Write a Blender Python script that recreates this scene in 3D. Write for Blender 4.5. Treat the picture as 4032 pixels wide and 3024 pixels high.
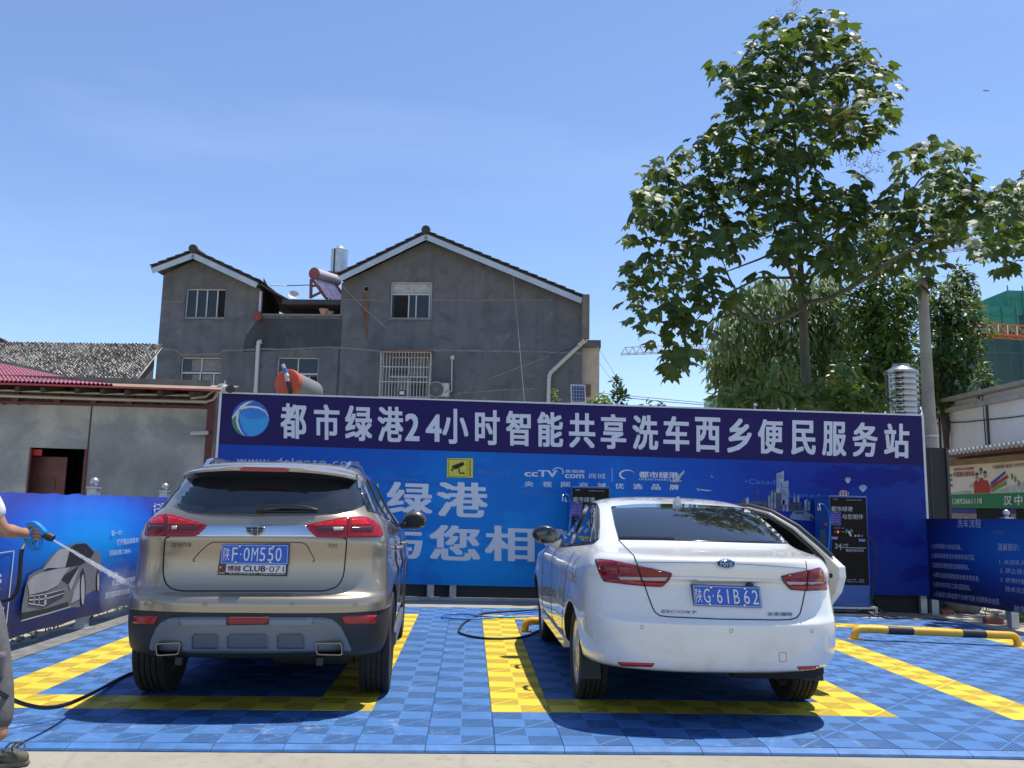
import bpy, bmesh, math, random
import numpy as np
from mathutils import Vector, Matrix, geometry
from mathutils.bvhtree import BVHTree
for o in list(bpy.data.objects): bpy.data.objects.remove(o)
sc = bpy.context.scene
COL = sc.collection
rad = math.radians
RND = random.Random(7)

# ---------------------------------------------------------------- camera
CP = Vector((-0.176, -5.1736, 1.3879)); YAW, PITCH, ROLL, FPX = 0.0453, 0.1444, 0.0192, 3352.0
_f = Vector((math.sin(YAW)*math.cos(PITCH), math.cos(YAW)*math.cos(PITCH), math.sin(PITCH)))
_r = Vector((math.cos(YAW), -math.sin(YAW), 0)); _u = _r.cross(_f)
CR = math.cos(ROLL)*_r + math.sin(ROLL)*_u; CU = -math.sin(ROLL)*_r + math.cos(ROLL)*_u; CF = _f
cam = bpy.data.cameras.new('camera'); camo = bpy.data.objects.new('camera', cam); COL.objects.link(camo)
cam.sensor_fit = 'HORIZONTAL'; cam.sensor_width = 36; cam.lens = 36*FPX/4032; cam.clip_end = 3000; cam.clip_start = 0.05
camo.matrix_world = Matrix(((CR.x, CU.x, -CF.x, CP.x), (CR.y, CU.y, -CF.y, CP.y), (CR.z, CU.z, -CF.z, CP.z), (0, 0, 0, 1)))
sc.camera = camo
# ---------------------------------------------------------------- light
SUN = Vector((0.27, 0.19, 1.0)).normalized()
EL = math.asin(SUN.z); AZ = math.atan2(SUN.x, SUN.y)
w = bpy.data.worlds.new('World'); sc.world = w; w.use_nodes = True
nt = w.node_tree; bg = nt.nodes['Background']
sky = nt.nodes.new('ShaderNodeTexSky'); sky.sky_type = 'NISHITA'; sky.sun_disc = False
sky.sun_elevation = EL; sky.sun_rotation = AZ; sky.altitude = 400; sky.air_density = 1.0; sky.dust_density = 0.25; sky.ozone_density = 4.0
tint = nt.nodes.new('ShaderNodeMix'); tint.data_type = 'RGBA'; tint.blend_type = 'MULTIPLY'; tint.inputs[0].default_value = 1; tint.inputs[7].default_value = (.96, .955, 1.0, 1)
nt.links.new(sky.outputs[0], tint.inputs[6])
tc = nt.nodes.new('ShaderNodeTexCoord'); mp = nt.nodes.new('ShaderNodeMapping'); mp.inputs['Rotation'].default_value = (0, rad(-62), rad(20)); mp.inputs['Scale'].default_value = (1.1, 5.0, 9.0); nt.links.new(tc.outputs['Generated'], mp.inputs[0])
cn = nt.nodes.new('ShaderNodeTexNoise'); cn.inputs['Scale'].default_value = 1.1; cn.inputs['Detail'].default_value = 6; cn.inputs['Roughness'].default_value = .55; nt.links.new(mp.outputs[0], cn.inputs['Vector'])
cr = nt.nodes.new('ShaderNodeValToRGB'); cr.color_ramp.elements[0].position = .52; cr.color_ramp.elements[0].color = (0,0,0,1); cr.color_ramp.elements[1].position = .82; cr.color_ramp.elements[1].color = (.07,.07,.07,1); nt.links.new(cn.outputs[0], cr.inputs[0])
cl = nt.nodes.new('ShaderNodeMix'); cl.data_type = 'RGBA'; nt.links.new(cr.outputs[0], cl.inputs[0]); nt.links.new(tint.outputs[2], cl.inputs[6]); cl.inputs[7].default_value = (6.5, 7.2, 8.2, 1)   # thin high cloud
nt.links.new(cl.outputs[2], bg.inputs[0]); bg.inputs[1].default_value = 0.128
sl = bpy.data.lights.new('sun', 'SUN'); so = bpy.data.objects.new('sun', sl); COL.objects.link(so)
sl.energy = 4.0; sl.angle = rad(0.55); sl.color = (1.0, 0.95, 0.87)
so.rotation_euler = SUN.to_track_quat('Z', 'Y').to_euler(); so.location = (10, 7, 40)
sc.view_settings.view_transform = 'Standard'; sc.view_settings.look = 'None'; sc.view_settings.exposure = 0.58; sc.view_settings.gamma = 1
sc.cycles.max_bounces = 7; sc.cycles.diffuse_bounces = 3; sc.cycles.glossy_bounces = 3; sc.cycles.transparent_max_bounces = 12
sc.cycles.use_denoising = True; sc.cycles.caustics_reflective = False; sc.cycles.caustics_refractive = False

# ---------------------------------------------------------------- pixel (4032 x 3024) to place
def ray(px, py):
    return (CF + CR*((px-2016)/FPX) + CU*((1512-py)/FPX)).normalized()
def gz(x, y=0):                       # the yard sinks gently to the right
    return -0.0033*(min(max(x, 1), 7)-1)**2
def atY(px, py, Y):
    d = ray(px, py); return CP + d*((Y-CP.y)/d.y)
def atZ(px, py, z=0.03):
    d = ray(px, py); p = CP + d*((z-CP.z)/d.z)
    for _ in range(4): p = CP + d*((z+gz(p.x)-CP.z)/d.z)
    return p
class Plane:                          # a vertical plane: origin, angle of its s axis
    def __init__(s, x, y, z, ang):
        s.o = Vector((x, y, z)); s.a = ang; s.s = Vector((math.cos(ang), math.sin(ang), 0)); s.n = Vector((math.sin(ang), -math.cos(ang), 0))
    def L(s, px, py, off=0.0):        # local point (s, -off, z), off towards the viewer's side
        d = ray(px, py); o = s.o + s.n*off; t = (o-CP).dot(s.n)/d.dot(s.n); p = CP + d*t - s.o
        return Vector((p.dot(s.s), -off, p.z))
    def W(s, l): return s.o + s.s*l[0] - s.n*l[1] + Vector((0, 0, l[2]))

# ---------------------------------------------------------------- objects
def wm(o):
    m = o.matrix_basis.copy()
    return wm(o.parent) @ m if o.parent else m
def tag(o, label=None, cat=None, group=None, kind=None):
    if label: o['label'] = label
    if cat: o['category'] = cat
    if group: o['group'] = group
    if kind: o['kind'] = kind
    return o
def empty(name, loc, rz=0, label=None, cat=None, group=None):
    o = bpy.data.objects.new(name, None); COL.objects.link(o); o.location = loc; o.rotation_euler = (0, 0, rz); o.empty_display_size = 0.2
    return tag(o, label, cat, group)
def kids(o): return [c for c in COL.objects if c.parent == o]
def copy_tree(o, parent=None):
    c = o.copy(); COL.objects.link(c)
    if parent: c.parent = parent
    for k in list(kids(o)): copy_tree(k, c)
    return c
class MB:
    def __init__(s): s.v = []; s.f = []; s.m = []; s.mi = 0
    def add(s, vs, fs):
        b = len(s.v); s.v += [Vector(v) for v in vs]; s.f += [tuple(i+b for i in f) for f in fs]; s.m += [s.mi]*len(fs); return s
    def mat(s, i): s.mi = i; return s
    def box(s, a, b):
        x0, y0, z0 = a; x1, y1, z1 = b
        return s.add([(x0,y0,z0),(x1,y0,z0),(x1,y1,z0),(x0,y1,z0),(x0,y0,z1),(x1,y0,z1),(x1,y1,z1),(x0,y1,z1)],
                     [(0,3,2,1),(4,5,6,7),(0,1,5,4),(1,2,6,5),(2,3,7,6),(3,0,4,7)])
    def obox(s, c, size, M):
        h = Vector(size)/2; vs = [Vector(c) + M @ Vector((i*h.x, j*h.y, k*h.z)) for k in (-1,1) for j in (-1,1) for i in (-1,1)]
        return s.add(vs, [(0,2,3,1),(4,5,7,6),(0,1,5,4),(1,3,7,5),(3,2,6,7),(2,0,4,6)])
    def bar(s, a, b, w, h=None, up=(0,0,1)):
        a = Vector(a); b = Vector(b); d = (b-a); L = d.length; d.normalize(); h = h or w
        u = Vector(up)
        if abs(d.dot(u)) > .98: u = Vector((0,1,0))
        x = d.cross(u).normalized(); u = x.cross(d)
        M = Matrix((x, d, u)).transposed()
        return s.obox((a+b)/2, (w, L, h), M)
    def tube(s, pts, r, n=8, cap=True):
        pts = [Vector(p) for p in pts]; N = len(pts); rs = r if isinstance(r, (list, tuple)) else [r]*N
        vs = []; fs = []; prev = None
        for i, p in enumerate(pts):
            t = (pts[min(i+1, N-1)]-pts[max(i-1, 0)]).normalized()
            if prev is None:
                u = Vector((0,0,1)) if abs(t.z) < .9 else Vector((1,0,0)); x = t.cross(u).normalized()
            else: x = (prev - t*prev.dot(t)).normalized()
            prev = x; y = t.cross(x)
            vs += [p + x*(rs[i]*math.cos(2*math.pi*k/n)) + y*(rs[i]*math.sin(2*math.pi*k/n)) for k in range(n)]
        for i in range(N-1):
            for k in range(n):
                k2 = (k+1) % n; fs.append((i*n+k, i*n+k2, (i+1)*n+k2, (i+1)*n+k))
        if cap: fs += [tuple(range(n-1, -1, -1)), tuple((N-1)*n+k for k in range(n))]
        return s.add(vs, fs)
    def lathe(s, prof, n=24, M=None, cap=True):      # prof (r, h) about local z, M places it
        M = M or Matrix(); vs = [M @ Vector((r*math.cos(2*math.pi*k/n), r*math.sin(2*math.pi*k/n), h)) for r, h in prof for k in range(n)]
        fs = [(i*n+k, i*n+(k+1) % n, (i+1)*n+(k+1) % n, (i+1)*n+k) for i in range(len(prof)-1) for k in range(n)]
        if cap: fs += [tuple(range(n-1, -1, -1)), tuple((len(prof)-1)*n+k for k in range(n))]
        return s.add(vs, fs)
    def prism(s, poly, ext):                          # planar polygon of 3D points pushed by ext
        poly = [Vector(p) for p in poly]; e = Vector(ext); n = len(poly)
        nrm = Vector((0,0,0))
        for i in range(n): nrm += poly[i].cross(poly[(i+1) % n])
        tris = geometry.tessellate_polygon([poly])
        fs = []
        for t in tris:
            a, b, c = t
            if (poly[b]-poly[a]).cross(poly[c]-poly[a]).dot(nrm) < 0: t = (a, c, b)
            fs.append(tuple(t)); fs.append((t[0]+n, t[2]+n, t[1]+n))
        flip = nrm.dot(e) > 0
        if flip: fs = [tuple(reversed(f)) for f in fs]
        for i in range(n):
            j = (i+1) % n; fs.append((i, j, j+n, i+n) if flip else (j, i, i+n, j+n))
        return s.add(poly + [p+e for p in poly], fs)
    def sheet(s, poly):
        poly = [Vector(p) for p in poly]; return s.add(poly, [tuple(t) for t in geometry.tessellate_polygon([poly])])
    def ball(s, c, r, n=12, sc_=(1,1,1)):
        m = max(4, n//2); prof = [(max(1e-4, math.sin(math.pi*i/m))*r, -math.cos(math.pi*i/m)*r) for i in range(m+1)]
        return s.lathe(prof, n, Matrix.Translation(c) @ Matrix.Diagonal((*sc_, 1)), cap=False)
    def build(s, name, mats, parent=None, smooth=None, local=False, bevel=0):
        vs = s.v; org = Vector((0,0,0))
        if parent is not None and not local:
            inv = wm(parent).inverted(); vs = [inv @ v for v in vs]
        elif parent is None:
            xs = [v.x for v in vs]; ys = [v.y for v in vs]; zs = [v.z for v in vs]
            org = Vector(((min(xs)+max(xs))/2, (min(ys)+max(ys))/2, min(zs))); vs = [v-org for v in vs]
        me = bpy.data.meshes.new(name); me.from_pydata([tuple(v) for v in vs], [], s.f)
        mats = mats if isinstance(mats, (list, tuple)) else [mats]
        for m in mats: me.materials.append(m)
        if len(mats) > 1: me.polygons.foreach_set('material_index', s.m)
        o = bpy.data.objects.new(name, me); COL.objects.link(o); o.location = org
        if parent is not None: o.parent = parent
        if smooth is not None: shade(me, smooth)
        if bevel:
            b = o.modifiers.new('bevel', 'BEVEL'); b.width = bevel; b.segments = 2; b.limit_method = 'ANGLE'; b.angle_limit = rad(40)
        return o
def shade(me, ang=35):
    me.polygons.foreach_set('use_smooth', [True]*len(me.polygons))
    try: me.set_sharp_from_angle(angle=rad(ang))
    except Exception: pass
def RM(ax, deg): return Matrix.Rotation(rad(deg), 3, ax)
def RM4(ax, deg): return Matrix.Rotation(rad(deg), 4, ax)

# ---------------------------------------------------------------- materials
def lin(r, g, b): return tuple((c/12.92 if c <= .04045 else ((c+.055)/1.055)**2.4) for c in (r, g, b))
class NT:
    def __init__(s, name):
        s.m = bpy.data.materials.new(name); s.m.use_nodes = True; s.t = s.m.node_tree; s.b = s.t.nodes['Principled BSDF']
    def n(s, typ, **kw):
        o = s.t.nodes.new(typ)
        for k, v in kw.items():
            if k in o.inputs.keys(): o.inputs[k].default_value = v
            else: setattr(o, k, v)
        return o
    def l(s, a, b): s.t.links.new(a, b)
    def coord(s, scale=(1,1,1), kind='Object'):
        c = s.n('ShaderNodeTexCoord'); m = s.n('ShaderNodeMapping'); m.inputs['Scale'].default_value = scale; s.l(c.outputs[kind], m.inputs[0]); return m.outputs[0]
    def noise(s, vec, scale, detail=4, rough=.55, dist=0):
        o = s.n('ShaderNodeTexNoise'); o.inputs['Scale'].default_value = scale; o.inputs['Detail'].default_value = detail; o.inputs['Roughness'].default_value = rough; o.inputs['Distortion'].default_value = dist
        s.l(vec, o.inputs['Vector']); return o.outputs[0]
    def ramp(s, fac, stops, interp='LINEAR'):
        o = s.n('ShaderNodeValToRGB'); e = o.color_ramp.elements; o.color_ramp.interpolation = interp
        while len(e) < len(stops): e.new(.5)
        for i, (p, c) in enumerate(stops): e[i].position = p; e[i].color = (*c, 1) if len(c) == 3 else c
        s.l(fac, o.inputs[0]); return o.outputs[0]
    def math(s, op, a, b=None, c=None):
        o = s.n('ShaderNodeMath', operation=op)
        for i, x in enumerate((a, b, c)):
            if x is None: continue
            if isinstance(x, (int, float)): o.inputs[i].default_value = x
            else: s.l(x, o.inputs[i])
        return o.outputs[0]
    def mix(s, fac, a, b, blend='MIX'):
        o = s.n('ShaderNodeMix', data_type='RGBA', blend_type=blend)
        for i, x in ((0, fac), (6, a), (7, b)):
            if isinstance(x, (int, float)): o.inputs[i].default_value = x
            elif isinstance(x, tuple): o.inputs[i].default_value = (*x, 1)
            else: s.l(x, o.inputs[i])
        return o.outputs[2]
    def bump(s, h, strength=.3, dist=.01):
        o = s.n('ShaderNodeBump'); o.inputs['Strength'].default_value = strength; o.inputs['Distance'].default_value = dist; s.l(h, o.inputs['Height']); s.l(o.outputs[0], s.b.inputs['Normal'])
    def set(s, **kw):
        for k, v in kw.items(): s.b.inputs[k.replace('_', ' ')].default_value = (*v, 1) if isinstance(v, tuple) and len(v) == 3 else v
        return s
MATS = {}
def mt(name, col, rough=.6, metal=0, var=.0, scale=3, bump=0, bscale=40, coat=0, spec=.5, rvar=0):
    if name in MATS: return MATS[name]
    k = NT(name); k.set(Base_Color=col, Roughness=rough, Metallic=metal, Coat_Weight=coat, Specular_IOR_Level=spec)
    if coat: k.set(Coat_Roughness=.04)
    if var or bump or rvar:
        v = k.coord()
        if var or rvar:
            nz = k.noise(v, scale, 5, .6)
            if var: k.l(k.ramp(nz, [(.3, tuple(c*(1-var) for c in col)), (.7, tuple(min(1, c*(1+var)) for c in col))]), k.b.inputs['Base Color'])
            if rvar: k.l(k.math('ADD', k.math('MULTIPLY', nz, rvar), rough-rvar/2), k.b.inputs['Roughness'])
        if bump: k.bump(k.noise(v, bscale, 3), bump)
    MATS[name] = k.m; return k.m
# ================================================================ ground, mat
def m_concrete():
    k = NT('concrete'); v = k.coord()
    a = k.noise(v, .9, 6, .62); b = k.noise(v, 9, 6, .7); c = k.noise(v, 60, 3, .6)
    col = k.ramp(a, [(.3, (.27,.245,.19)), (.55, (.32,.29,.23)), (.75, (.355,.33,.275))])
    col = k.mix(k.ramp(b, [(.36, (.55,.55,.55)), (.47, (0,0,0))]), col, (.23,.205,.165))
    col = k.mix(k.ramp(c, [(.3, (.35,)*3), (.5, (0,)*3)]), col, (.25,.23,.19))
    cr = k.n('ShaderNodeTexVoronoi', feature='DISTANCE_TO_EDGE'); cr.inputs['Scale'].default_value = .32
    k.l(k.mix(.12, v, k.n('ShaderNodeTexNoise').outputs[1]), cr.inputs['Vector'])
    col = k.mix(k.ramp(cr.outputs[0], [(.0, (.55,)*3), (.006, (0,)*3)]), col, (.25,.23,.19))
    k.l(col, k.b.inputs['Base Color']); k.set(Roughness=.9); k.bump(k.math('ADD', b, c), .25, .01); return k.m
def m_earth():
    k = NT('earth'); v = k.coord()
    a = k.noise(v, 1.3, 6, .6); c = k.noise(v, 45, 4, .7)
    col = k.ramp(a, [(.35, (.33,.28,.19)), (.6, (.46,.40,.29)), (.75, (.40,.36,.22))])
    col = k.mix(k.ramp(c, [(.42, (.7,)*3), (.52, (0,)*3)]), col, (.23,.20,.13))
    k.l(col, k.b.inputs['Base Color']); k.set(Roughness=.95); k.bump(c, .6, .02); return k.m
M_CON = m_concrete(); M_EARTH = m_earth()
def sheet_grid(name, xs, ys, dz, mat, kind='structure'):
    b = MB(); nx = len(xs); b.add([(x, y, gz(x)+dz) for y in ys for x in xs], [(j*nx+i, j*nx+i+1, (j+1)*nx+i+1, (j+1)*nx+i) for j in range(len(ys)-1) for i in range(nx-1)])
    return tag(b.build(name, mat, smooth=60), kind=kind)
sheet_grid('ground', [-1500,-200,-40,-10,-4.3,0]+[1+.5*i for i in range(13)]+[9,15,50,300,1500], [-300,-40,-8,0,4,8,12,30,120,1500], -.012, M_EARTH)
sheet_grid('pavement', [-30,-12,-5,-2,0]+[1+.5*i for i in range(13)]+[9,14,30], [-14,-6,-3,-1,-.02], -.004, M_CON)
sheet_grid('pavement', [-4.09,-2,0]+[1+.5*i for i in range(12)]+[6.92], [-.02,2,4,7.93], -.004, M_CON)
M_GREY = mt('grey_mortar', (.16,.155,.145), .95, var=.35, scale=6, bump=.6, bscale=30)
b = MB(); n = 40; pa = []; pb = []
for i in range(n+1):
    y = -.1 + 8*i/n; pa.append((-4.085, y, .004)); pb.append((-4.50-.10*math.sin(i*.9)*math.sin(i*.37+1)-.05*RND.random(), y, .002))
b.add(pa+pb, [(i, i+1, n+2+i, n+1+i) for i in range(n)])
tag(b.build('mortar_strip', M_GREY), kind='structure')

def m_tile(name, col, hi):
    k = NT(name); c = k.n('ShaderNodeTexCoord'); sp = k.n('ShaderNodeSeparateXYZ'); k.l(c.outputs['Object'], sp.inputs[0])
    x, y = sp.outputs[0], sp.outputs[1]
    fx = k.math('FLOOR', k.math('DIVIDE', x, .2)); fy = k.math('FLOOR', k.math('DIVIDE', y, .2))
    par = k.math('ABSOLUTE', k.math('MODULO', k.math('ADD', fx, fy), 2.0))
    # parity 0 or 1
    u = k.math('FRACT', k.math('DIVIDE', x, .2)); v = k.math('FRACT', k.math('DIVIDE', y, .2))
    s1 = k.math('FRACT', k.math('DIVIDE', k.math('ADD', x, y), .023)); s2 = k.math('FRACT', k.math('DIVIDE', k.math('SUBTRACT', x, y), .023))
    # slots between the ribs: their shade painted in, strong on alternate squares, faint elsewhere
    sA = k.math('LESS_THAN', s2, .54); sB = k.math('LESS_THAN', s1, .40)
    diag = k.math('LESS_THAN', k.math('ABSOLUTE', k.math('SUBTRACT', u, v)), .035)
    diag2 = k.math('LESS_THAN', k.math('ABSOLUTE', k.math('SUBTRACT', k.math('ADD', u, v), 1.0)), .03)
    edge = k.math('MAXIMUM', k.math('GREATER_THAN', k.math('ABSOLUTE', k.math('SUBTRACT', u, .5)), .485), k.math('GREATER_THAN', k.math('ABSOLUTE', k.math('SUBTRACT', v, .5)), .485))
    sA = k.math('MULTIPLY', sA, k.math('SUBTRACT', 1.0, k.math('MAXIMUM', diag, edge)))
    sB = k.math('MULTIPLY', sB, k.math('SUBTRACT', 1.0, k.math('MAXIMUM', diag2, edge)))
    slot_shade = k.math('ADD', k.math('MULTIPLY', sA, par), k.math('MULTIPLY', k.math('MULTIPLY', sB, k.math('SUBTRACT', 1.0, par)), .16))
    vec = k.coord(); nz = k.noise(vec, 1.1, 5, .65); nf = k.noise(vec, 14, 5, .7)
    base = k.mix(nz, tuple(q*.82 for q in col), tuple(min(1, q*1.12) for q in col))
    base = k.mix(slot_shade, base, tuple(q*.2 for q in col))
    gr = k.math('MULTIPLY', k.ramp(nf, [(.55, (0,)*3), (.72, (1,)*3)]), k.ramp(k.noise(vec, .8, 3), [(.42, (.05,)*3), (.7, (.75,)*3)]))
    base = k.mix(gr, base, (.42,.42,.44)); base = k.mix(k.ramp(nz, [(.25, (.25,)*3), (.5, (0,)*3)]), base, tuple(q*.55+.03 for q in col))
    k.l(base, k.b.inputs['Base Color']); k.set(Specular_IOR_Level=.25)
    wet = k.ramp(k.noise(vec, .55, 4, .6), [(.33, (1,)*3), (.43, (0,)*3)]); k.l(k.math('SUBTRACT', k.math('ADD', .48, k.math('MULTIPLY', nf, .3)), k.math('MULTIPLY', wet, .38)), k.b.inputs['Roughness']); k.l(k.mix(k.math('MULTIPLY', wet, .35), base, tuple(q*.5 for q in col)), k.b.inputs['Base Color'])
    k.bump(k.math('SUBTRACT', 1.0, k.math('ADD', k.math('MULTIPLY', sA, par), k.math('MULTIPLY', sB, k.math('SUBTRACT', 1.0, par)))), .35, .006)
    return k.m
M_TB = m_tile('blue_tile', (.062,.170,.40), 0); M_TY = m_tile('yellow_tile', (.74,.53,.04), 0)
M_GAP = mt('tile_gap', (.008,.02,.07), .8)
b = MB(); T = .4; BAYS = ((-9, -2), (0, 7), (9, 16))
def is_yel(i, j):
    for a, c in BAYS:
        if a <= i < c and 2 <= j < 15 and (i in (a, c-1) or j in (2, 14)): return True
    return False
for i in range(-10, 17):
    for j in range(17):
        x0, y0 = i*T, j*T; g = .0012; e = .0035; t = [RND.uniform(-.0016, .0016) for _ in range(4)]
        P = [(x0+g, y0+g), (x0+T-g, y0+g), (x0+T-g, y0+T-g), (x0+g, y0+T-g)]
        I = [(x0+e, y0+e), (x0+T-e, y0+e), (x0+T-e, y0+T-e), (x0+e, y0+T-e)]
        vs = [(x, y, gz(x)+.004) for x, y in P] + [(x, y, gz(x)+.026) for x, y in P] + [(x, y, gz(x)+.030+t[q]) for q, (x, y) in enumerate(I)]
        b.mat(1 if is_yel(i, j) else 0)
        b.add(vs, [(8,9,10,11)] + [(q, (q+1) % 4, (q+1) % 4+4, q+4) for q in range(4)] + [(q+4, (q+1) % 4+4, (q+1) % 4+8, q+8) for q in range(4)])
    x0 = i*T; g = .002; b.mat(0)
    A = [(x0+g, -.001), (x0+T-g, -.001)]; F = [(x0+g, -.062), (x0+T-g, -.062)]
    vs = [(x, y, gz(x)+.027) for x, y in A] + [(x, y, gz(x)+.012) for x, y in F] + [(x, y-.006, gz(x)) for x, y in F] + [(x, y, gz(x)) for x, y in A]
    b.mat(2).add(vs, [(0,2,3,1), (2,4,5,3), (0,6,4,2), (1,3,5,7)])
M_RAMP = mt('ramp_blue', (.055,.16,.37), .5, var=.25, scale=8, bump=.1)
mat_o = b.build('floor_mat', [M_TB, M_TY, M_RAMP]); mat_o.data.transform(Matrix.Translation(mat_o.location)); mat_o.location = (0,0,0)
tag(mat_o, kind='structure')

# ---- wheel stops
M_SY = mt('stop_yellow', (.75,.40,.02), .38, var=.15, scale=6, bump=.05, coat=.2); M_SK = mt('stop_black', (.02,.02,.022), .5, var=.3, bump=.1)
def wheel_stop(x0, x1, y, label):
    z0 = .03; h = .118; r = .043; g0, g1 = gz(x0), gz(x1)
    root = empty('wheel_stop', ((x0+x1)/2, y, z0+(g0+g1)/2), 0, label, 'wheel stop', 'wheel stops at the head of the bays')
    def arch():
        p = [(x0, y, z0+g0), (x0, y, z0+g0+.043)]
        for k in range(1, 6): a = k/5*math.pi/2; p.append((x0+.075*(1-math.cos(a)), y, z0+g0+.043+.075*math.sin(a)))
        q = [(x1, y, z0+g1), (x1, y, z0+g1+.043)]
        for k in range(1, 6): a = k/5*math.pi/2; q.append((x1-.075*(1-math.cos(a)), y, z0+g1+.043+.075*math.sin(a)))
        return p + q[::-1]
    b = MB(); b.tube(arch(), r, 14); b.build('pipe', M_SY, root, smooth=50)
    L = x1-x0
    for f0, f1 in ((.20, .355), (.655, .80)):
        b = MB(); b.tube([(x0+L*f, y, z0+h+g0+(g1-g0)*f) for f in (f0, f1)], r+.0025, 14); b.build('black_band', M_SK, root, smooth=50)
    for x, g in ((x0, g0), (x1, g1)):
        b = MB(); b.box((x-.075, y-.06, z0+g), (x+.075, y+.06, z0+g+.008)); 
        for sx in (-.06, .06): b.lathe([(.009, 0), (.009, .012), (.001, .013)], 8, Matrix.Translation((x+sx, y-.03, z0+g+.008)))
        b.build('base_plate', M_SY, root)
wheel_stop(.46, 2.4, 4.55, 'yellow and black pipe wheel stop mostly hidden behind the white sedan wheel')
wheel_stop(4.17, 6.05, 4.50, 'long yellow and black pipe wheel stop in the empty right bay')
# ================================================================ lettering
_TC = {}
def glyphs(body, space=1.0):
    key = (body, space)
    if key not in _TC:
        cu = bpy.data.curves.new('lettering', 'FONT'); cu.body = body; cu.resolution_u = 3; cu.space_character = space
        o = bpy.data.objects.new('lettering', cu); COL.objects.link(o)
        dg = bpy.context.evaluated_depsgraph_get(); me = bpy.data.meshes.new_from_object(o.evaluated_get(dg))
        vs = [v.co.copy() for v in me.vertices]; fs = [tuple(p.vertices) for p in me.polygons]
        bpy.data.objects.remove(o); bpy.data.curves.remove(cu); bpy.data.meshes.remove(me)
        x0 = min(v.x for v in vs); x1 = max(v.x for v in vs); y0 = min(v.y for v in vs); y1 = max(v.y for v in vs)
        _TC[key] = ([((v.x-x0)/(x1-x0), (v.y-y0)/max(1e-6, y1-y0)) for v in vs], fs, x1-x0, y1-y0)
    return _TC[key]
def put(b, body, bl, br, tr, tl, bold=0.0, space=1.0):          # corners in 3D: bottom left, bottom right, top right, top left
    uv, fs, W, H = glyphs(body, space); bl, br, tr, tl = map(Vector, (bl, br, tr, tl))
    nrm = (br-bl).cross(tl-bl).normalized()
    du, dv = (bold/W if bold > .008 else 0), (bold/H if bold > .008 else 0)
    cps = [(0, 0)] if not du else [(0, 0), (-1, -.6), (1, -.6), (-1, .6), (1, .6)]
    if bold >= .035: cps += [(-1, 0), (1, 0), (0, -.8), (0, .8)]
    for q, (cu_, cv_) in enumerate(cps):
        sx = 1/(1+2*du); sy = 1/(1+1.2*dv); e = nrm*(.0004*q)
        pts = [((u+du+cu_*du)*sx, (v+.6*dv+cv_*dv)*sy) for u, v in uv]
        b.add([(bl*(1-u)+br*u)*(1-v) + (tl*(1-u)+tr*u)*v + e for u, v in pts], fs)
def putpx(b, body, pl, xl, ytl, ybl, xr, ytr, ybr, off, bold=0.0, space=1.0):
    put(b, body, pl.L(xl, ybl, off), pl.L(xr, ybr, off), pl.L(xr, ytr, off), pl.L(xl, ytl, off), bold, space)
def disc(pl, cx, cy, rx, ry, off, n=28): return [pl.L(cx+rx*math.cos(2*math.pi*k/n), cy+ry*math.sin(2*math.pi*k/n), off) for k in range(n)]
def polypx(pl, pts, off): return [pl.L(x, y, off) for x, y in pts]
M_WHT = mt('print_white', (.62,.64,.70), .5); M_PALE = mt('print_pale', (.30,.42,.62), .5)

# ================================================================ billboard
BP = Plane(1.45, 8.0, 0, 0)
k = NT('print_backdrop'); c = k.n('ShaderNodeTexCoord'); sp = k.n('ShaderNodeSeparateXYZ'); k.l(c.outputs['Object'], sp.inputs[0])
gx = k.ramp(k.math('DIVIDE', k.math('ADD', sp.outputs[0], 5.6), 11.2), [(0, (.010,.06,.38)), (.2, (.006,.17,.60)), (.36, (.005,.27,.70)), (.55, (.006,.22,.66)), (.70, (.008,.085,.46)), (.82, (.008,.026,.28)), (1, (.008,.018,.21))])
gzr = k.ramp(k.math('DIVIDE', sp.outputs[2], 2.3), [(.05, (.85,.95,.95)), (.45, (1,1,1)), (.95, (.75,.62,.82))])
col = k.mix(1.0, gx, gzr, 'MULTIPLY')
mp = k.noise(k.coord((.55,1,1.0)), 1.1, 7, .62)
col = k.mix(k.ramp(mp, [(.47, (0,)*3), (.50, (.32,)*3), (.62, (.32,)*3), (.66, (0,)*3)]), col, (.012,.075,.40))
k.l(col, k.b.inputs['Base Color']); k.set(Roughness=.5, Specular_IOR_Level=.2); k.bump(k.noise(k.coord((1,1,.5)), 2.2, 3), .25, .03); M_BACK = k.m
M_PURP = mt('print_purple', (.018,.010,.095), .5, var=.08, scale=2, spec=.2)
M_FRAME = mt('white_metal', (.62,.63,.64), .4, var=.06); M_STEEL = mt('galvanised', (.42,.44,.45), .42, .55, var=.18, scale=7)
M_DARK = mt('dark_sheet', (.022,.023,.026), .65, var=.3, scale=3)
bb = empty('billboard', BP.o, 0, 'wide blue and purple car wash backdrop with white lettering', 'billboard')
TL = BP.L(875, 1546); TR = BP.L(3627, 1635); SL = (TR.z-TL.z)/(TR.x-TL.x)
x0, x1 = TL.x, TR.x
zt = lambda x: TL.z + SL*(x-x0)
zb = lambda x: BP.L(1604, 2300).z + SL*(x-BP.L(1604, 2300).x)
zs = lambda x: BP.L(853, 1748).z + (BP.L(3633, 1832).z-BP.L(853, 1748).z)*(x-BP.L(853, 1748).x)/(BP.L(3633, 1832).x-BP.L(853, 1748).x)
def slab(x0, x1, za, zc, y0, y1, n=1):
    b = MB()
    for i in range(n):
        a, c = x0+(x1-x0)*i/n, x0+(x1-x0)*(i+1)/n
        b.add([(a,y0,za(a)),(c,y0,za(c)),(c,y1,za(c)),(a,y1,za(a)),(a,y0,zc(a)),(c,y0,zc(c)),(c,y1,zc(c)),(a,y1,zc(a))], [(0,3,2,1),(4,5,6,7),(0,1,5,4),(1,2,6,5),(2,3,7,6),(3,0,4,7)])
    return b
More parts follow.
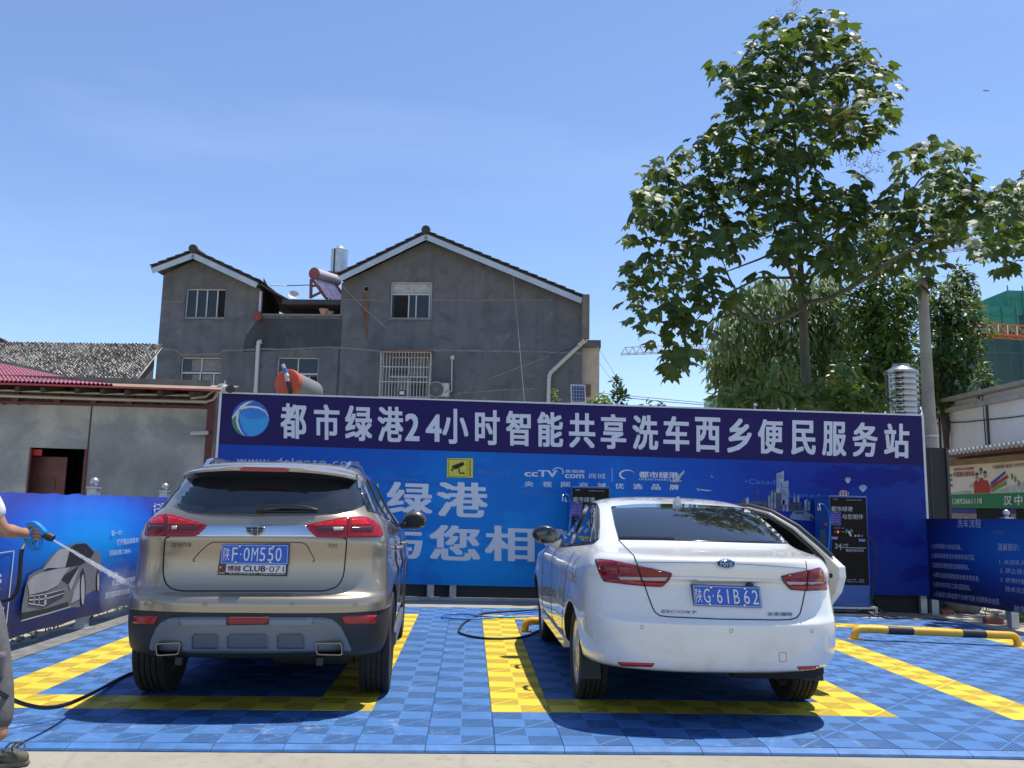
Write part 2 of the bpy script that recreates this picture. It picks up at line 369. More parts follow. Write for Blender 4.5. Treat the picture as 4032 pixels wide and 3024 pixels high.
slab(x0, x1, zb, lambda x: zs(x)+.002, 0, .03).build('backdrop_panel', M_BACK, bb, local=True)
slab(x0, x1, zs, lambda x: zt(x)-.012, -.004, .03).build('title_panel', M_PURP, bb, local=True)
b = slab(x0-.03, x1+.02, lambda x: zt(x)-.012, lambda x: zt(x)+.012, -.012, .04)
for xa in (x0-.034, x1): b.add([(xa+q*.034, y, z) for z in (zb(xa), zt(xa)+.01) for q, y in ((0,-.014),(1,-.014),(1,.045),(0,.045))], [(0,1,5,4),(1,2,6,5),(2,3,7,6),(3,0,4,7)])
b.build('frame', M_FRAME, bb, local=True)
Z6 = lambda x: 820+x*.66908; Z7 = lambda x: 1900+x*.81374
row = [('都',Z6(425),Z6(578)),('市',Z6(622),Z6(772)),('绿',Z6(805),Z6(965)),('港',Z6(997),Z6(1148)),('2',Z6(1158),Z6(1243)),('4',Z6(1280),Z6(1374)),('小',Z6(1378),Z6(1530)),('时',Z6(1570),Z6(1716)),('智',Z6(1752),Z6(1898)),
       ('能',Z7(265),Z7(390)),('共',Z7(418),Z7(545)),('享',Z7(572),Z7(695)),('洗',Z7(725),Z7(850)),('车',Z7(875),Z7(1000)),('西',Z7(1028),Z7(1150)),('乡',Z7(1183),Z7(1303)),('便',Z7(1332),Z7(1455)),('民',Z7(1493),Z7(1612)),('服',Z7(1643),Z7(1760)),('务',Z7(1790),Z7(1912)),('站',Z7(1943),Z7(2065))]
b = MB()
for ch, a, c in row:
    f = (a-1104)/(3500-1104); yt = 1587+80*f; ybm = 1726+76*f
    if ch in '24': yt += 24; ybm -= 6
    d = (c-a)*.0323; putpx(b, ch, BP, a, yt, ybm, c, yt+d, ybm+d, .0075, .031 if ch not in '24' else .03)
b.build('title_lettering', M_WHT, bb, local=True)
# round emblem
cx, cy, R = 986, 1648, 73
k = NT('emblem_blue'); c = k.n('ShaderNodeTexCoord'); sp = k.n('ShaderNodeSeparateXYZ'); k.l(c.outputs['Object'], sp.inputs[0])
k.l(k.ramp(k.math('SUBTRACT', sp.outputs[0], k.math('MULTIPLY', sp.outputs[2], .6)), [(0, (.01,.06,.32)), (1, (.02,.42,.75))]), k.b.inputs['Base Color']); k.set(Roughness=.4)
ec = BP.L(cx, cy, .006)
def arcband(pts_out, pts_in, off): return polypx(BP, pts_out+pts_in[::-1], off)
ZB = lambda x, y: (850+x*.40687, 1500+y*.40687)
em = MB(); em.sheet(disc(BP, cx, cy, R, R*.98, .0065)); oe = em.build('emblem', M_BACK, bb, local=True)
oe.data.materials.clear(); oe.data.materials.append(mt('emblem_mid', (.012,.13,.52), .4, var=.3, scale=1.2))
def dec(name, pts, mat, off, par=oe): 
    b = MB(); b.sheet([BP.W(p) for p in polypx(BP, [ZB(*q) for q in pts], off)]); return b.build(name, mat, par)
dec('emblem_light', [(225,310),(300,355),(390,370),(470,345),(508,330),(516,380),(490,450),(440,500),(370,535),(320,530),(270,480),(235,400)], mt('emblem_cyan', (.02,.30,.68), .4), .008)
dec('emblem_dark', [(235,300),(275,270),(340,262),(420,275),(480,310),(505,345),(440,362),(340,368),(270,345)], mt('emblem_navy', (.012,.19,.60), .4), .0085)
dec('emblem_green', [(203,330),(160,370),(155,400),(170,450),(205,500),(255,528),(225,480),(205,420)], mt('emblem_leaf', (.02,.22,.10), .4), .009)
dec('emblem_swoosh', [(370,190),(300,205),(240,240),(200,290),(160,345),(155,372),(200,330),(225,295),(270,270),(340,258),(420,270),(480,305),(505,348),(507,335),(480,288),(420,250),(340,240),(280,245),(310,222)], M_WHT, .010)
dec('emblem_swoosh', [(235,270),(200,330),(195,400),(215,460),(250,510),(285,540),(255,500),(230,450),(215,390),(222,320),(245,280)], M_WHT, .010)
# web address, slogan and the other print
b = MB(); putpx(b, 'www.dslgoto.com', BP, ZB(200,0)[0], ZB(0,735)[1], ZB(0,812)[1], ZB(1385,0)[0], ZB(0,762)[1], ZB(0,845)[1], .004, .01, 1.25); b.build('web_address', mt('print_grey', (.40,.43,.52), .5), bb, local=True)
b = MB()
for ch, a, t, c, d in (('都',1090,1868,1280,2005),('市',1306,1880,1490,2012),('绿',1522,1895,1703,2029),('港',1720,1896,1921,2033),('与',1484,2075,1664,2196),('您',1690,2065,1890,2204),('相',1909,2068,2105,2207),('伴',2141,2080,2340,2216)):
    s = (c-a)*.03; putpx(b, ch, BP, a, t, d, c, t+s, d+s, .005, .03)
b.build('slogan_lettering', M_WHT, bb, local=True)
b = MB()
z7 = lambda x, y: (1900+x*.81374, 1500+y*.81374)
def t7(s, xa, ya, yb, xb, yc, yd, bold=0, sp=1, off=.004):
    p = z7(xa, ya); q = z7(xa, yb); r = z7(xb, yc); u = z7(xb, yd); putpx(b, s, BP, p[0], p[1], q[1], r[0], r[1], u[1], off, bold, sp)
t7('ccTV', 203, 430, 462, 362, 433, 466, .03); t7('央视网', 400, 428, 445, 492, 431, 447, .02, 1.15); t7('com', 398, 450, 470, 492, 452, 472, .03); t7('商城', 513, 446, 472, 595, 448, 474, .005)
for i, ch in enumerate('央视网商城优选品牌'): x = 203+88*i-(i > 4)*2; t7(ch, x, 484+i*2.1, 511+i*2.1, x+44, 485+i*2.1, 512+i*2.1, .025)
t7('都市绿港', 757, 437, 468, 948, 441, 473, .03); t7('URBAN HARBOUR', 758, 470, 480, 935, 474, 484, 0, 1.1)
b.sheet(polypx(BP, [z7(*p) for p in [(626,418),(628,418),(628,488),(626,488)]], .004))
for cxr, a0, a1 in ((365, -2.9, .5),):
    P = []; Q = []
    for i in range(15):
        a = a0+(a1-a0)*i/14; P.append(z7(cxr+28*math.cos(a), 440+22*math.sin(a))); Q.append(z7(cxr+23*math.cos(a), 440+18*math.sin(a)))
    for i in range(14): b.sheet(polypx(BP, [P[i], P[i+1], Q[i+1], Q[i]], .004))
P = []; Q = []
for i in range(22):
    a = 1.9+4.2*i/21; P.append(z7(698+38*math.cos(a), 453+24*math.sin(a))); Q.append(z7(703+33*math.cos(a), 453+19*math.sin(a)))
for i in range(21): b.sheet(polypx(BP, [P[i], P[i+1], Q[i+1], Q[i]], .004))
b.build('partner_lettering', M_WHT, bb, local=True)
M_FAINT = mt('print_faint', (.04,.17,.50), .5); b = MB()
t7('•China', 175, 530, 551, 332, 530, 553, .01, 1.1); t7('•Canada', 1270, 474, 498, 1440, 478, 502, .01, 1.1); t7('United', 1480, 540, 562, 1632, 545, 567, .01, 1.1); t7('•Russia', -40, 430, 450, 133, 433, 453, .01, 1.1)
z6 = lambda x, y: (820+x*.66908, 1500+y*.66908)
p = [z6(1002,562), z6(1002,588), z6(1235,567), z6(1235,593)]; putpx(b, '•Europe', BP, p[0][0], p[0][1], p[1][1], p[2][0], p[2][1], p[3][1], .004, .01, 1.1)
b.build('map_lettering', M_FAINT, bb, local=True)
# printed skyline
M_SK1 = mt('print_tower', (.05,.06,.10), .5, var=.5, scale=9); M_SK2 = mt('print_tower_light', (.24,.30,.42), .5, var=.5, scale=11)
z8 = lambda x, y: (2850+x*.39187, 1800+y*.39187)
b1 = MB(); b2 = MB()
for (xa, yt, xb, yb) in [(175,430,205,520),(205,395,225,520),(245,435,385,480),(390,440,440,520),(435,395,465,520),(465,330,500,520),(500,318,545,540),(545,300,585,540),(610,400,660,545),(660,460,690,550),(690,445,735,560),(695,375,725,470),(730,445,780,560),(780,505,820,560),(840,430,870,545)]:
    b1.sheet(polypx(BP, [z8(*p) for p in [(xa,yb),(xb,yb),(xb,yt),(xa,yt+6)]], .004))
for (xa, yt, xb, yb) in [(222,400,250,470),(448,380,462,500),(478,335,490,520),(528,150,575,360),(575,135,605,250),(580,235,650,480),(510,345,522,520),(590,420,612,540),(625,480,650,545),(700,395,720,460),(808,420,838,545),(845,440,866,540),(470,400,480,520),(735,380,760,450)]:
    b2.sheet(polypx(BP, [z8(*p) for p in [(xa,yb),(xb,yb),(xb,yt),(xa,yt+14)]], .005))
b1.sheet(polypx(BP, [z8(*p) for p in [(333,420),(345,420),(342,380),(356,370),(352,352),(341,340),(338,260),(335,340),(325,352),(320,370),(334,380)]], .005))
for i in range(7): b1.sheet(polypx(BP, [z8(*p) for p in [(582,300+i*24),(648,306+i*24),(648,310+i*24),(582,304+i*24)]], .006))
sk = b1.build('printed_skyline', M_SK1, bb, local=True); b2.build('printed_skyline', M_SK2, bb, local=True)
b = MB(); b.sheet(polypx(BP, [z8(*p) for p in [(660,590),(690,560),(720,542),(790,540),(840,555),(890,575),(905,600),(900,635),(880,640),(760,632),(670,620)]], .006)); b.build('printed_car', mt('print_silver', (.17,.26,.38), .5, var=.3, scale=8), bb, local=True)
b = MB(); b.sheet(polypx(BP, [z8(*p) for p in [(700,568),(725,548),(785,547),(820,562),(790,575)]], .007)); b.sheet(disc(BP, *z8(880,622), 8, 11, .007)); b.build('printed_car', M_SK1, bb, local=True)
# printed balloons and gulls
for (cx, cy, rx, ry, col) in ((1247,225,32,22,(.10,.32,.17)), (1398,305,42,26,(.05,.25,.55)), (1202,366,56,34,(.35,.02,.12))):
    root = MB(); root.sheet(disc(BP, *z8(cx, cy), rx*.39, ry*.39, .006, 20)); root.sheet(polypx(BP, [z8(*p) for p in [(cx-rx*.75,cy+ry*.6),(cx+rx*.75,cy+ry*.6),(cx+4,cy+ry*1.75),(cx-4,cy+ry*1.75)]], .0055))
    o = root.build('printed_balloon', mt('print_cream', (.50,.52,.55), .5), bb, local=True)
    b = MB()
    for q in (-.82, -.3, .22, .74): b.sheet([BP.W(p) for p in polypx(BP, [z8(cx+rx*(q-.12), cy+ry*.55), z8(cx+rx*(q+.12), cy+ry*.55), z8(cx+rx*(q+.14)*.98, cy-ry*.35), z8(cx+rx*q*.6+3, cy-ry*.88), z8(cx+rx*q*.6-3, cy-ry*.88), z8(cx+rx*(q-.14)*.98, cy-ry*.35)], .0075)])
    b.build('balloon_stripe', mt('print_stripe%d' % cx, col, .5), o)
b = MB()
for pts in ([(905,488),(930,472),(975,432),(978,440),(950,480),(968,484),(940,490)], [(1033,518),(1060,524),(1115,530),(1090,534),(1050,528),(1045,535)], [(1105,455),(1112,462),(1118,466),(1108,467)]): b.sheet(polypx(BP, [z7(*p) for p in pts], .0065))
b.build('printed_gull', mt('print_gull', (.40,.40,.40), .5, var=.5, scale=20), bb, local=True)
# back of the stand
for xx in (x0+.02, -2.2+.0, BP.L(1783, 2320).x, 2.9, x1-.08):
    b = MB(); b.box((xx-.05, .045, gz(xx+1.45)), (xx+.05, .12, zt(xx)-.1)); b.build('post', M_STEEL, bb, local=True)
b = slab(x0, x1, lambda x: gz(x+1.45), lambda x: zb(x)+.25, .16, .18); b.build('backing_sheet', M_DARK, bb, local=True)
b = slab(x0+.2, 3.0, lambda x: gz(x+1.45)+.012, lambda x: gz(x+1.45)+.055, -.06, .03); b.build('bottom_rail', M_STEEL, bb, local=True)
# yellow camera warning sign fixed on the backdrop
sg = empty('camera_sign', BP.W(BP.L(1812, 1880, .01)), 0, 'square yellow warning sign with a surveillance camera picture on the backdrop', 'sign')
M_YS = mt('sign_yellow', (.62,.56,.05), .45); M_BK = mt('print_black', (.015,.015,.015), .5)
PT = lambda x, y: (z6(x, y))
b = MB(); b.prism([BP.W(p) for p in polypx(BP, [PT(1406,455),PT(1558,455),PT(1558,569),PT(1404,567)], .014)], (0,.008,0)); b.build('plate', M_YS, sg)
b = MB()
for q in ([(1432,500),(1500,475),(1510,492),(1442,522)], [(1430,512),(1442,524),(1438,534),(1428,526)], [(1470,516),(1478,512),(1484,540),(1508,536),(1508,550),(1502,550),(1502,545),(1478,548)], [(1450,512),(1500,490),(1500,497),(1455,520)]): b.sheet([BP.W(p) for p in polypx(BP, [PT(*a) for a in q], .0165)])
for (a0, c0, a1, c1) in ((1412,461,1524,463),(1412,561,1524,563),(1412,461,1414,563),(1522,461,1524,563)): b.sheet([BP.W(p) for p in polypx(BP, [PT(a0,c0),PT(a1,c0),PT(a1,c1),PT(a0,c1)], .0165)])
for i, ch in enumerate('你将进入监控区域'):
    y = 465+i*12; p = [PT(1534,y), PT(1546,y+9)]; put(b, ch, *[BP.W(BP.L(*q, .0165)) for q in ((p[0][0],p[1][1]),(p[1][0],p[1][1]),(p[1][0],p[0][1]),(p[0][0],p[0][1]))], .02)
b.build('pictogram', M_BK, sg)
# ================================================================ wash machines
M_KB = mt('machine_blue', (.008,.075,.30), .42, var=.1, scale=3, coat=.2); M_KG = mt('machine_glass', (.006,.006,.007), .25, spec=.12); M_KT = mt('machine_text', (.50,.52,.55), .5)
M_CHR = mt('chrome', (.75,.76,.78), .12, 1.0); M_HB = mt('hose_blue', (.02,.19,.55), .4); M_HK = mt('hose_black', (.012,.012,.013), .45); M_RED = mt('print_red', (.55,.03,.03), .5); M_PUR2 = mt('print_violet', (.05,.03,.26), .5)
KP = Plane(5.08, 7.2, 0, 0)
kk = lambda x, y: (2850+x*.39187, 1800+y*.39187)
def kl(x, y, off=.0): return KP.L(*kk(x, y), off)
ks = empty('wash_machine', (5.08, 7.2, gz(5.3)), 0, 'tall blue car wash machine with a black glass front beside the open car door', 'wash machine', 'self service wash machines')
KZ = gz(5.3); kp = lambda p: Vector((p[0], p[1], p[2]-KZ))
b = MB(); b.box((0, 0, .13), (.565, .56, 1.655-KZ)); b.build('cabinet', M_KB, ks, local=True, bevel=.008)
b = MB(); b.box((.012, -.006, kl(1447,1288).z-KZ), (.545, -.0005, 1.63-KZ)); gl = b.build('glass_panel', M_KG, ks, local=True)
b = MB()
for z in (0, .10):
    for a, c in (((-.05,-.02,z),(.65,.03,z+.03)), ((-.05,.50,z),(.65,.55,z+.03)), ((-.05,.031,z),(-.01,.499,z+.03)), ((.61,.031,z),(.65,.499,z+.03))): b.box(a, c)
for x in (-.05, .61):
    for y in (-.02, .51): b.box((x+.002, y+.002, .03), (x+.038, y+.038, .10))
b.build('base_frame', M_STEEL, ks, local=True)
b = MB()
def kt(s, xa, ya, xb, yb, bold=0, sp=1, off=.009):
    sl = (xb-xa)*.02; put(b, s, *[kp(kl(*q, off)) for q in ((xa,yb),(xb,yb+sl),(xb,ya+sl),(xa,ya))], bold, sp)
kt('都市绿港', 1080, 492, 1295, 543, 0); kt('与您相伴', 1190, 570, 1400, 622, 0); kt('24', 1116, 868, 1182, 916); kt('小时', 1192, 868, 1250, 897, 0); kt('智能共享洗车机', 1226, 922, 1406, 950, 0)
b.add([kp(kl(x, y, .009)) for x, y in ((1188,905),(1430,912),(1430,917),(1188,910))], [(0,1,2,3)]); b.add([kp(kl(x, y, .009)) for x, y in ((1174,880),(1180,880),(1180,935),(1174,935))], [(0,1,2,3)])
kt('都市绿港', 1102, 418, 1142, 428); kt('国家高新技术 智能洗车设备', 1232, 426, 1385, 435); kt('ccTV.com', 1234, 1224, 1278, 1236); kt('央视网商城', 1284, 1224, 1328, 1236); kt('都市绿港', 1362, 1226, 1410, 1238); kt('中国智能共享洗车领导品牌', 1236, 1246, 1410, 1256); kt('026', 1130, 1230, 1187, 1252, .02)
kt('元余额', 1180, 708, 1208, 718); kt('元已用', 1180, 746, 1208, 756)
for r in (14, 24, 34):
    for sgn in (-1, 1):
        P = [(1258+sgn*r*math.cos(a), 742+r*.95*math.sin(a)) for a in [(-.8+1.6*i/6) for i in range(7)]]
        for i in range(6): b.add([kp(kl(P[i][0]+q, P[i][1], .009)) for q in (-1.5, 1.5)] + [kp(kl(P[i+1][0]+q, P[i+1][1], .009)) for q in (1.5, -1.5)], [(0,1,2,3)])
b.add([kp(kl(x, y, .009)) for x, y in ((1245,748),(1262,738),(1288,795),(1268,795))], [(0,1,2,3)])
b.build('lettering', M_KT, gl, local=False) if False else None
o = b.build('lettering', M_KT, ks, local=True)
def lab(name, pts, mat, off=.009):
    q = MB(); q.prism([kp(kl(*p, off)) for p in pts], (0, .003, 0)); return q.build(name, mat, ks, local=True)
lab('price_notice', [(1068,545),(1178,546),(1178,690),(1068,684)], M_PUR2)
b = MB()
kt('收费标准', 1110, 547, 1138, 555, .02, 1, .0105)
for i in range(4): kt('洗车五元 一元起', 1076, 580+i*22, 1160, 588+i*22, 0, 1, .0105)
b.build('notice_lettering', M_KT, ks, local=True)
lab('foam_tag', [(1075,793),(1148,797),(1148,832),(1075,828)], M_PUR2); lab('water_tag', [(1352,816),(1426,820),(1426,854),(1352,849)], M_PUR2)
b = MB(); kt('泡沫枪', 1082, 802, 1140, 821, .02, 1, .0105); kt('清水枪', 1360, 826, 1418, 845, .02, 1, .0105); b.build('tag_lettering', M_KT, ks, local=True)
b = MB(); kt('8888', 1106, 700, 1170, 722, .01); kt('88', 1106, 740, 1138, 762, .01); b.build('dark_digits', mt('digit_off', (.10,.10,.10), .5), ks, local=True)
k = NT('digit_lit'); k.set(Base_Color=(.8,.03,.02), Emission_Color=(1,.05,.04), Emission_Strength=1.6)
b = MB(); kt('8', 1140, 740, 1156, 762, .03); b.build('lit_digit', k.m, ks, local=True)
for x, col in ((1312,(.22,.45,.16)), (1346,(.05,.40,.55)), (1378,(.40,.03,.05))): lab('button', [(x,780),(x+20,780),(x+20,800),(x,800)], mt('button%d' % x, col, .4))
lab('side_notice', [(1076,400),(1078,400),(1078,401),(1076,401)], M_KT) if False else None
b = MB(); b.box((-.006, .16, 1.0), (-.0005, .36, 1.22)); b.build('side_notice', mt('notice_grey', (.10,.12,.16), .5, var=.5, scale=30), ks, local=True)
b = MB(); b.box((-.012, .08, 1.28), (-.0005, .13, 1.32)); b.box((-.012, .14, 1.28), (-.0005, .19, 1.32)); b.build('orange_tag', mt('orange_paint', (.6,.10,.03), .5), ks, local=True)
# hook with the blue hose on the left side
hk = [(-.05,.30,1.50),(-.05,.30,1.56),(-.08,.22,1.60),(-.11,.12,1.60),(-.12,.06,1.56),(-.12,.05,1.50)]
b = MB(); b.tube(hk[1:], .014, 8); b.tube([(-.0,.3,1.5),(-.05,.3,1.5),(-.05,.3,1.565)], .012, 8); b.build('hose_hook', M_CHR, ks, local=True, smooth=50)
b = MB(); b.tube([(-.06,.26,1.60),(-.02,.12,1.58),(.0,.03,1.48),(-.01,-.02,1.3),(-.04,-.03,1.0),(-.09,-.02,.75),(-.12,.0,.5),(-.11,.06,.3)], .012, 8); b.build('blue_hose', M_HB, ks, local=True, smooth=60)
k2 = copy_tree(ks); k2.location = (1.28, 7.22, gz(1.5)+.0); k2['label'] = 'blue wash machine with only its black glass top showing behind the white sedan roof'
# loose hose from the right side of the near machine to the coil
hs = MB(); P = [kl(1447,800), kl(1478,835), kl(1508,890), kl(1524,960), kl(1526,1060), kl(1512,1180), kl(1492,1300), kl(1478,1420), kl(1480,1500)]
hs.tube([KP.W(p)+Vector((0,-.03,0)) for p in P], .012, 8)
tag(hs.build('hose', M_HK, smooth=60), 'black water hose hanging down the right side of the near wash machine', 'hose')
# ================================================================ left fence
def ball_post(x, y, z0, h, w=.105, label='', group=None):
    r = empty('fence_post', (x, y, z0), 0, label, 'fence post', group)
    b = MB(); b.box((-w/2,-w/2,0), (w/2,w/2,h)); b.build('shaft', M_STEEL, r, local=True, bevel=.006)
    b = MB(); b.box((-w/2-.008,-w/2-.008,h), (w/2+.008,w/2+.008,h+.02)); b.lathe([(.03,h+.02),(.03,h+.035)], 12); b.build('cap', M_STEEL, r, local=True)
    b = MB(); b.ball((0,0,h+.078), .047, 18); b.build('ball_finial', mt('ball_metal', (.45,.47,.48), .42, .7), r, local=True, smooth=60)
    b = MB(); b.box((-w/2-.05,-w/2-.05,0), (w/2+.05,w/2+.05,.01)); b.build('foot_plate', M_STEEL, r, local=True)
    return r
LX = -4.3
for y, lb in ((2.50, 'silver ball topped fence post by the person on the left'), (4.60, 'silver ball topped fence post whose foot shows under the printed sports car'), (6.82, 'silver ball topped fence post nearest the gold car roof')):
    ball_post(LX-.075, y, 0.0, 1.51, label=lb, group='ball topped posts of the left fence')
LP = Plane(LX, 4.6, 0, math.pi/2)
k = NT('print_left'); c = k.n('ShaderNodeTexCoord'); sp = k.n('ShaderNodeSeparateXYZ'); k.l(c.outputs['Object'], sp.inputs[0])
d2 = k.math('ADD', k.math('POWER', k.math('MULTIPLY', k.math('SUBTRACT', sp.outputs[0], -.1), .42), 2.0), k.math('POWER', k.math('MULTIPLY', k.math('SUBTRACT', sp.outputs[2], .88), 1.5), 2.0))
col = k.ramp(d2, [(0, (.006,.235,.68)), (.25, (.006,.14,.56)), (.7, (.008,.06,.40)), (1, (.014,.03,.24))])
k.l(col, k.b.inputs['Base Color']); k.set(Roughness=.42); k.bump(k.noise(k.coord((.6,1,1.6)), 3.0, 5), .22, .04); M_PL = k.m
lf = empty('banner_fence', LP.o, math.pi/2, 'long blue car wash banner along the left side with a grey printed sports car', 'banner')
b = MB(); n = 60; S0, S1 = -4.2, 2.9
top = [1.445+.006*math.sin(i*1.7)-.010*abs(math.sin(i*.61)) for i in range(n+1)]; bot = [.135+.008*math.sin(i*.8) for i in range(n+1)]
vs = []
for i in range(n+1):
    s = S0+(S1-S0)*i/n; d = .006*math.sin(i*.9)
    vs += [(s, d-.004, bot[i]), (s, d-.008+.004*math.sin(i*2.1), (top[i]+bot[i])/2), (s, d-.004, top[i])]
b.add(vs, [(3*i+j, 3*i+3+j, 3*i+4+j, 3*i+1+j) for i in range(n) for j in (0,1)])
o = b.build('printed_sheet', M_PL, lf, local=True, smooth=60); so_ = o.modifiers.new('thick', 'SOLIDIFY'); so_.thickness = .004; so_.offset = -1
lz = lambda x, y: (x*.42194, 1900+y*.42194)
def lpoly(pts, off): return polypx(LP, [lz(*p) for p in pts], off)
def lsheet(name, polys, mat, off):
    b = MB()
    for p in polys: b.sheet(lpoly(p, off))
    return b.build(name, mat, lf, local=True)
G = lambda n, v: mt('print_grey_'+n, (v, v, v*1.06), .5, var=.12, scale=4)
lsheet('printed_car', [[(198,1295),(205,1150),(240,960),(270,870),(330,830),(400,800),(440,720),(540,625),(640,585),(740,560),(800,567),(850,605),(885,645),(930,645),(942,720),(932,960),(915,1035),(880,1000),(800,1050),(760,1160),(660,1165),(440,1225)]], G('mid', .16), .022)
lsheet('printed_car', [[(405,812),(470,720),(548,628),(650,606),(640,680),(608,790)]], G('light', .36), .024)
lsheet('printed_car', [[(612,790),(655,610),(700,578),(800,567),(880,650),(850,700),(760,765)], [(310,935),(340,880),(385,835),(330,930)], [(400,830),(440,800),(530,795),(470,820)], [(205,1215),(420,1180),(640,1110),(640,1150),(400,1220),(202,1280)], [(560,895),(745,770),(640,950)]], G('dark', .022), .024)
lsheet('printed_car', [[(255,940),(300,880),(395,835),(560,800),(660,790),(600,860),(540,960),(440,1010),(275,1050)], [(640,950),(740,790),(700,900),(660,1010)], [(690,1010),(790,800),(800,900),(760,980),(740,1090),(660,1130)]], G('hood', .33), .026)
lsheet('printed_car', [[(275,1058),(430,1040),(600,1000),(600,1050),(420,1150),(268,1125)]], G('grille', .05), .028)
lsheet('printed_car', [[(275,1056),(430,1036),(610,990),(610,996),(430,1046),(275,1066)], [(270,1090),(430,1078),(600,1028),(600,1036),(430,1090),(270,1102)], [(266,1122),(420,1146),(420,1156),(264,1132)], [(318,1055),(324,1055),(320,1125),(314,1125)], [(365,1050),(371,1050),(368,1132),(362,1132)], [(420,1040),(436,1040),(432,1140),(410,1140)], [(198,1285),(440,1218),(660,1155),(660,1163),(440,1230),(198,1297)]], G('bright', .45), .030)
b = MB(); b.sheet(disc(LP, *lz(775,985), 11, 78, .030)); b.sheet(disc(LP, *lz(918,925), 7, 48, .030)); b.build('printed_car', G('tyre', .03), lf, local=True)
b = MB(); b.sheet(disc(LP, *lz(773,1000), 7, 60, .032)); b.sheet(disc(LP, *lz(917,930), 4, 36, .032)); b.build('printed_car', G('rim', .38), lf, local=True)
b = MB()
def lt(s, xa, ya, yb, xb, yc, yd, bold=.005, sp=1): 
    p, q, r, u = lz(xa,ya), lz(xa,yb), lz(xb,yc), lz(xb,yd); putpx(b, s, LP, p[0], p[1], q[1], r[0], r[1], u[1], .022, bold, sp)
lt('扫码洗车流程', 1430, 190, 310, 1830, 175, 260); lt('第一步：', 1040, 447, 502, 1145, 440, 490); lt('打开微信或者支付宝扫一扫', 1090, 528, 590, 1420, 498, 535); lt('扫描设备二维码。', 1020, 632, 688, 1225, 618, 652)
lt('第二步：', 1003, 835, 890, 1110, 826, 862); lt('点击启动按钮即可', 1042, 910, 972, 1300, 868, 905); lt('支付成功即可洗车。', 983, 1020, 1085, 1225, 985, 1030)
for pts in ([(0,652),(135,632),(135,640),(0,662)], [(128,636),(136,634),(52,1432),(44,1434)], [(0,855),(12,853),(12,880),(0,882)], [(0,905),(14,902),(12,935),(0,938)], [(0,985),(5,985),(2,1000),(0,1000)], [(12,1170),(38,1162),(36,1185),(12,1195)]): b.sheet(lpoly(pts, .022))
b.build('banner_lettering', M_WHT, lf, local=True)

# ================================================================ right fence
RP = Plane(7.1, 7.2, 0, math.atan2(-.983, .18))
rf = empty('banner_fence', RP.o, RP.a, 'dark blue banner on the right listing the car wash steps in white lettering', 'banner')
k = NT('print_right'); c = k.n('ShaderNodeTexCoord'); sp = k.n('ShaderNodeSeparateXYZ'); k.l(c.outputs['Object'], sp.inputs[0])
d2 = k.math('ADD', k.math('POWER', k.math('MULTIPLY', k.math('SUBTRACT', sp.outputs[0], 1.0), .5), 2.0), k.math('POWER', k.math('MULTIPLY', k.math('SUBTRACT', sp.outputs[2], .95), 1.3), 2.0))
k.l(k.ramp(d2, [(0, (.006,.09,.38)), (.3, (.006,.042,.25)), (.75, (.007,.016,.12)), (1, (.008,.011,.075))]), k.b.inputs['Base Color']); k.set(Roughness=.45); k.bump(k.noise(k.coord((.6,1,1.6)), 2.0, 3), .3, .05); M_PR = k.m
a, bq, cq, dq = RP.L(3632,2042), RP.L(4032,2043), RP.L(4032,2416), RP.L(3645,2356)
ext = 1.35
tr = a+(bq-a)*ext; br = dq+(cq-dq)*ext
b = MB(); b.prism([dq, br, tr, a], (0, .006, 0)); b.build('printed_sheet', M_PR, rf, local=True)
rz_ = lambda x, y: (3100+x*.42134, 2000+y*.42134)
b = MB()
def rt(s, xa, ya, yb, xb, yc, yd, bold=.004, sp=1):
    p, q, r, u = rz_(xa,ya), rz_(xa,yb), rz_(xb,yc), rz_(xb,yd); putpx(b, s, RP, p[0], p[1], q[1], r[0], r[1], u[1], .006, bold, sp)
rt('洗车流程', 1588, 106, 182, 1808, 106, 188); rt('1.扫码或刷卡启动设备。', 1346, 332, 378, 1628, 342, 392); rt('2.选择绿键使用水枪将车身打湿。', 1351, 420, 466, 1752, 438, 490); rt('3.选择红键使用泡沫刷刷车。', 1357, 508, 556, 1700, 530, 582)
rt('4.再次选择绿键使用水枪冲洗车身。', 1362, 598, 646, 1797, 636, 690); rt('5.洗车完毕将工具归回原处。', 1366, 686, 734, 1716, 722, 774); rt('6.设备显示屏金额不为0时可刷卡回刷剩余金额。', 1371, 775, 825, 1990, 850, 908)
rt('温馨提示：', 1966, 330, 398, 2172, 335, 400); rt('1. 未成年人禁止操作设备', 1982, 480, 525, 2560, 500, 560); rt('2. 禁止将水枪对准人身', 1986, 558, 605, 2540, 595, 655); rt('3. 使用时暂停不超过五分钟', 1991, 645, 690, 2600, 700, 760); rt('除本次洗车金额外不退', 2040, 728, 780, 2560, 790, 850); rt('故障报修电话', 2116, 905, 970, 2520, 975, 1050)
b.build('banner_lettering', mt('print_dim', (.38,.42,.56), .5), rf, local=True)
b = MB(); rt('教学视频', 1920, 212, 244, 2020, 214, 248, 0); b.build('banner_lettering', mt('print_dimmer', (.14,.19,.36), .5), rf, local=True)
def rpost(px, py, lb):
    l = RP.L(px, py); p = RP.W(Vector((l.x, .075, 0))); ball_post(p.x, p.y, gz(7)-.02, 1.50-gz(7), w=.11, label=lb, group='ball topped posts of the right fence')
l1 = RP.L(3658, 2390).x; l2 = RP.L(3968, 2440).x
for l, lb in ((l1, 'steel post at the billboard end of the right banner'), (l2, 'ball topped steel post behind the middle of the right banner')):
    p = RP.W(Vector((l, .085, 0))); ball_post(p.x, p.y, gz(7)-.03, 1.52 if l == l2 else 1.30, w=.11, label=lb, group='posts of the right fence')
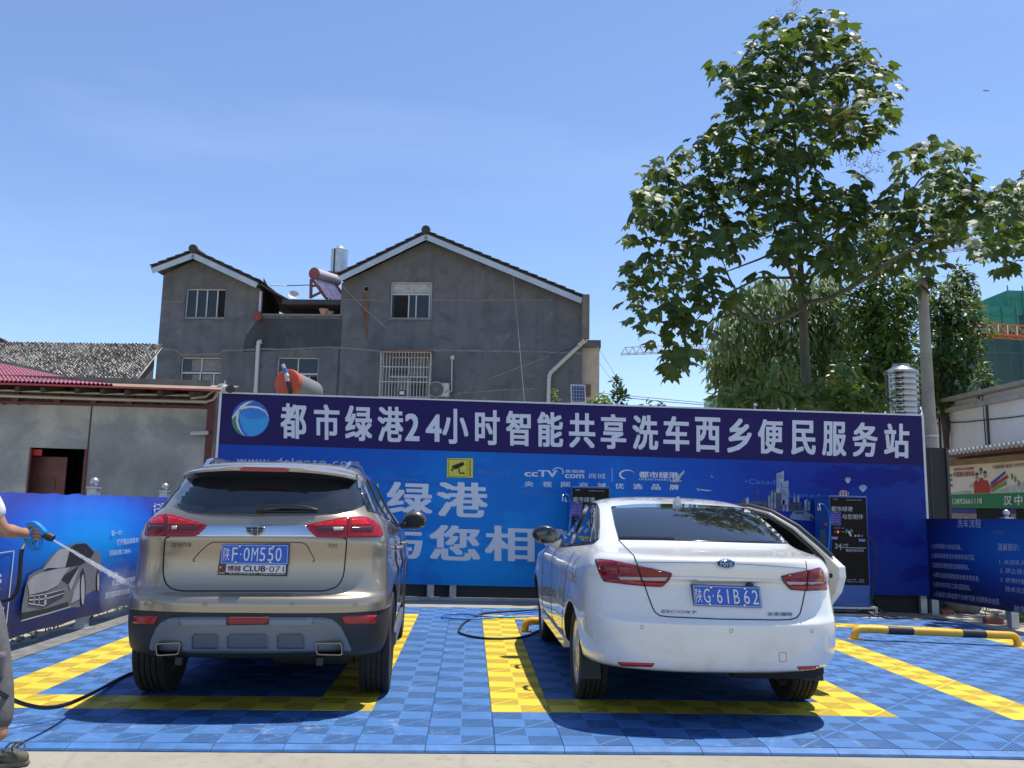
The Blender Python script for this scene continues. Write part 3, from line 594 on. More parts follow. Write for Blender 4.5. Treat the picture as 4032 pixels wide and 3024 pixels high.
# ================================================================ grey houses behind
HA = rad(-5.4); HP = Plane(0, 30.0, 0, HA)
zh = lambda x, y: (560+x*.83183, 850+y*.83183)
def hl(x, y, off=0.0): return HP.L(*zh(x, y), off)
def m_stucco(name, c0, c1, seed):
    k = NT(name); v = k.coord((1,1,1)); 
    ad = k.n('ShaderNodeVectorMath', operation='ADD'); ad.inputs[1].default_value = (seed, seed*.7, 0); k.l(v, ad.inputs[0]); v = ad.outputs[0]
    a = k.noise(v, .55, 6, .65, .3); b_ = k.noise(v, 1.5, 6, .62, .6); st = k.noise(k.coord((2.2,2.2,.10)), 1.2, 5, .6)
    col = k.ramp(a, [(.3, c0), (.55, tuple((p+q)/2 for p, q in zip(c0, c1))), (.72, c1)])
    col = k.mix(k.ramp(b_, [(.36, (.45,)*3), (.5, (0,)*3)]), col, tuple(q*.62 for q in c0)); col = k.mix(k.ramp(b_, [(.6, (0,)*3), (.72, (.45,)*3)]), col, tuple(q*1.4 for q in c1))
    col = k.mix(k.ramp(st, [(.52, (0,)*3), (.68, (.30,)*3)]), col, tuple(q*.5 for q in c0))
    k.l(col, k.b.inputs['Base Color']); k.set(Roughness=.95); k.bump(b_, .4, .05); return k.m
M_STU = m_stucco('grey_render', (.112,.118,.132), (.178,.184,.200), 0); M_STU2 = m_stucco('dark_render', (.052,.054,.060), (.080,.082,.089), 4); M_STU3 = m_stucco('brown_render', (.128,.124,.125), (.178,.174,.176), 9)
M_LINE = mt('mortar_line', (.20,.20,.205), .95, var=.2, scale=2); M_ROOF = mt('dark_tile', (.055,.05,.048), .85, var=.4, scale=5, bump=.5, bscale=9)
M_FASC = mt('fascia_metal', (.46,.50,.55), .4, .35, var=.15, scale=1.5); M_WF = mt('window_frame_white', (.52,.53,.54), .4); M_GL = mt('window_glass', (.018,.020,.022), .06, spec=.6); M_CUR = mt('curtain', (.22,.21,.20), .9, var=.25, scale=9)
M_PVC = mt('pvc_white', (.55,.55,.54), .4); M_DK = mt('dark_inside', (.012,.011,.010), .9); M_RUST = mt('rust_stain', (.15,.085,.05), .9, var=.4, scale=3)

def holed(b, outer, holes, depth=.16):       # wall with real openings, in facade coordinates
    loops = [[Vector((p.x, p.z, 0)) for p in outer]] + [[Vector((x, z, 0)) for x, z in h] for h in holes]
    flat = [p for l in loops for p in l]; tris = geometry.tessellate_polygon(loops)
    b.add([(p.x, 0, p.y) for p in flat], [tuple(t) for t in tris])
    for h in holes:
        n = len(h); b.add([(x, 0, z) for x, z in h] + [(x, depth, z) for x, z in h], [(i, (i+1) % n, n+(i+1) % n, n+i) for i in range(n)])
def rect(x0, y0, x1, y1):
    a = hl(x0, y0); c = hl(x1, y1); return (a.x, a.z, c.x, c.z)
def window(root, r, verts, horiz, curtain=None, open_=None, dep=.15, jt=.05):
    x0, zt_, x1, zb_ = r; w_ = x1-x0; h_ = zt_-zb_
    win = MB()
    fr = lambda a, c, d, e: win.box((x0+w_*a, dep-.04, zb_+h_*d), (x0+w_*c, dep, zb_+h_*e))
    t = jt/w_; u = jt/h_
    fr(0, t, 0, 1); fr(1-t, 1, 0, 1); win.box((x0+jt, dep-.04, zb_), (x1-jt, dep, zb_+jt)); win.box((x0+jt, dep-.04, zt_-jt), (x1-jt, dep, zt_))
    for hz in horiz: win.box((x0+jt, dep-.045, zb_+h_*hz-.035), (x1-jt, dep-.001, zb_+h_*hz+.035))
    for vx, d, e in verts: win.box((x0+w_*vx-.025, dep-.05, zb_+h_*d+.036), (x0+w_*vx+.025, dep-.002, zb_+h_*e-.036))
    wo = win.build('window', M_WF, root, local=True)
    b = MB(); b.box((x0, dep+.01, zb_), (x1, dep+.018, zt_)); p = b.build('pane', M_GL, wo, local=True)
    if open_:
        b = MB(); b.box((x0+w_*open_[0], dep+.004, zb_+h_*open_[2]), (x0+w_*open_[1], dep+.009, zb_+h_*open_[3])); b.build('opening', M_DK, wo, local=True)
    if curtain:
        for a, c, d, e in curtain:
            b = MB(); n = 14; q = [(x0+w_*(a+(c-a)*i/n), dep+.006+.003*(i % 2)) for i in range(n+1)]
            b.add([(x, y-.004, zb_+h_*d) for x, y in q]+[(x, y-.004, zb_+h_*e) for x, y in q], [(i, i+1, n+2+i, n+1+i) for i in range(n)]); b.build('curtain', M_CUR, wo, local=True, smooth=80)
    b = MB(); b.box((x0-.06, -.06, zb_-.07), (x1+.06, .0, zb_-.005)); b.build('sill', M_LINE, wo, local=True)
    return wo
def wavy(root, pts, wd, name='mortar_ridge', mat=None):      # raised uneven mortar line across the render
    b = MB(); P = []
    for i in range(len(pts)-1):
        a, c = Vector(pts[i]), Vector(pts[i+1]); n = max(2, int((c-a).length/.22))
        for q in range(n): P.append(a.lerp(c, q/n))
    P.append(Vector(pts[-1])); n = len(P); R_ = random.Random(len(P))
    up = [(p.x, -.028, p.z+wd*(.3+.9*R_.random())) for p in P]; lo = [(p.x, -.028, p.z-wd*(.2+.7*R_.random())) for p in P]; bk1 = [(x, -.001, z+.02) for x, y, z in up]; bk2 = [(x, -.001, z-.02) for x, y, z in lo]
    b.add(bk2+lo+up+bk1, [(r*n+i, r*n+i+1, (r+1)*n+i+1, (r+1)*n+i) for r in range(3) for i in range(n-1)]); return b.build(name, mat or M_LINE, root, local=True)
def gable_roof(root, L, A, R_, D, ov=.45):                    # L, A, R_: facade points of the roof edge; D depth
    for (p, q) in ((L, A), (A, R_)):
        d = (q-p).normalized(); up = Vector((-d.z, 0, d.x)) if d.x > 0 else Vector((d.z, 0, -d.x))
        b = MB(); th = .07
        P = [p, q, q+up*th, p+up*th]; b.prism([Vector((v.x, -ov+.02, v.z)) for v in P], (0, D, 0))
        # tile courses stepping down the slope
        n = max(5, int((q-p).length/.42)); hi = p if p.z > q.z else q; lo = q if p.z > q.z else p
        for i in range(n):
            a = lo.lerp(hi, i/n); c = lo.lerp(hi, (i+1.18)/n if i < n-1 else 1); a = a+up*(th+.055); c = c+up*(th+.005)
            b.prism([Vector((v.x, -ov-.03-.01*(i % 3), v.z)) for v in (a, c, c+up*.045, a+up*.045)], (0, D+.05, 0))
        b.build('roof', M_ROOF, root, local=True)
        b = MB(); P = [p-up*.005, q-up*.005, q-up*.24, p-up*.24]; b.prism([Vector((v.x, -ov, v.z)) for v in P], (0, .03, 0)); b.build('bargeboard', M_FASC, root, local=True)
        b = MB(); P = [p-up*.02, q-up*.02, q-up*.06, p-up*.06]; b.prism([Vector((v.x, -ov+.035, v.z)) for v in P], (0, ov-.05, 0)); b.build('soffit', mt('soffit_wood', (.10,.075,.055), .9, var=.3), root, local=True)
    b = MB(); c = A+Vector((0, 0, .16)); b.lathe([(.02,-.12),(.17,-.10),(.2,0),(.17,.12),(.10,.16)], 14, Matrix.Translation((c.x, -ov-.02, c.z)) @ RM4('X', -90)); b.tube([(c.x, -ov, c.z), (c.x, D-.6, c.z)], .13, 8); b.build('ridge', M_ROOF, root, local=True)

# ---- right house
hr = empty('grey_house', HP.o, HA, 'large grey rendered gable house behind the billboard with a barred window', 'house')
eL, eA, eR = hl(940,300), hl(1350,100), hl(2085,402)
wallL, wallR = hl(944,320).x, hl(2083,500).x
gA = hl(1350,118); zbt = -1.0
r_ru = rect(1178,310,1367,486); r_rl = rect(1168,665,1352,868)
outer = [Vector((wallL,0,zbt)), Vector((wallR,0,zbt)), Vector((wallR,0,hl(2083,412).z)), Vector((gA.x,0,gA.z)), Vector((wallL,0,hl(944,318).z))]
H4 = lambda r: [(r[0],r[3]),(r[2],r[3]),(r[2],r[1]),(r[0],r[1])]
b = MB(); holed(b, outer, [H4(r_ru), H4(r_rl)])
b.add([(wallL,0,zbt),(wallL,10,zbt),(wallL,10,outer[4].z),(wallL,0,outer[4].z),(wallR,0,zbt),(wallR,10,zbt),(wallR,10,outer[2].z),(wallR,0,outer[2].z),(gA.x,10,gA.z)], [(1,0,3,2),(4,5,6,7),(5,1,2,8,6)])
b.build('wall', M_STU, hr, local=True)
up_ = [Vector((wallL+.01,-.012,hl(950,398).z)), Vector((wallR-.01,-.012,hl(2080,404).z)), Vector((gA.x,-.012,gA.z-.05))]
b = MB(); seg = [hl(x, y) for x, y in ((952,398),(1160,402),(1166,402))]; seg2 = [hl(x, y) for x, y in ((1376,402),(1700,398),(1945,398),(1350,130),(958,312))]
zz = [hl(950,400), hl(1172,404), Vector((r_ru[0]-.06,0,r_ru[1]+.06)), Vector((r_ru[2]+.06,0,r_ru[1]+.06)), hl(1374,402), hl(1700,396), hl(1930,396)]
top = [zz[0], Vector((zz[2].x,0,hl(1172,404).z)), zz[2], zz[3], Vector((zz[3].x,0,hl(1374,402).z)), zz[5], zz[6], hl(1350,128), hl(952,312)]
b.sheet([Vector((p.x, -.012, p.z)) for p in top]); b.build('upper_render', M_STU3, hr, local=True)
wavy(hr, [hl(940,625), hl(1040,632), hl(1150,645), hl(1300,636), hl(1700,640), hl(2080,650)], .05)
wavy(hr, [hl(1374,400), hl(1560,400), hl(1940,396)], .025); wavy(hr, [hl(950,396), hl(1168,402)], .02)
wavy(hr, [hl(1490,840), hl(1700,825), hl(1860,818)], .025)
window(hr, r_ru, [(.5,.68,1),(.44,0,.66),(.62,0,.66),(.94,0,.66)], [.67], None, (.08,.44,.04,.62)).name = 'window'
b = MB(); x0_, zt_, x1_, zb_ = r_ru; b.box((x0_+.06, .150, zb_+(zt_-zb_)*.71), (x1_-.06, .156, zt_-.06)); b.build('paper_cover', mt('paper', (.42,.43,.42), .9, var=.25, scale=8), hr, local=True)
window(hr, r_rl, [(.5,.55,1),(.5,0,.5)], [.53], [(.2,.55,.0,.5),(.55,.9,.55,.95)])
# window cage
x0_, zt_, x1_, zb_ = r_rl; cg = MB(); x0_ -= .25; x1_ += .12; zt_ += .1; yf_ = -.5
for i in range(17): x = x0_+(x1_-x0_)*i/16; cg.bar((x, yf_, zb_-.6), (x, yf_, zt_), .022)
for f in (0, .25, .5, .75, 1): z = zb_-.6+(zt_-zb_+.6)*f; cg.bar((x0_, yf_+.02, z), (x1_, yf_+.02, z), .035); cg.bar((x0_, yf_, z), (x0_, 0, z), .03); cg.bar((x1_, yf_, z), (x1_, 0, z), .03)
for x in (x0_, x1_):
    for y in (-.34, -.17): cg.bar((x, y, zb_-.6), (x, y, zt_), .022)
cg.build('window_cage', mt('cage_paint', (.50,.49,.46), .5, var=.15), hr, local=True)
b = MB(); b.box((x0_-.05, yf_-.05, zt_+.02), (x1_+.05, -.001, zt_+.06)); b.build('cage_cover', mt('rust_red', (.22,.09,.06), .8, var=.3), hr, local=True)
gable_roof(hr, eL, eA, eR, 10.5)
b = MB(); v0 = hl(1062,348); b.lathe([(.11,0),(.15,.0),(.15,.06),(.10,.06)], 14, Matrix.Translation((v0.x, -.001, v0.z)) @ RM4('X', 90), cap=False); b.build('vent_pipe', M_LINE, hr, local=True)
b = MB(); b.lathe([(.11, 0), (.001, 0)], 14, Matrix.Translation((v0.x, -.015, v0.z)) @ RM4('X', 90), cap=False); b.build('vent_opening', M_DK, hr, local=True)
b = MB(); q = [hl(1050,355),hl(1074,358),hl(1072,440),hl(1068,520),hl(1064,600),hl(1058,560),hl(1050,500),hl(1044,430)]; b.sheet([Vector((p.x,-.018,p.z)) for p in q]); b.build('rust_streak', M_RUST, hr, local=True)
def hpipe(root, pts, r, name='drain_pipe'):
    b = MB(); b.tube([Vector((p.x, -.10, p.z)) for p in pts], r, 10)
    for i in range(len(pts)-1):
        for f in (.12, .88): c = pts[i].lerp(pts[i+1], f); d = (pts[i+1]-pts[i]).normalized()*.03; c = Vector((c.x, -.10, c.z)); d = Vector((d.x, 0, d.z)); b.tube([c-d, c+d], r*1.18, 10)
    return b.build(name, M_PVC, root, local=True, smooth=50)
hpipe(hr, [hl(2100,592), hl(2088,598), hl(1935,742), hl(1926,762), hl(1922,900)], .085)
b = MB(); b.tube([Vector((p.x,-.06,p.z)) for p in (hl(2088,420), hl(2090,590))], .04, 8); b.build('drain_pipe', M_PVC, hr, local=True)
b = MB(); p0, p1 = hl(2084,382), hl(2108,590); b.box((wallR-.02, -.5, hl(2100,590).z), (wallR+.28, -.2, hl(2100,385).z)); b.build('side_parapet', mt('brick_edge', (.20,.17,.14), .9, var=.3), hr, local=True)
cw = MB(); a_, c_ = hl(2084,618), hl(2148,850); cw.box((wallR+.001, .3, c_.z-2), (c_.x+.15, 2.5, a_.z)); cw.build('cream_annexe', mt('cream_plaster', (.55,.47,.36), .85, var=.12), hr, local=True)
b = MB(); b.box((wallR+.001, .1, a_.z+.001), (c_.x+.2, 2.6, hl(2100,585).z)); b.build('annexe_slab', M_STU, hr, local=True)
b = MB(); a_, c_ = hl(2094,795), hl(2122,850)
for i in range(5): x = a_.x+(c_.x-a_.x)*i/4; b.bar((x, .27, c_.z), (x, .27, a_.z), .04)
for i in range(5): z = c_.z+(a_.z-c_.z)*i/4; b.bar((a_.x, .27, z), (c_.x, .27, z), .04)
b.build('annexe_grille', mt('grille_brown', (.2,.15,.11), .8), hr, local=True)

# ---- left house with the balcony link
hlft = empty('grey_house', HP.o, HA, 'smaller grey gable house on the left joined by a dark balcony wall', 'house')
fl, fr_ = hl(100,280), hl(560,350); bl_ = hl(62,850)
r_lu = rect(208,343,388,483); r_ll = rect(184,668,365,832); r_ml = rect(640,668,826,852)
lx0 = hl(75,600).x; xr = hl(943,600).x-.02
zpar = hl(750,474).z; gA2 = hl(264,205)
outer = [Vector((lx0,0,zbt)), Vector((xr,0,zbt)), Vector((xr,0,zpar)), Vector((fr_.x,0,zpar)), Vector((fr_.x,0,hl(560,346).z)), Vector((gA2.x,0,gA2.z)), Vector((lx0,0,hl(100,278).z))]
b = MB(); holed(b, outer, [H4(r_lu), H4(r_ll), H4(r_ml)])
b.add([(lx0,0,zbt),(lx0,10,zbt),(lx0,10,outer[6].z),(lx0,0,outer[6].z),(gA2.x,10,gA2.z),(fr_.x,10,outer[4].z),(fr_.x,10,zbt)], [(1,0,3,2),(1,3,2)] [:1]+[(6,1,2,4,5)])
b.box((fr_.x, .001, zbt), (xr, .2, zpar-.002)) if False else None
b.build('wall', M_STU, hlft, local=True)
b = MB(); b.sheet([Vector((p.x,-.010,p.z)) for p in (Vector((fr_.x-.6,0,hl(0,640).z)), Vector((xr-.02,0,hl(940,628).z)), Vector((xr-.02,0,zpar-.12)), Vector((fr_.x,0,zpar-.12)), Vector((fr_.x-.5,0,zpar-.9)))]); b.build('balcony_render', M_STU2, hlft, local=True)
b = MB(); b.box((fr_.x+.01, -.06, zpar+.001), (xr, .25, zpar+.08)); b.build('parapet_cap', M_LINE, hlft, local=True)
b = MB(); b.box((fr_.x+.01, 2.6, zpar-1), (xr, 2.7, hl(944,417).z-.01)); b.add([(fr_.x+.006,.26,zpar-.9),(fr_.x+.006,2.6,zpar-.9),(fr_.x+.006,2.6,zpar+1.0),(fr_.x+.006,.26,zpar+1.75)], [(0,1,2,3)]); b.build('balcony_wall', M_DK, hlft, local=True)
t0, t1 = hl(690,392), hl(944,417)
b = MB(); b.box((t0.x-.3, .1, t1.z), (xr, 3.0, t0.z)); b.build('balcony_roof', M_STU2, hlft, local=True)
upz = [Vector((lx0+.01,0,hl(100,405).z)), Vector((r_lu[0]-.06,0,hl(100,408).z)), Vector((r_lu[0]-.06,0,r_lu[1]+.05)), Vector((r_lu[2]+.06,0,r_lu[1]+.05)), Vector((r_lu[2]+.06,0,hl(400,404).z)), Vector((fr_.x-.01,0,hl(540,408).z)), Vector((fr_.x-.01,0,hl(560,352).z)), Vector((gA2.x,0,gA2.z-.1)), Vector((lx0+.01,0,hl(100,284).z))]
b = MB(); b.sheet([Vector((p.x,-.012,p.z)) for p in upz]); b.build('upper_render', M_STU3, hlft, local=True)
wavy(hlft, [hl(100,404), hl(195,408)], .025); wavy(hlft, [hl(70,630), hl(150,634), hl(172,645), hl(190,658), hl(365,655), hl(385,638), hl(560,632), hl(700,632), hl(890,622), hl(940,626)], .04)
window(hlft, r_lu, [(.27,0,1),(.52,0,1),(.78,0,1)], [], None, (.80,.97,.04,.96)); window(hlft, r_ll, [(.5,.56,1),(.48,0,.54),(.82,0,.54)], [.55], [(.25,.96,.6,.95),(.28,.46,.03,.5),(.52,.95,.03,.5)])
window(hlft, r_ml, [(.5,.6,1),(.55,0,.54),(.78,0,.54)], [.57], None, (.80,.97,.02,.5))
gable_roof(hlft, hl(64,262), hl(262,188), hl(566,330), 10.0)
# right slope running on down over the balcony
b = MB(); p, q = hl(566,332), hl(702,404); n = 16
for i in range(n): x = p.x+(q.x-p.x)*i/n; z = p.z+(q.z-p.z)*(i/n)**.92; x2 = p.x+(q.x-p.x)*(i+1.1)/n; z2 = p.z+(q.z-p.z)*((i+1.1)/n)**.92; b.prism([Vector((x,-.3+.7*i/n,z)),Vector((x2,-.3+.7*i/n,z2)),Vector((x2,-.3+.7*i/n,z2+.09)),Vector((x,-.3+.7*i/n,z+.05))], (0, 6, 0))
b.build('roof', M_ROOF, hlft, local=True)
hpipe(hlft, [hl(566,598), hl(556,600), hl(552,625), hl(540,860)], .085)
b = MB(); b.box((fr_.x-.02, -.03, zpar+.1), (fr_.x+.06, .12, hl(560,356).z)); b.build('corner_pipe', M_PVC, hlft, local=True)
b = MB(); c = hl(553,478); b.ball((c.x, -.12, c.z), .18, 10, (1,.7,1.25)); tag(b.build('cloth_bundle', mt('red_cloth', (.28,.07,.05), .9, var=.3), hlft, local=True))
# things on the balcony ledge
def lathe_thing(name, c, prof, mat, label, cat, n=16):
    b = MB(); b.lathe(prof, n, Matrix.Translation(c)); return tag(b.build(name, mat, smooth=45), label, cat)
c = HP.W(hl(857,466) + Vector((0,.05,0))); c.z = zpar+.08; lathe_thing('flower_pot', c, [(.13,0),(.19,.2),(.21,.2),(.21,.23),(.17,.23),(.15,.19)], mt('terracotta', (.45,.26,.18), .8), 'pale terracotta bowl on the balcony ledge of the left grey house', 'flower pot')
c = HP.W(hl(888,467) + Vector((0,.05,0))); c.z = zpar+.08; lathe_thing('flower_pot', c, [(.12,0),(.16,.11),(.17,.13),(.14,.13),(.12,.1)], mt('terracotta_dark', (.32,.17,.12), .8), 'low brown dish on the balcony ledge right of the pale bowl', 'flower pot')
# ---- things on the roofs
SHX = HP.W(hl(812,388)+Vector((0,1.0,0)))
def solar_heater():
    a = HP.W(hl(812,272, -1.0)); e = HP.W(hl(918,305, -2.6)); r = .27
    root = empty('solar_heater', HP.W(Vector((hl(812,388,-1.0).x, 1.0, t0.z))), 0, 'dusty red and white solar water heater on the roof between the two grey houses', 'solar water heater')
    ax = (e-a).normalized(); M = Matrix.Translation(a) @ ax.to_track_quat('Z', 'Y').to_matrix().to_4x4(); L = (e-a).length
    b = MB(); b.lathe([(r-.02,.06),(r-.02,L)], 20, M); b.build('tank', mt('heater_white', (.55,.50,.52), .35), root, smooth=40)
    b = MB(); b.lathe([(.02,0),(r-.03,-.02),(r,.0),(r,.07)], 20, M); b.build('end_cap', mt('heater_red', (.30,.08,.09), .6, var=.15), root, smooth=40)
    b = MB(); b.lathe([(r,L),(r,L+.06),(r-.04,L+.09)], 20, M); b.build('end_cap', mt('heater_red', (.30,.08,.09), .6), root, smooth=40)
    fr = mt('heater_frame', (.24,.06,.065), .6, var=.2)
    S = lambda x, y, d: HP.W(hl(x, y, -d))
    for d, dx in ((1.0, 0), (2.4, 92)):
        b = MB(); b.bar(S(800+dx, 300, d), S(798+dx, 390, d), .12); b.bar(S(806+dx, 300, d), S(870+dx, 390, d), .12); b.bar(S(800+dx, 332, d), S(826+dx, 330, d), .09); b.bar(S(800+dx, 384, d), S(852+dx, 358, d), .09); b.build('stand_frame', fr, root)
    k = mt('heater_tubes', (.55,.45,.50), .12, .7, var=.2, scale=3); b = MB()
    for i in range(14):
        f = i/13; p = a.lerp(e, .08+.86*f) + Vector((0,-.1,-.2)); q = p + (S(880, 395, 1.0)-S(822, 300, 1.0)); b.tube([p, q], .035, 6)
    b.build('vacuum_tubes', k, root, smooth=60)
solar_heater()
p = HP.W(hl(930,275,-4.0)); r0 = (HP.W(hl(970,250,-4.0))-HP.W(hl(890,250,-4.0))).length/2; h0 = HP.W(hl(930,165,-4)).z-p.z
wt = empty('water_tank', p, 0, 'tall ribbed silver water tank standing on the roof beside the red solar heater', 'water tank')
b = MB(); prof = [(r0*.98, 0)]; n = 14
for i in range(n): z = h0*i/n; prof += [(r0*.985, z+.2*h0/n), (r0*1.0, z+.5*h0/n), (r0*.985, z+.9*h0/n)]
b.lathe(prof+[(r0*.98, h0)], 28); b.build('body', mt('tank_steel', (.55,.57,.58), .38, .75, var=.1, scale=3), wt, local=True, smooth=60)
b = MB(); b.lathe([(r0*1.01,h0),(r0*.6,h0+.10),(.18,h0+.15),(.15,h0+.2),(.01,h0+.22)], 28); b.build('lid', mt('tank_lid', (.6,.62,.63), .3, .8), wt, local=True, smooth=60)
b = MB(); b.tube([(-r0*.45,-r0*.93,-1.2),(-r0*.45,-r0*.93,h0*.98)], .03, 6); b.build('pipe', M_HK, wt, local=True)
b = MB(); b.box((-r0*1.1,-r0*1.1,-.08), (r0*1.1,r0*1.1,-.002)); 
for x in (-1,1):
    for y in (-1,1): b.bar((x*r0, y*r0, -.081), (x*r0, y*r0, -2.4), .1)
b.build('platform', mt('platform_wood', (.2,.14,.11), .9), wt, local=True)
# satellite dish
p = HP.W(hl(716,376,-1.2)); b = MB(); R4 = Matrix.Translation(p) @ RM4('Z', 15) @ RM4('X', 62); rr = (HP.W(hl(742,376,-1.2))-HP.W(hl(692,376,-1.2))).length/2
b.lathe([(.01,-.12*rr/.5),(rr*.5,-.06*rr/.5),(rr,.05)], 22, R4, cap=False); 
ds = empty('satellite_dish', Vector((p.x, p.y, t0.z)), 0, 'small white satellite dish on the balcony roof', 'satellite dish'); b.build('reflector', mt('dish_white', (.6,.6,.58), .5), ds, smooth=60)
b = MB(); b.bar((p.x, p.y+.1, t0.z), (p.x, p.y+.08, p.z), .05); b.build('mast', M_STEEL, ds)
# air conditioner
ac = empty('air_conditioner', HP.W(hl(1408,866)), HA, 'white air conditioner unit on the grey wall right of the barred window', 'air conditioner')
a_, c_ = hl(1360,798), hl(1454,862); W_ = c_.x-a_.x; Hh = a_.z-c_.z
b = MB(); b.box((-W_/2,-.42,.05), (W_/2,-.08,.05+Hh)); b.build('casing', mt('ac_white', (.52,.52,.50), .45, var=.05), ac, local=True, bevel=.02)
b = MB(); b.lathe([(.30,0),(.34,.0),(.34,.025),(.30,.025)], 24, Matrix.Translation((-W_*.13,-.422,.05+Hh*.5)) @ RM4('X', 90), cap=False)
for i in range(6): rr = .05*(i+1)-.01; b.lathe([(rr-.006,.0),(rr,.012),(rr+.006,.0)], 20, Matrix.Translation((-W_*.13,-.424,.05+Hh*.5)) @ RM4('X', 90), cap=False)
for i in range(8): a = math.pi*i/8; b.bar((-W_*.13-.31*math.cos(a),-.44,.05+Hh*.5-.31*math.sin(a)), (-W_*.13+.31*math.cos(a),-.44,.05+Hh*.5+.31*math.sin(a)), .008)
b.build('fan_grille', mt('ac_grey', (.30,.30,.29), .5), ac, local=True)
b = MB(); b.lathe([(.30, 0), (.01, 0)], 24, Matrix.Translation((-W_*.13,-.4215,.05+Hh*.5)) @ RM4('X', 90), cap=False); b.build('fan', mt('fan_dark', (.08,.085,.085), .6), ac, local=True)
b = MB(); b.sheet([(W_*.30,-.4225,.16),(W_*.42,-.4225,.22),(W_*.46,-.4225,.36),(W_*.36,-.4225,.26)]); b.build('sticker', mt('ac_sticker', (.25,.06,.25), .5), ac, local=True)
b = MB(); b.box((-W_/2+.05,-.5,0), (-W_/2+.1,0,.045)); b.box((W_/2-.1,-.5,0), (W_/2-.05,0,.045)); b.build('bracket', M_STEEL, ac, local=True)
b = MB(); b.tube([(W_/2+.005,-.3,.25),(W_/2+.09,-.2,.3),(W_/2+.06,-.06,.7),(W_/2+.05,-.05,1.6),(W_/2+.06,-.02,1.72)], .03, 8); b.ball((W_/2+.06,-.02,1.75), .11, 8); b.build('pipe', M_PVC, ac, local=True)

# ================================================================ left shed
SP = Plane(-8, 9.2, 0, rad(.8))
zsd = lambda x, y: (x*.48216, 1200+y*.48216)
def sl_(x, y, off=0.0): return SP.L(*zsd(x, y), off)
k = NT('shed_sheet'); v = k.coord(); a = k.noise(v, .9, 5, .6, .4); f = k.noise(v, 38, 4, .75); g2 = k.noise(k.coord((1,1,.3)), 1.4, 3)
col = k.ramp(a, [(.34, (.20,.21,.21)), (.50, (.29,.30,.295)), (.62, (.44,.44,.41))]); col = k.mix(k.ramp(f, [(.34, (.6,)*3), (.44, (0,)*3)]), col, (.13,.13,.12))
k.l(col, k.b.inputs['Base Color']); k.set(Roughness=.55, Metallic=.15); k.bump(f, .15, .005); M_SHED = k.m
M_RED = mt('red_steel', (.13,.04,.036), .6, var=.25, scale=6)
sh = empty('metal_shed', SP.o, SP.a, 'low grey sheet metal shed with a red edged roof and an open doorway', 'shed')
wr = sl_(1695,900).x; xl = -9.0; ztop = sl_(850,828).z; dr = [sl_(250,1165), sl_(722,1180)]
b = MB(); holed(b, [Vector((xl,0,-.2)), Vector((wr,0,-.2)), Vector((wr,0,sl_(1690,848).z)), Vector((xl,0,ztop+.03))], [[(dr[0].x,-.05),(dr[1].x,-.05),(dr[1].x,dr[1].z),(dr[0].x,dr[0].z)]], .05)
b.build('wall', M_SHED, sh, local=True)
b = MB(); xs_ = sl_(735,1000).x; b.box((xs_-.012,-.006,dr[1].z), (xs_+.012,-.001,sl_(760,830).z)); xs_ = sl_(270,900).x; b.build('sheet_seam', mt('seam', (.05,.05,.05), .7), sh, local=True)
b = MB(); b.box((dr[0].x-.6, 2.5, -.1), (dr[1].x+.6, 2.55, 2.6)); b.box((dr[0].x-.62,.06,-.1),(dr[0].x-.6,2.5,2.6)); b.box((dr[1].x+.6,.06,-.1),(dr[1].x+.62,2.5,2.6)); b.box((dr[0].x-.6,.06,2.6),(dr[1].x+.6,2.55,2.65)); b.build('room', mt('room_dark', (.06,.06,.062), .9), sh, local=True)
b = MB(); b.box((dr[1].x-.045,-.03,-.05), (dr[1].x,.02,dr[1].z)); b.box((dr[0].x,-.02,-.05), (dr[0].x+.03,.02,dr[0].z)); b.build('door_frame', M_RED, sh, local=True)
b = MB(); q0, q1 = sl_(243,1238,-.25), sl_(550,1248,-.25); b.box((q0.x, .25, -.05), (q1.x, .29, q0.z)); d_ = b.build('door', mt('door_brown', (.16,.055,.045), .55, var=.2), sh, local=True)
b = MB()
for i in range(5): za, zc = 1.85-i*.36, 2.05-i*.36; b.box((q0.x+.15,.238,za-.3), (q1.x-.15,.2495,zc-.3)) 
b.build('door_panel', mt('door_dark', (.11,.036,.032), .5), d_, local=True)
b = MB(); p_ = sl_(270,1180,-.05); p2 = sl_(340,1232,-.05); b.box((p_.x,.05,p2.z), (p2.x,.056,p_.z)); b.build('red_paper', mt('paper_red', (.5,.03,.03), .7), sh, local=True)
b = MB()
for x in (560,600,650,680): p_ = sl_(x,1260,-1.2); b.bar((p_.x,1.2,-.1), (p_.x,1.2,2.2), .025)
b.build('gate_bars', M_DARK, sh, local=True)
# frieze, posts, eave
zf0, zf1 = sl_(850,830).z, sl_(850,735).z
b = MB(); b.box((xl,-.03,zf0), (wr+.1,.03,zf0+.045)); b.box((xl,-.03,zf1), (wr+.1,.03,zf1+.06))
for x in (470,770,1060,1690,130,-150): p_ = sl_(x,800); b.box((p_.x-.05,-.04,zf0+.045), (p_.x+.05,.04,zf1))
p_ = sl_(1700,1000); b.box((p_.x-.02,-.05,-.1), (p_.x+.10,.05,zf1)); b.build('frame', M_RED, sh, local=True)
b = MB(); 
for x in [40,155,262,370,575,640,905,960,1160,1268,1375,1482,1590,-70,-180]:
    c = sl_(x,785); r1 = .062; n = 14
    b.tube([(c.x+r1*math.cos(2*math.pi*i/n), 0, c.z+r1*math.sin(2*math.pi*i/n)) for i in range(n+1)], .010, 5); b.bar((c.x,0,zf0+.045), (c.x,0,c.z-r1), .016)
b.build('scroll_frieze', mt('iron_brown', (.06,.045,.04), .7), sh, local=True)
b = MB(); b.box((xl,.06,zf0), (wr,.07,zf1+.3)); b.build('frieze_back', mt('backing_pale', (.16,.155,.14), .9, var=.3), sh, local=True)
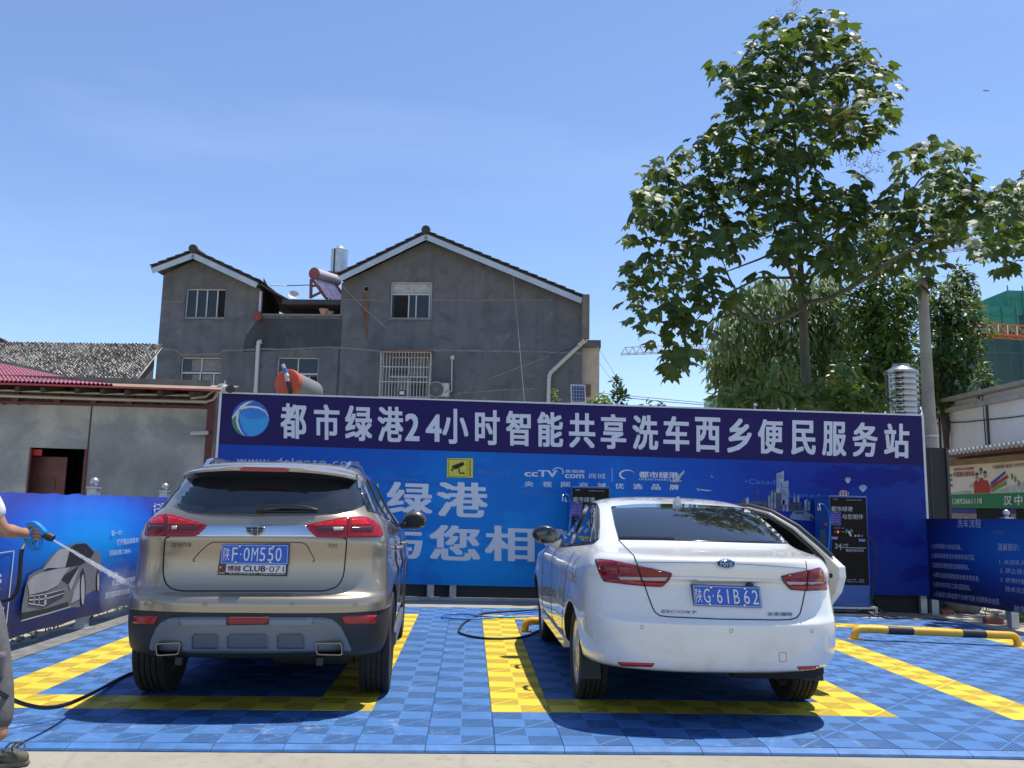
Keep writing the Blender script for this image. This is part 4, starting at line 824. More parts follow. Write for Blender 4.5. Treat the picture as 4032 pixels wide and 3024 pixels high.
ev = lambda x, y: SP.L(*zsd(x, y), .75)
e0, e1 = ev(-600, 632), ev(1800, 706)
b = MB(); b.prism([e0, e1, e1+Vector((0,0,.03)), e0+Vector((0,0,.03))], (0,.03,0)); b.build('roof_edge', mt('edge_red', (.42,.05,.05), .5), sh, local=True)
b = MB(); b.prism([e0+Vector((0,.031,.0)), e1+Vector((0,.031,.0)), e1+Vector((0,1.1,.22)), e0+Vector((0,1.1,.22))], (0,0,.02)); b.build('eave_boards', mt('board_tan', (.26,.20,.14), .9, var=.25), sh, local=True)
b = MB()
for x in (130,340,620,830,1030,1300,1560,-120): c = ev(x, 690); z_ = e0.z+(e1.z-e0.z)*(c.x-e0.x)/(e1.x-e0.x); b.bar((c.x,-.72,z_-.06), (c.x+.05,.3,z_+.12), .07, .08)
b.build('eave_bracket', mt('wood_dark', (.05,.042,.036), .9), sh, local=True)
b = MB()
for ya, yb_, r1 in ((697,742,.02),(742,792,.028)): p1, p2, p3 = sl_(-400,ya-14,.12), sl_(850,ya+28,.12), sl_(1690,yb_,.12); b.tube([p1,p2,p3], r1, 8)
for pts in ([(1690,790),(1740,775),(1790,700),(1820,680)], [(1560,762),(1680,750),(1740,700),(1800,655),(1835,655)]): b.tube([sl_(x,y,.14) for x, y in pts], .022, 8)
b.build('conduit', mt('conduit_white', (.5,.49,.46), .5), sh, local=True, smooth=60)
b = MB(); a_, c_ = sl_(1562,1042,.1), sl_(1690,1062,.1); b.tube([(a_.x,-.14,(a_.z+c_.z)/2),(c_.x+.02,-.10,(a_.z+c_.z)/2+.02)], .035, 10); b.build('lamp_tube', M_PVC, sh, local=True)
# pink pressed roof
def tiled(name, P00, P10, P11, P01, nu, nv, amp, mat, par, stag=0, step=.6):   # corrugated tile sheet between four corners (u along the eave, v up the slope)
    b = MB(); su = 6; U = nu*su; vs = []; nrm = (P10-P00).cross(P01-P00).normalized()
    if nrm.z < 0: nrm = -nrm
    rows = []
    for j in range(nv):
        for e in (0, .94): rows.append((j, e))
    R_ = random.Random(3)
    for j, e in rows:
        v = min(1, (j+e)/nv)
        for i in range(U+1):
            u = i/U; p = (P00*(1-u)+P10*u)*(1-v)+(P01*(1-u)+P11*u)*v
            h = amp*abs(math.sin(math.pi*(i/su)))**.8 + amp*step*(1-e) + (stag*(R_.random()-.5) if i % su in (2,3,4) else 0)
            vs.append(p+nrm*h)
    b.add(vs, [(r*(U+1)+i, r*(U+1)+i+1, (r+1)*(U+1)+i+1, (r+1)*(U+1)+i) for r in range(len(rows)-1) for i in range(U)])
    return b.build(name, mat, par, smooth=50)
def loose_tiles(name, P00, P10, P11, P01, nu, nv, mat, par):      # every old tile a curved scrap of its own, on a dark bed
    b = MB(); nrm = (P10-P00).cross(P01-P00).normalized(); nrm = nrm if nrm.z > 0 else -nrm; R_ = random.Random(8)
    at_ = lambda u, v: (P00*(1-u)+P10*u)*(1-v)+(P01*(1-u)+P11*u)*v
    b.add([at_(0,0)-nrm*.06, at_(1,0)-nrm*.06, at_(1,1)-nrm*.06, at_(0,1)-nrm*.06], [(0,1,2,3)])
    for j in range(nv):
        for i in range(nu):
            du = R_.uniform(-.08,.08)/nu; vs = []; n = 4; lift = R_.uniform(.0,.025)
            for e, hh in ((0, .055+lift), (1.12, .015)):
                for q in range(n+1): u = (i+.12+.76*q/n)/nu+du; vs.append(at_(u, min(1.0,(j+e)/nv))+nrm*(hh+.055*math.sin(math.pi*q/n)))
            vs += [v-nrm*.045 for v in vs[:n+1]]
            b.add(vs, [(q, q+1, n+2+q, n+1+q) for q in range(n)]+[(2*n+2+q, 2*n+3+q, q+1, q) for q in range(n)])
    return b.build(name, mat, par, smooth=50)
M_PINK = mt('pink_tile', (.42,.135,.175), .5, var=.12, scale=2)
A0, A1 = atY(*zsd(-500,628), 8.5), atY(*zsd(925,672), 8.5); B0, B1 = atY(*zsd(-500,380), 12.4), atY(*zsd(700,640), 11.2)
tiled('roof', A0, A1, B1, B0, 40, 9, .035, M_PINK, sh)
b = MB(); q = [atY(*zsd(x,y), Y) for x, y, Y in ((-20,448,12.0),(240,500,12.0),(560,585,12.0),(850,650,12.0),(930,668,12.0),(900,672,12.0),(760,662,12.0),(430,580,12.0),(180,520,12.0),(-20,472,12.0))]; b.prism(q, (0,.3,0)); b.build('parapet', mt('parapet_plaster', (.30,.27,.22), .95, var=.35, scale=4, bump=.4), sh)
# old tile roof
k = NT('old_tiles'); gi = k.n('ShaderNodeNewGeometry'); wn = k.n('ShaderNodeTexVoronoi'); wn.inputs['Scale'].default_value = 5.5; k.l(k.coord((1,.8,.8)), wn.inputs['Vector'])
big = k.noise(k.coord(), .35, 4); sel = k.math('ADD', k.n('ShaderNodeSeparateColor').outputs[0], 0)
sc_ = k.n('ShaderNodeSeparateColor'); k.l(wn.outputs['Color'], sc_.inputs[0]); mixv = k.math('ADD', gi.outputs['Random Per Island'], k.math('MULTIPLY', k.math('SUBTRACT', big, .5), 1.3))
k.l(k.ramp(mixv, [(.25, (.07,.066,.058)), (.42, (.13,.123,.11)), (.58, (.30,.28,.25)), (.85, (.46,.43,.385))]), k.b.inputs['Base Color']); k.set(Roughness=.9); M_OLD = k.m
oh = empty('old_house', atY(*zsd(640,700), 20) * 1.0, 0, 'old low house with a weathered grey and white tile roof at far left', 'house'); oh.location.z = 0
G0, G1 = atY(*zsd(-450,600), 17.0), atY(*zsd(1050,690), 17.0); H0, H1 = atY(*zsd(-150,318), 23.5), atY(*zsd(1330,335), 23.5)
loose_tiles('roof', G0, G1, H1, H0, 52, 30, M_OLD, oh)
b = MB(); q0, q1 = atY(*zsd(60,326), 23.5), atY(*zsd(1300,337), 23.5); b.prism([q0+Vector((0,0,-.12)), q1+Vector((0,0,-.12)), q1+Vector((0,0,.06)), q0+Vector((0,0,.08)), q0+Vector((-.3,0,.25)), q0+Vector((-.5,0,.2))], (0,.35,0)); b.build('ridge', mt('ridge_maroon', (.09,.04,.045), .8, var=.3), oh)
b = MB(); b.add([G0+Vector((.5,.4,-.2)), G1+Vector((-.2,.4,-.2)), Vector((G1.x-.2,G1.y+.4,0)), Vector((G0.x+.5,G0.y+.4,0))], [(0,1,2,3)]); q = atY(*zsd(1265,520), 18.5); b.add([G1+Vector((-.2,.4,-.2)), H1+Vector((-.2,-.1,-.15)), Vector((H1.x-.2,H1.y-.1,0)), Vector((G1.x-.2,G1.y+.4,0))], [(0,1,2,3)]); b.build('wall', M_STU2, oh)
# near solar heater with the orange cap, on the shed side behind the billboard
c = atY(1129.6, 1505.6, 9.6); r1 = 53.8/FPX*(c-CP).length; root = empty('solar_heater', Vector((c.x, c.y, 0)), 0, 'solar water heater with a bright orange end cap just above the billboard', 'solar water heater')
ax = Vector((.33,.94,-.10)).normalized(); M = Matrix.Translation(c) @ ax.to_track_quat('Z', 'Y').to_matrix().to_4x4()
b = MB(); b.lathe([(r1*.96,.05),(r1*.96,.85)], 28, M); b.build('tank', mt('tank_grey', (.20,.20,.195), .5, .1, var=.1), root, smooth=40)
b = MB(); b.lathe([(.01,-.035),(r1*.8,-.03),(r1*.97,-.01),(r1,.02),(r1,.10)], 28, M); b.build('end_cap', mt('cap_orange', (.55,.085,.03), .5, var=.08), root, smooth=40)
zq = lambda x, y: (600+x*.38427, 1250+y*.38427)
P = [atY(*zq(x, y), 9.5) for x, y in ((1415,830),(1405,740),(1385,655),(1378,600),(1372,565),(1352,520),(1336,480))]
b = MB(); b.tube(P[:3], .030, 8); b.build('hose', M_HK, root, smooth=60); b = MB(); b.tube(P[2:5], .032, 8); b.ball(P[3], .045, 8); b.build('valve', M_PVC, root, smooth=60); b = MB(); b.tube([P[4], P[5]], .036, 8); b.build('coupling', mt('coupling_blue', (.03,.16,.42), .5), root)
b = MB(); b.tube([P[5], P[6]], .028, 8); b.build('hose_end', M_PVC, root)
for q in (.3, .75): p_ = c+ax*q; b = MB(); b.bar((p_.x,p_.y,0), (p_.x,p_.y,p_.z-r1*.9), .06); b.build('leg', M_STEEL, root)
# white camera on the billboard corner
cz = zq(750,735); p_ = atY(*cz, 7.95); cm = empty('security_camera', atY(*zq(722,760), 7.95), 0, 'white security camera with an aerial on the left top corner of the billboard', 'security camera')
b = MB(); b.tube([atY(*zq(722,770), 7.95), atY(*zq(726,715), 7.95)], .025, 8); b.build('bracket', M_PVC, cm)
q0, q1 = atY(*zq(738,722), 7.95), atY(*zq(795,732), 7.75); b = MB(); b.tube([q0, q1], [.05,.055], 12); b.build('housing', mt('camera_white', (.6,.6,.58), .4), cm, smooth=40)
d_ = (q1-q0).normalized(); b = MB(); b.tube([q1-d_*.03, q1+d_*.035], .062, 12); b.build('lens_hood', mt('camera_black', (.015,.015,.015), .3), cm)
b = MB(); b.tube([atY(*zq(744,700), 7.95), atY(*zq(744,645), 7.95)], .008, 6); b.build('aerial', M_PVC, cm)
# floodlights and solar panel along the top
def flood(px, py, w_, lb):
    p = atY(px, py, 8.07); r = empty('floodlight', p, 0, lb, 'floodlight', 'floodlights on top of the billboard')
    b = MB(); b.box((-w_,-.04,.02), (w_,.03,.02+1.5*w_)); b.build('housing', mt('flood_black', (.02,.02,.02), .5), r, local=True, bevel=.008); b = MB(); b.box((-w_*.55,-.046,.02+.35*w_), (w_*.6,-.0405,.02+1.15*w_)); b.build('lens', mt('flood_lens', (.55,.58,.58), .2), r, local=True)
    b = MB(); b.bar((0,0,-.10), (0,0,.019), .02); b.build('bracket', M_STEEL, r, local=True)
flood(1582, 1565, .062, 'black floodlight above the barred window on the billboard top'); flood(2971, 1608, .045, 'small black floodlight in front of the tree trunk on the billboard top')
zr = lambda x, y: (1450+x*.45208, 1300+y*.45208)
p0 = atY(*zr(1835,650), 8.02); sp_ = empty('solar_charger', p0, 0, 'small blue solar panel in a white frame standing on the billboard top', 'solar panel')
Q = [atY(*zr(*a), 7.98) for a in ((1768,632),(1896,634),(1889,477),(1763,473))]
b = MB(); b.prism(Q, (0,.02,0)); b.build('panel_frame', mt('panel_white', (.65,.66,.66), .4), sp_)
k = NT('solar_cells'); br_ = k.n('ShaderNodeTexBrick'); br_.offset = 0; br_.inputs['Scale'].default_value = 1; br_.inputs['Brick Width'].default_value = .045; br_.inputs['Row Height'].default_value = .055; br_.inputs['Mortar Size'].default_value = .003
for nm, c_ in (('Color1', (.015,.03,.10)), ('Color2', (.02,.04,.13)), ('Mortar', (.3,.33,.4))): br_.inputs[nm].default_value = (*c_, 1)
mp_ = k.n('ShaderNodeCombineXYZ'); s_ = k.n('ShaderNodeSeparateXYZ'); k.l(k.n('ShaderNodeTexCoord').outputs['Object'], s_.inputs[0]); k.l(s_.outputs[0], mp_.inputs[0]); k.l(s_.outputs[2], mp_.inputs[1]); k.l(mp_.outputs[0], br_.inputs['Vector']); k.l(br_.outputs[0], k.b.inputs['Base Color']); k.set(Roughness=.2)
Q = [atY(*zr(*a), 7.975) for a in ((1776,624),(1888,626),(1882,485),(1771,481))]; b = MB(); b.prism(Q, (0,.004,0)); b.build('cells', k.m, sp_)
b = MB(); b.bar(p0-Vector((0,-.02,.2)), atY(*zr(1830,560), 8.03), .03); b.build('mast', M_STEEL, sp_)
# ================================================================ trees and plants
def m_leaf(name, c0, c1, trans=.3, rough=.38, spec=.5):
    k = NT(name); g = k.n('ShaderNodeNewGeometry'); col = k.ramp(g.outputs['Random Per Island'], [(0, c0), (.6, tuple((a+b)/2 for a, b in zip(c0, c1))), (1, c1)])
    k.l(col, k.b.inputs['Base Color']); k.set(Roughness=rough, Specular_IOR_Level=spec)
    t = k.n('ShaderNodeBsdfTranslucent'); k.l(k.mix(.5, col, (.30,.42,.04)), t.inputs[0]); mx = k.n('ShaderNodeMixShader'); mx.inputs[0].default_value = trans
    out = [n for n in k.t.nodes if n.type == 'OUTPUT_MATERIAL'][0]; k.l(k.b.outputs[0], mx.inputs[1]); k.l(t.outputs[0], mx.inputs[2]); k.l(mx.outputs[0], out.inputs[0]); return k.m
def m_bark(name, c): 
    k = NT(name); v = k.coord((1,1,.25)); a = k.noise(v, 9, 5, .65); k.l(k.ramp(a, [(.3, tuple(q*.55 for q in c)), (.7, tuple(q*1.3 for q in c))]), k.b.inputs['Base Color']); k.set(Roughness=.9); k.bump(a, .6, .02); return k.m
M_LBIG = m_leaf('parasol_leaf', (.024,.052,.017), (.095,.160,.048), .26, .5, .32); M_LWIL = m_leaf('willow_leaf', (.10,.15,.055), (.25,.32,.13), .32, .6)
M_LVINE = m_leaf('vine_leaf', (.040,.085,.018), (.14,.225,.042), .28, .42); M_LDK = m_leaf('dark_leaf', (.035,.076,.022), (.115,.185,.05), .25, .45); M_LYEL = m_leaf('fresh_leaf', (.07,.13,.025), (.17,.24,.06), .35, .45)
M_BARK = m_bark('green_bark', (.10,.105,.075)); M_BARK2 = m_bark('brown_bark', (.09,.07,.055)); M_FLOW = mt('flower_stalk', (.36,.28,.10), .8, var=.35, scale=8)
def foliage(name, items, tmpl, faces, mat, parent):          # items: (pos, direction the leaf points, up hint, size)
    vs = []; fs = []; nt_ = len(tmpl)
    for p, d, u, s in items:
        y = d.normalized(); x = y.cross(u); x = x.normalized() if x.length > 1e-4 else Vector((1,0,0)); z = x.cross(y); b0 = len(vs)
        vs += [(p.x+(x.x*a+y.x*b+z.x*c)*s, p.y+(x.y*a+y.y*b+z.y*c)*s, p.z+(x.z*a+y.z*b+z.z*c)*s) for a, b, c in tmpl]
        fs += [tuple(i+b0 for i in f) for f in faces]
    inv = wm(parent).inverted(); me = bpy.data.meshes.new(name); me.from_pydata([tuple(inv @ Vector(v)) for v in vs], [], fs); me.materials.append(mat)
    o = bpy.data.objects.new(name, me); COL.objects.link(o); o.parent = parent; return o
# lobed, folded leaf (y along the leaf)
LOBE = [(0,0,0),(.20,-.08,-.05),(.34,.10,-.10),(.56,.30,-.22),(.36,.44,-.13),(.34,.72,-.20),(.14,.66,-.05),(0,1.05,-.16),(-.14,.66,-.05),(-.34,.72,-.20),(-.36,.44,-.13),(-.56,.30,-.22),(-.34,.10,-.10),(-.20,-.08,-.05),(0,.45,.02)]
LOBE_F = [(14,i,i+1) for i in range(0,13)] + [(14,13,0)]
OVAL = [(0,0,0),(.24,.3,.05),(.20,.65,.02),(0,1,-.10),(-.20,.65,.02),(-.24,.3,.05)]; OVAL_F = [(0,1,2,3),(0,3,4,5)]
THIN = [(0,0,0),(.15,.40,.0),(0,1,-.08),(-.15,.40,0)]; THIN_F = [(0,1,2,3)]
def rdir(R_): 
    while True:
        v = Vector((R_.uniform(-1,1), R_.uniform(-1,1), R_.uniform(-1,1)))
        if .05 < v.length < 1: return v.normalized()
S22 = 4032/2212
def tp(x, y, Y): return atY(x*S22, y*S22, Y)                  # 2212-wide pixels
# ---- big parasol tree
TY = 12.5
base = tp(1748, 900, TY); bt = empty('tree', Vector((base.x, base.y, 0)), 0, 'big broad leaved tree with a straight green trunk rising behind the billboard', 'tree')
tr = MB()
trunk = [Vector((base.x, TY, -.1)), tp(1746,880,TY), tp(1738,760,TY), tp(1734,660,TY), tp(1728,560,TY), tp(1727,470,TY), tp(1722,380,TY), tp(1715,280,TY), tp(1712,180,TY), tp(1718,90,TY)]
tr.tube(trunk, [.15,.105,.10,.085,.06,.05,.042,.034,.026,.015], 10); tr.build('trunk', M_BARK, bt, smooth=60)
br = MB(); LIMBS = [  # px points, depth offset at the end
 ([(1734,668),(1690,690),(1640,695),(1600,675),(1560,640),(1500,600),(1440,570)], -1.2), ([(1734,665),(1712,600),(1690,540),(1672,490),(1650,440),(1600,400)], -.9), ([(1640,694),(1600,650),(1575,600),(1560,560)], 1.2),
 ([(1736,655),(1790,645),(1840,620),(1890,590),(1930,560),(1985,530),(2040,505),(2110,470),(2190,430)], -4.5), ([(1890,590),(1920,520),(1945,450),(1985,390),(2030,350)], .8), ([(1735,640),(1760,590),(1775,550),(1790,500)], 1.6),
 ([(1728,560),(1790,510),(1840,480)], -1.4), ([(1727,480),(1680,470),(1620,455)], .6), ([(1724,400),(1770,340),(1800,300),(1860,250)], -.5), ([(1722,380),(1660,330),(1600,300),(1560,290)], .8), ([(1716,290),(1680,230),(1640,180)], -.7),
 ([(1714,200),(1780,170),(1830,130),(1880,150)], .5), ([(1728,520),(1640,560),(1560,590)], -1.8), ([(1730,600),(1640,600),(1540,650),(1480,720)], -1.0), ([(1985,530),(2000,560),(1990,590)], .3), ([(1727,450),(1800,420),(1870,400)], 1.2), ([(1730,610),(1800,570),(1850,540)], 1.4), ([(1600,675),(1540,690),(1500,730)], -.8)]
SEG = []
for pts, dep in LIMBS:
    n = len(pts)-1; P = [tp(x, y, TY+dep*(i/n)) for i, (x, y) in enumerate(pts)]; r0 = .052 if n >= 5 else .03
    br.tube(P, [r0*(1-.75*i/n)+.004 for i in range(n+1)], 7)
br.build('limbs', M_BARK, bt, smooth=60)
CL = [(1720,78,88,52),(1650,120,55,45),(1790,60,60,40),(1820,120,55,50),(1740,150,100,60),(1640,170,60,45),(1560,150,35,28),(1585,185,40,35),(1875,150,55,45),(1910,185,40,30),(1700,220,90,60),(1800,210,80,55),(1870,240,60,40),(1590,250,50,40),(1630,290,80,50),(1545,300,35,30),(1740,290,90,60),(1840,290,45,40),(1900,250,35,35),(1700,350,80,50),(1620,360,80,50),(1560,350,45,35),(1500,310,35,20),(1480,335,30,18),(1540,400,70,50),(1650,420,80,45),(1440,360,40,25),(1420,390,45,30),(1480,410,60,35),(1740,420,70,45),(1790,450,70,45),(1840,400,40,30),(1850,450,50,35),(1390,440,35,35),(1440,450,60,40),(1520,470,70,45),(1600,480,60,45),(1560,530,70,40),(1460,510,65,45),(1390,500,40,35),(1700,490,60,40),(1760,520,80,45),(1830,510,50,40),(1800,570,60,30),(1700,560,50,30),(1850,560,40,35),(1400,570,45,35),(1460,580,60,40),(1520,600,50,40),(1370,600,40,30),(1370,635,35,25),(1420,650,60,35),(1480,660,55,35),(1550,650,40,28),(1400,690,40,25),(1450,720,45,40),(1500,700,45,35),(1470,770,40,25),(1450,790,30,20),(1500,760,25,22),
 (1960,340,35,28),(2020,320,50,30),(2070,340,35,30),(1990,380,60,40),(2060,390,50,40),(1950,430,55,40),(2020,440,65,45),(2080,430,45,40),(1910,470,50,40),(1980,490,60,40),(2040,490,50,40),(1960,540,45,40),(2010,560,45,28),(1990,600,28,22),(1915,560,30,35),(2130,440,45,35),(2180,420,50,35),(2240,400,50,45),(2150,490,50,30),(2200,470,45,40),(2130,530,40,30),(2170,560,30,30),(2085,488,32,22),(2065,500,28,20),(2240,480,50,50),(2230,540,40,30),(2060,460,40,30),(1650,590,25,18),(1740,620,28,16),(1600,630,28,20)]
R_ = random.Random(11); items = []; stalks = MB()
for cx, cy, rx, ry in CL:
    dcen = R_.uniform(-1.3, 1.0) - (4.2 if cx > 2100 else 2.2 if cx > 2055 else 0); n = max(6, int(rx*ry/(62 if cy < 520 else 76)*(1.5 if cx > 2055 else 1)))
    for _ in range(n):
        while True:
            a, c = R_.uniform(-1,1), R_.uniform(-1,1)
            if a*a+c*c < 1: break
        e = R_.uniform(-1,1); p = tp(cx+a*rx, cy+c*ry, TY+dcen+e*min(.9, rx*.008+.2))
        out = Vector((a*.8, e*.9-.25, -.75+.45*R_.random())); d = (out + rdir(R_)*.45).normalized()
        up = Vector((a*.5, e*.4-.35, .9)) + rdir(R_)*.55
        items.append((p, d, up, R_.uniform(.21,.40)*(.74 if cx > 2055 else 1)))
foliage('crown', items, LOBE, LOBE_F, M_LBIG, bt)
fl_ = MB()
for cx, cy, n, sz in ((1815,250,46,.62),(1790,225,20,.4),(1830,275,18,.4),(1700,25,3,.4),(1770,25,4,.35),(1850,80,3,.3),(1830,340,10,.55),(1870,360,10,.5),(1500,350,5,.4),(1890,330,6,.4),(2170,410,4,.4),(1580,190,3,.3),(1720,5,6,.4)):
    c = tp(cx, cy+12, TY-1.1 if n > 15 else TY)
    for _ in range(n):
        d = (rdir(R_)+Vector((0,-.2,.6))).normalized(); q = c+rdir(R_)*sz*.25; e = q+d*sz*R_.uniform(.3,.8); fl_.tube([q, (q+e)/2+rdir(R_)*.03, e], [.006,.004,.002], 4)
        for _ in range(3): s = q.lerp(e, R_.uniform(.4,1)); t2 = s+rdir(R_)*.09; fl_.tube([s, t2], [.003,.002], 3); fl_.ball(t2, .014, 4)
fl_.build('flower_stalks', M_FLOW, bt)

DEN = {True: 60, False: 24}
def leafy(label, cat, blobs, Y, mat, tmpl, faces, size, dens, seed, trunk_=None, droop=0, name='tree', tw=.12, thick=1.0, bark=None):
    R_ = random.Random(seed); cx = sum(b_[0] for b_ in blobs)/len(blobs); p0 = tp(trunk_[0] if trunk_ else cx, 880, Y)
    root = empty(name, Vector((p0.x, p0.y, 0)), 0, label, cat); items = []; tb = MB()
    px_m = (p0-CP).length/(FPX/S22)
    top = tp(blobs[0][0], blobs[0][1], Y)
    tb.tube([Vector((p0.x,Y,-.1)), Vector((p0.x,Y,(top.z)*.5)), Vector((top.x*.5+p0.x*.5,Y,top.z*.9))], [tw,tw*.7,tw*.3], 8)
    for bx, by, rx, ry in blobs:
        c = tp(bx, by, Y+R_.uniform(-.8,.8)*thick); RX, RY = rx*px_m, ry*px_m
        tb.tube([Vector((p0.x, Y, max(.5, c.z*.55))), (c+Vector((p0.x,Y,c.z)))/2, c], [tw*.4, tw*.22, .01], 5)
        n = int(RX*RY*dens*DEN[tmpl is THIN]/(size*size))
        for _ in range(n):
            v = rdir(R_)*(R_.random()**.45); p = c+Vector((v.x*RX, v.y*max(RX,.4)*thick, v.z*RY)); d = (Vector((v.x,v.y-.2,v.z*.5-.2-droop))+rdir(R_)*.7).normalized(); items.append((p, d, Vector((v.x*.6,v.y*.6-.2,1))+rdir(R_)*.6, size*R_.uniform(.7,1.35)))
    foliage('crown', items, tmpl, faces, mat, root); tb.build('trunk', bark or M_BARK2, root, smooth=60); return root
leafy('broad soft green tree far behind the willow', 'tree', [(1700,760,90,60),(1600,800,70,60),(1820,760,80,70),(1760,840,110,50),(1920,800,80,80),(2020,800,60,70),(1600,860,60,40),(1880,700,60,60)], 31, M_LDK, OVAL, OVAL_F, .42, 1.0, 41, (1750,0), .3)
leafy('tall drooping pale green willow left of the tree trunk', 'tree', [(1680,640,60,45),(1620,670,50,50),(1750,650,60,60),(1580,720,50,60),(1650,740,60,60),(1720,730,60,70),(1780,720,50,80),(1570,800,45,50),(1630,820,60,55),(1700,820,60,60),(1770,820,50,60),(1600,870,60,40),(1820,700,40,60),(1560,760,28,40),(1640,620,30,25),(1790,620,40,40)], 24, M_LWIL, THIN, THIN_F, .36, 1.25, 21, (1690,0), 1.2)
leafy('dark vine covered tree left of the concrete pole', 'tree', [(1880,520,40,60),(1900,620,50,60),(1860,680,45,60),(1920,700,45,60),(1880,780,50,60),(1930,800,40,60),(1850,830,50,60),(1960,640,30,60),(1870,860,60,40),(1900,560,40,40),(1940,740,30,50)], 21, M_LVINE, OVAL, OVAL_F, .24, 1.5, 22, (1890,0), .2)
leafy('bushy dark green tree right of the concrete pole', 'tree', [(2070,600,28,30),(2040,640,40,35),(2020,690,40,45),(2070,680,45,45),(2100,720,35,40),(2050,750,50,45),(2020,780,40,40),(2090,790,35,40),(2040,840,45,45),(2080,620,30,30),(2020,860,40,35),(2090,650,25,25)], 22, M_LDK, OVAL, OVAL_F, .25, 1.3, 23, (2040,0), .3)
leafy('small sparse sapling beside the green netted building', 'tree', [(2125,800,14,22),(2118,830,20,18),(2140,825,12,14),(2130,850,20,12)], 20, M_LDK, OVAL, OVAL_F, .2, .8, 24, (2125,0), .2, 'tree', .04, .5)
leafy('low bright leafy shrub behind the billboard left of the trunk', 'shrub', [(1600,855,40,26),(1660,850,50,35),(1720,850,50,30),(1580,870,25,14),(1690,800,22,25),(1560,845,20,10),(1640,875,50,20)], 11.2, M_LVINE, OVAL, OVAL_F, .26, 1.0, 25, (1650,0), .3, 'shrub', .04, .6)
leafy('low leafy shrub behind the billboard between trunk and steel tank', 'shrub', [(1790,850,45,40),(1850,855,45,35),(1830,800,35,30),(1895,860,30,30),(1800,880,60,20)], 11.0, M_LVINE, OVAL, OVAL_F, .25, 1.0, 26, (1820,0), .3, 'shrub', .04, .6)
leafy('slender young tree with upright leaves right of the solar panel', 'young tree', [(1330,825,5,14),(1333,845,10,14),(1340,862,15,14),(1335,880,16,14),(1330,840,6,10)], 11, M_LDK, OVAL, OVAL_F, .13, 1.3, 27, (1335,0), -.6, 'young_tree', .02, .4)
leafy('bright green leafy bush behind the solar panel', 'bush', [(1285,868,22,16),(1305,858,14,12),(1240,878,18,8),(1262,876,20,10),(1300,880,18,10)], 10, M_LYEL, OVAL, OVAL_F, .15, 1.1, 28, (1280,0), .1, 'bush', .02, .5)
leafy('thin yellowish weed beside the white drain pipe', 'weed', [(1198,850,5,10),(1200,865,7,10),(1199,876,8,8)], 9.5, M_LYEL, OVAL, OVAL_F, .07, 1.2, 29, (1199,0), -.4, 'weed', .008, .3)
leafy('tuft of leaves just above the billboard edge right of the young tree', 'bush', [(1395,872,10,7),(1420,876,14,8),(1432,870,7,6)], 10, M_LVINE, OVAL, OVAL_F, .13, 1.0, 30, (1410,0), .1, 'bush', .015, .4)
# ================================================================ right side: pole, tank, shop, netted tower, cranes
p = atY(3665, 1760, 12.0); pt = atY(3618, 1075, 12.0)
cp = empty('utility_pole', Vector((p.x, 12.0, gz(9))), 0, 'grey concrete utility pole right of the big tree', 'utility pole')
b = MB(); H = pt.z; b.lathe([(.150,0),(.135,H*.4),(.112,H*.8),(.10,H)], 20, Matrix.Translation((p.x,12.0,gz(9)-.0))); b.build('shaft', mt('pole_concrete', (.30,.285,.26), .9, var=.22, scale=1.6, bump=.3), cp, smooth=50)
b = MB(); 
for z in (.45, .8): b.lathe([(.16,z),(.165,z),(.165,z+.04),(.16,z+.04)], 20, Matrix.Translation((p.x,12.0,2.2)), cap=False)
b.build('band', M_STEEL, cp)
zt7 = lambda x, y: (3200+x*.48232, 900+y*.48232)
a_ = atY(*zt7(600,1180), 16); c_ = atY(*zt7(858,1500), 16); R1 = (c_.x-a_.x)/2*1.05; cx = (a_.x+c_.x)/2; zt2, zb2 = a_.z, c_.z-1.2
st = empty('water_tank', Vector((cx, 16, 0)), 0, 'shiny ringed stainless steel water tank beside the concrete pole', 'water tank')
b = MB(); prof = [(R1*.97, zb2)]; n = 15
for i in range(n): z = zb2+(zt2-zb2)*i/n; dz = (zt2-zb2)/n; prof += [(R1*.975,z+.35*dz),(R1*.995,z+.5*dz),(R1*.995,z+.62*dz),(R1*.975,z+.75*dz)]
b.lathe(prof+[(R1*.97, zt2)], 36, Matrix.Translation((cx,16,0))); b.build('body', mt('tank_mirror', (.36,.34,.32), .14, 1.0), st, smooth=40)
b = MB(); b.lathe([(R1*1.02,zt2),(R1*1.02,zt2+.05),(R1*.6,zt2+.14),(.22,zt2+.18),(.2,zt2+.24),(.01,zt2+.25)], 32, Matrix.Translation((cx,16,0))); b.build('lid', mt('lid_steel', (.4,.39,.37), .3, .9), st, smooth=40)
b = MB()
for q in range(4): an = math.pi/4+q*math.pi/2; b.bar((cx+R1*.8*math.cos(an),16+R1*.8*math.sin(an),0), (cx+R1*.8*math.cos(an),16+R1*.8*math.sin(an),zb2), .09)
b.build('stand', M_STEEL, st)
# dark steel board beside the billboard end
zs3 = lambda x, y: (3500+x*.33146, 1600+y*.33146)
a_ = atY(*zs3(405,490), 8.35); c_ = atY(*zs3(672,490), 8.35); db = empty('steel_hoarding', Vector(((a_.x+c_.x)/2, 8.35, gz(7))), 0, 'dark steel hoarding panel between the billboard end and the right banner', 'hoarding')
b = MB(); b.box((a_.x-.25, 8.33, gz(7)), (c_.x, 8.37, a_.z)); b.build('panel', M_DARK, db)
b = MB(); xm = atY(*zs3(490,500), 8.32).x; b.box((xm-.008,8.322,gz(7)),(xm+.008,8.3295,a_.z-.01)); b.box((c_.x-.02,8.30,gz(7)),(c_.x+.02,8.3295,a_.z)); b.build('edge_strip', mt('edge_dark', (.05,.05,.055), .5), db)
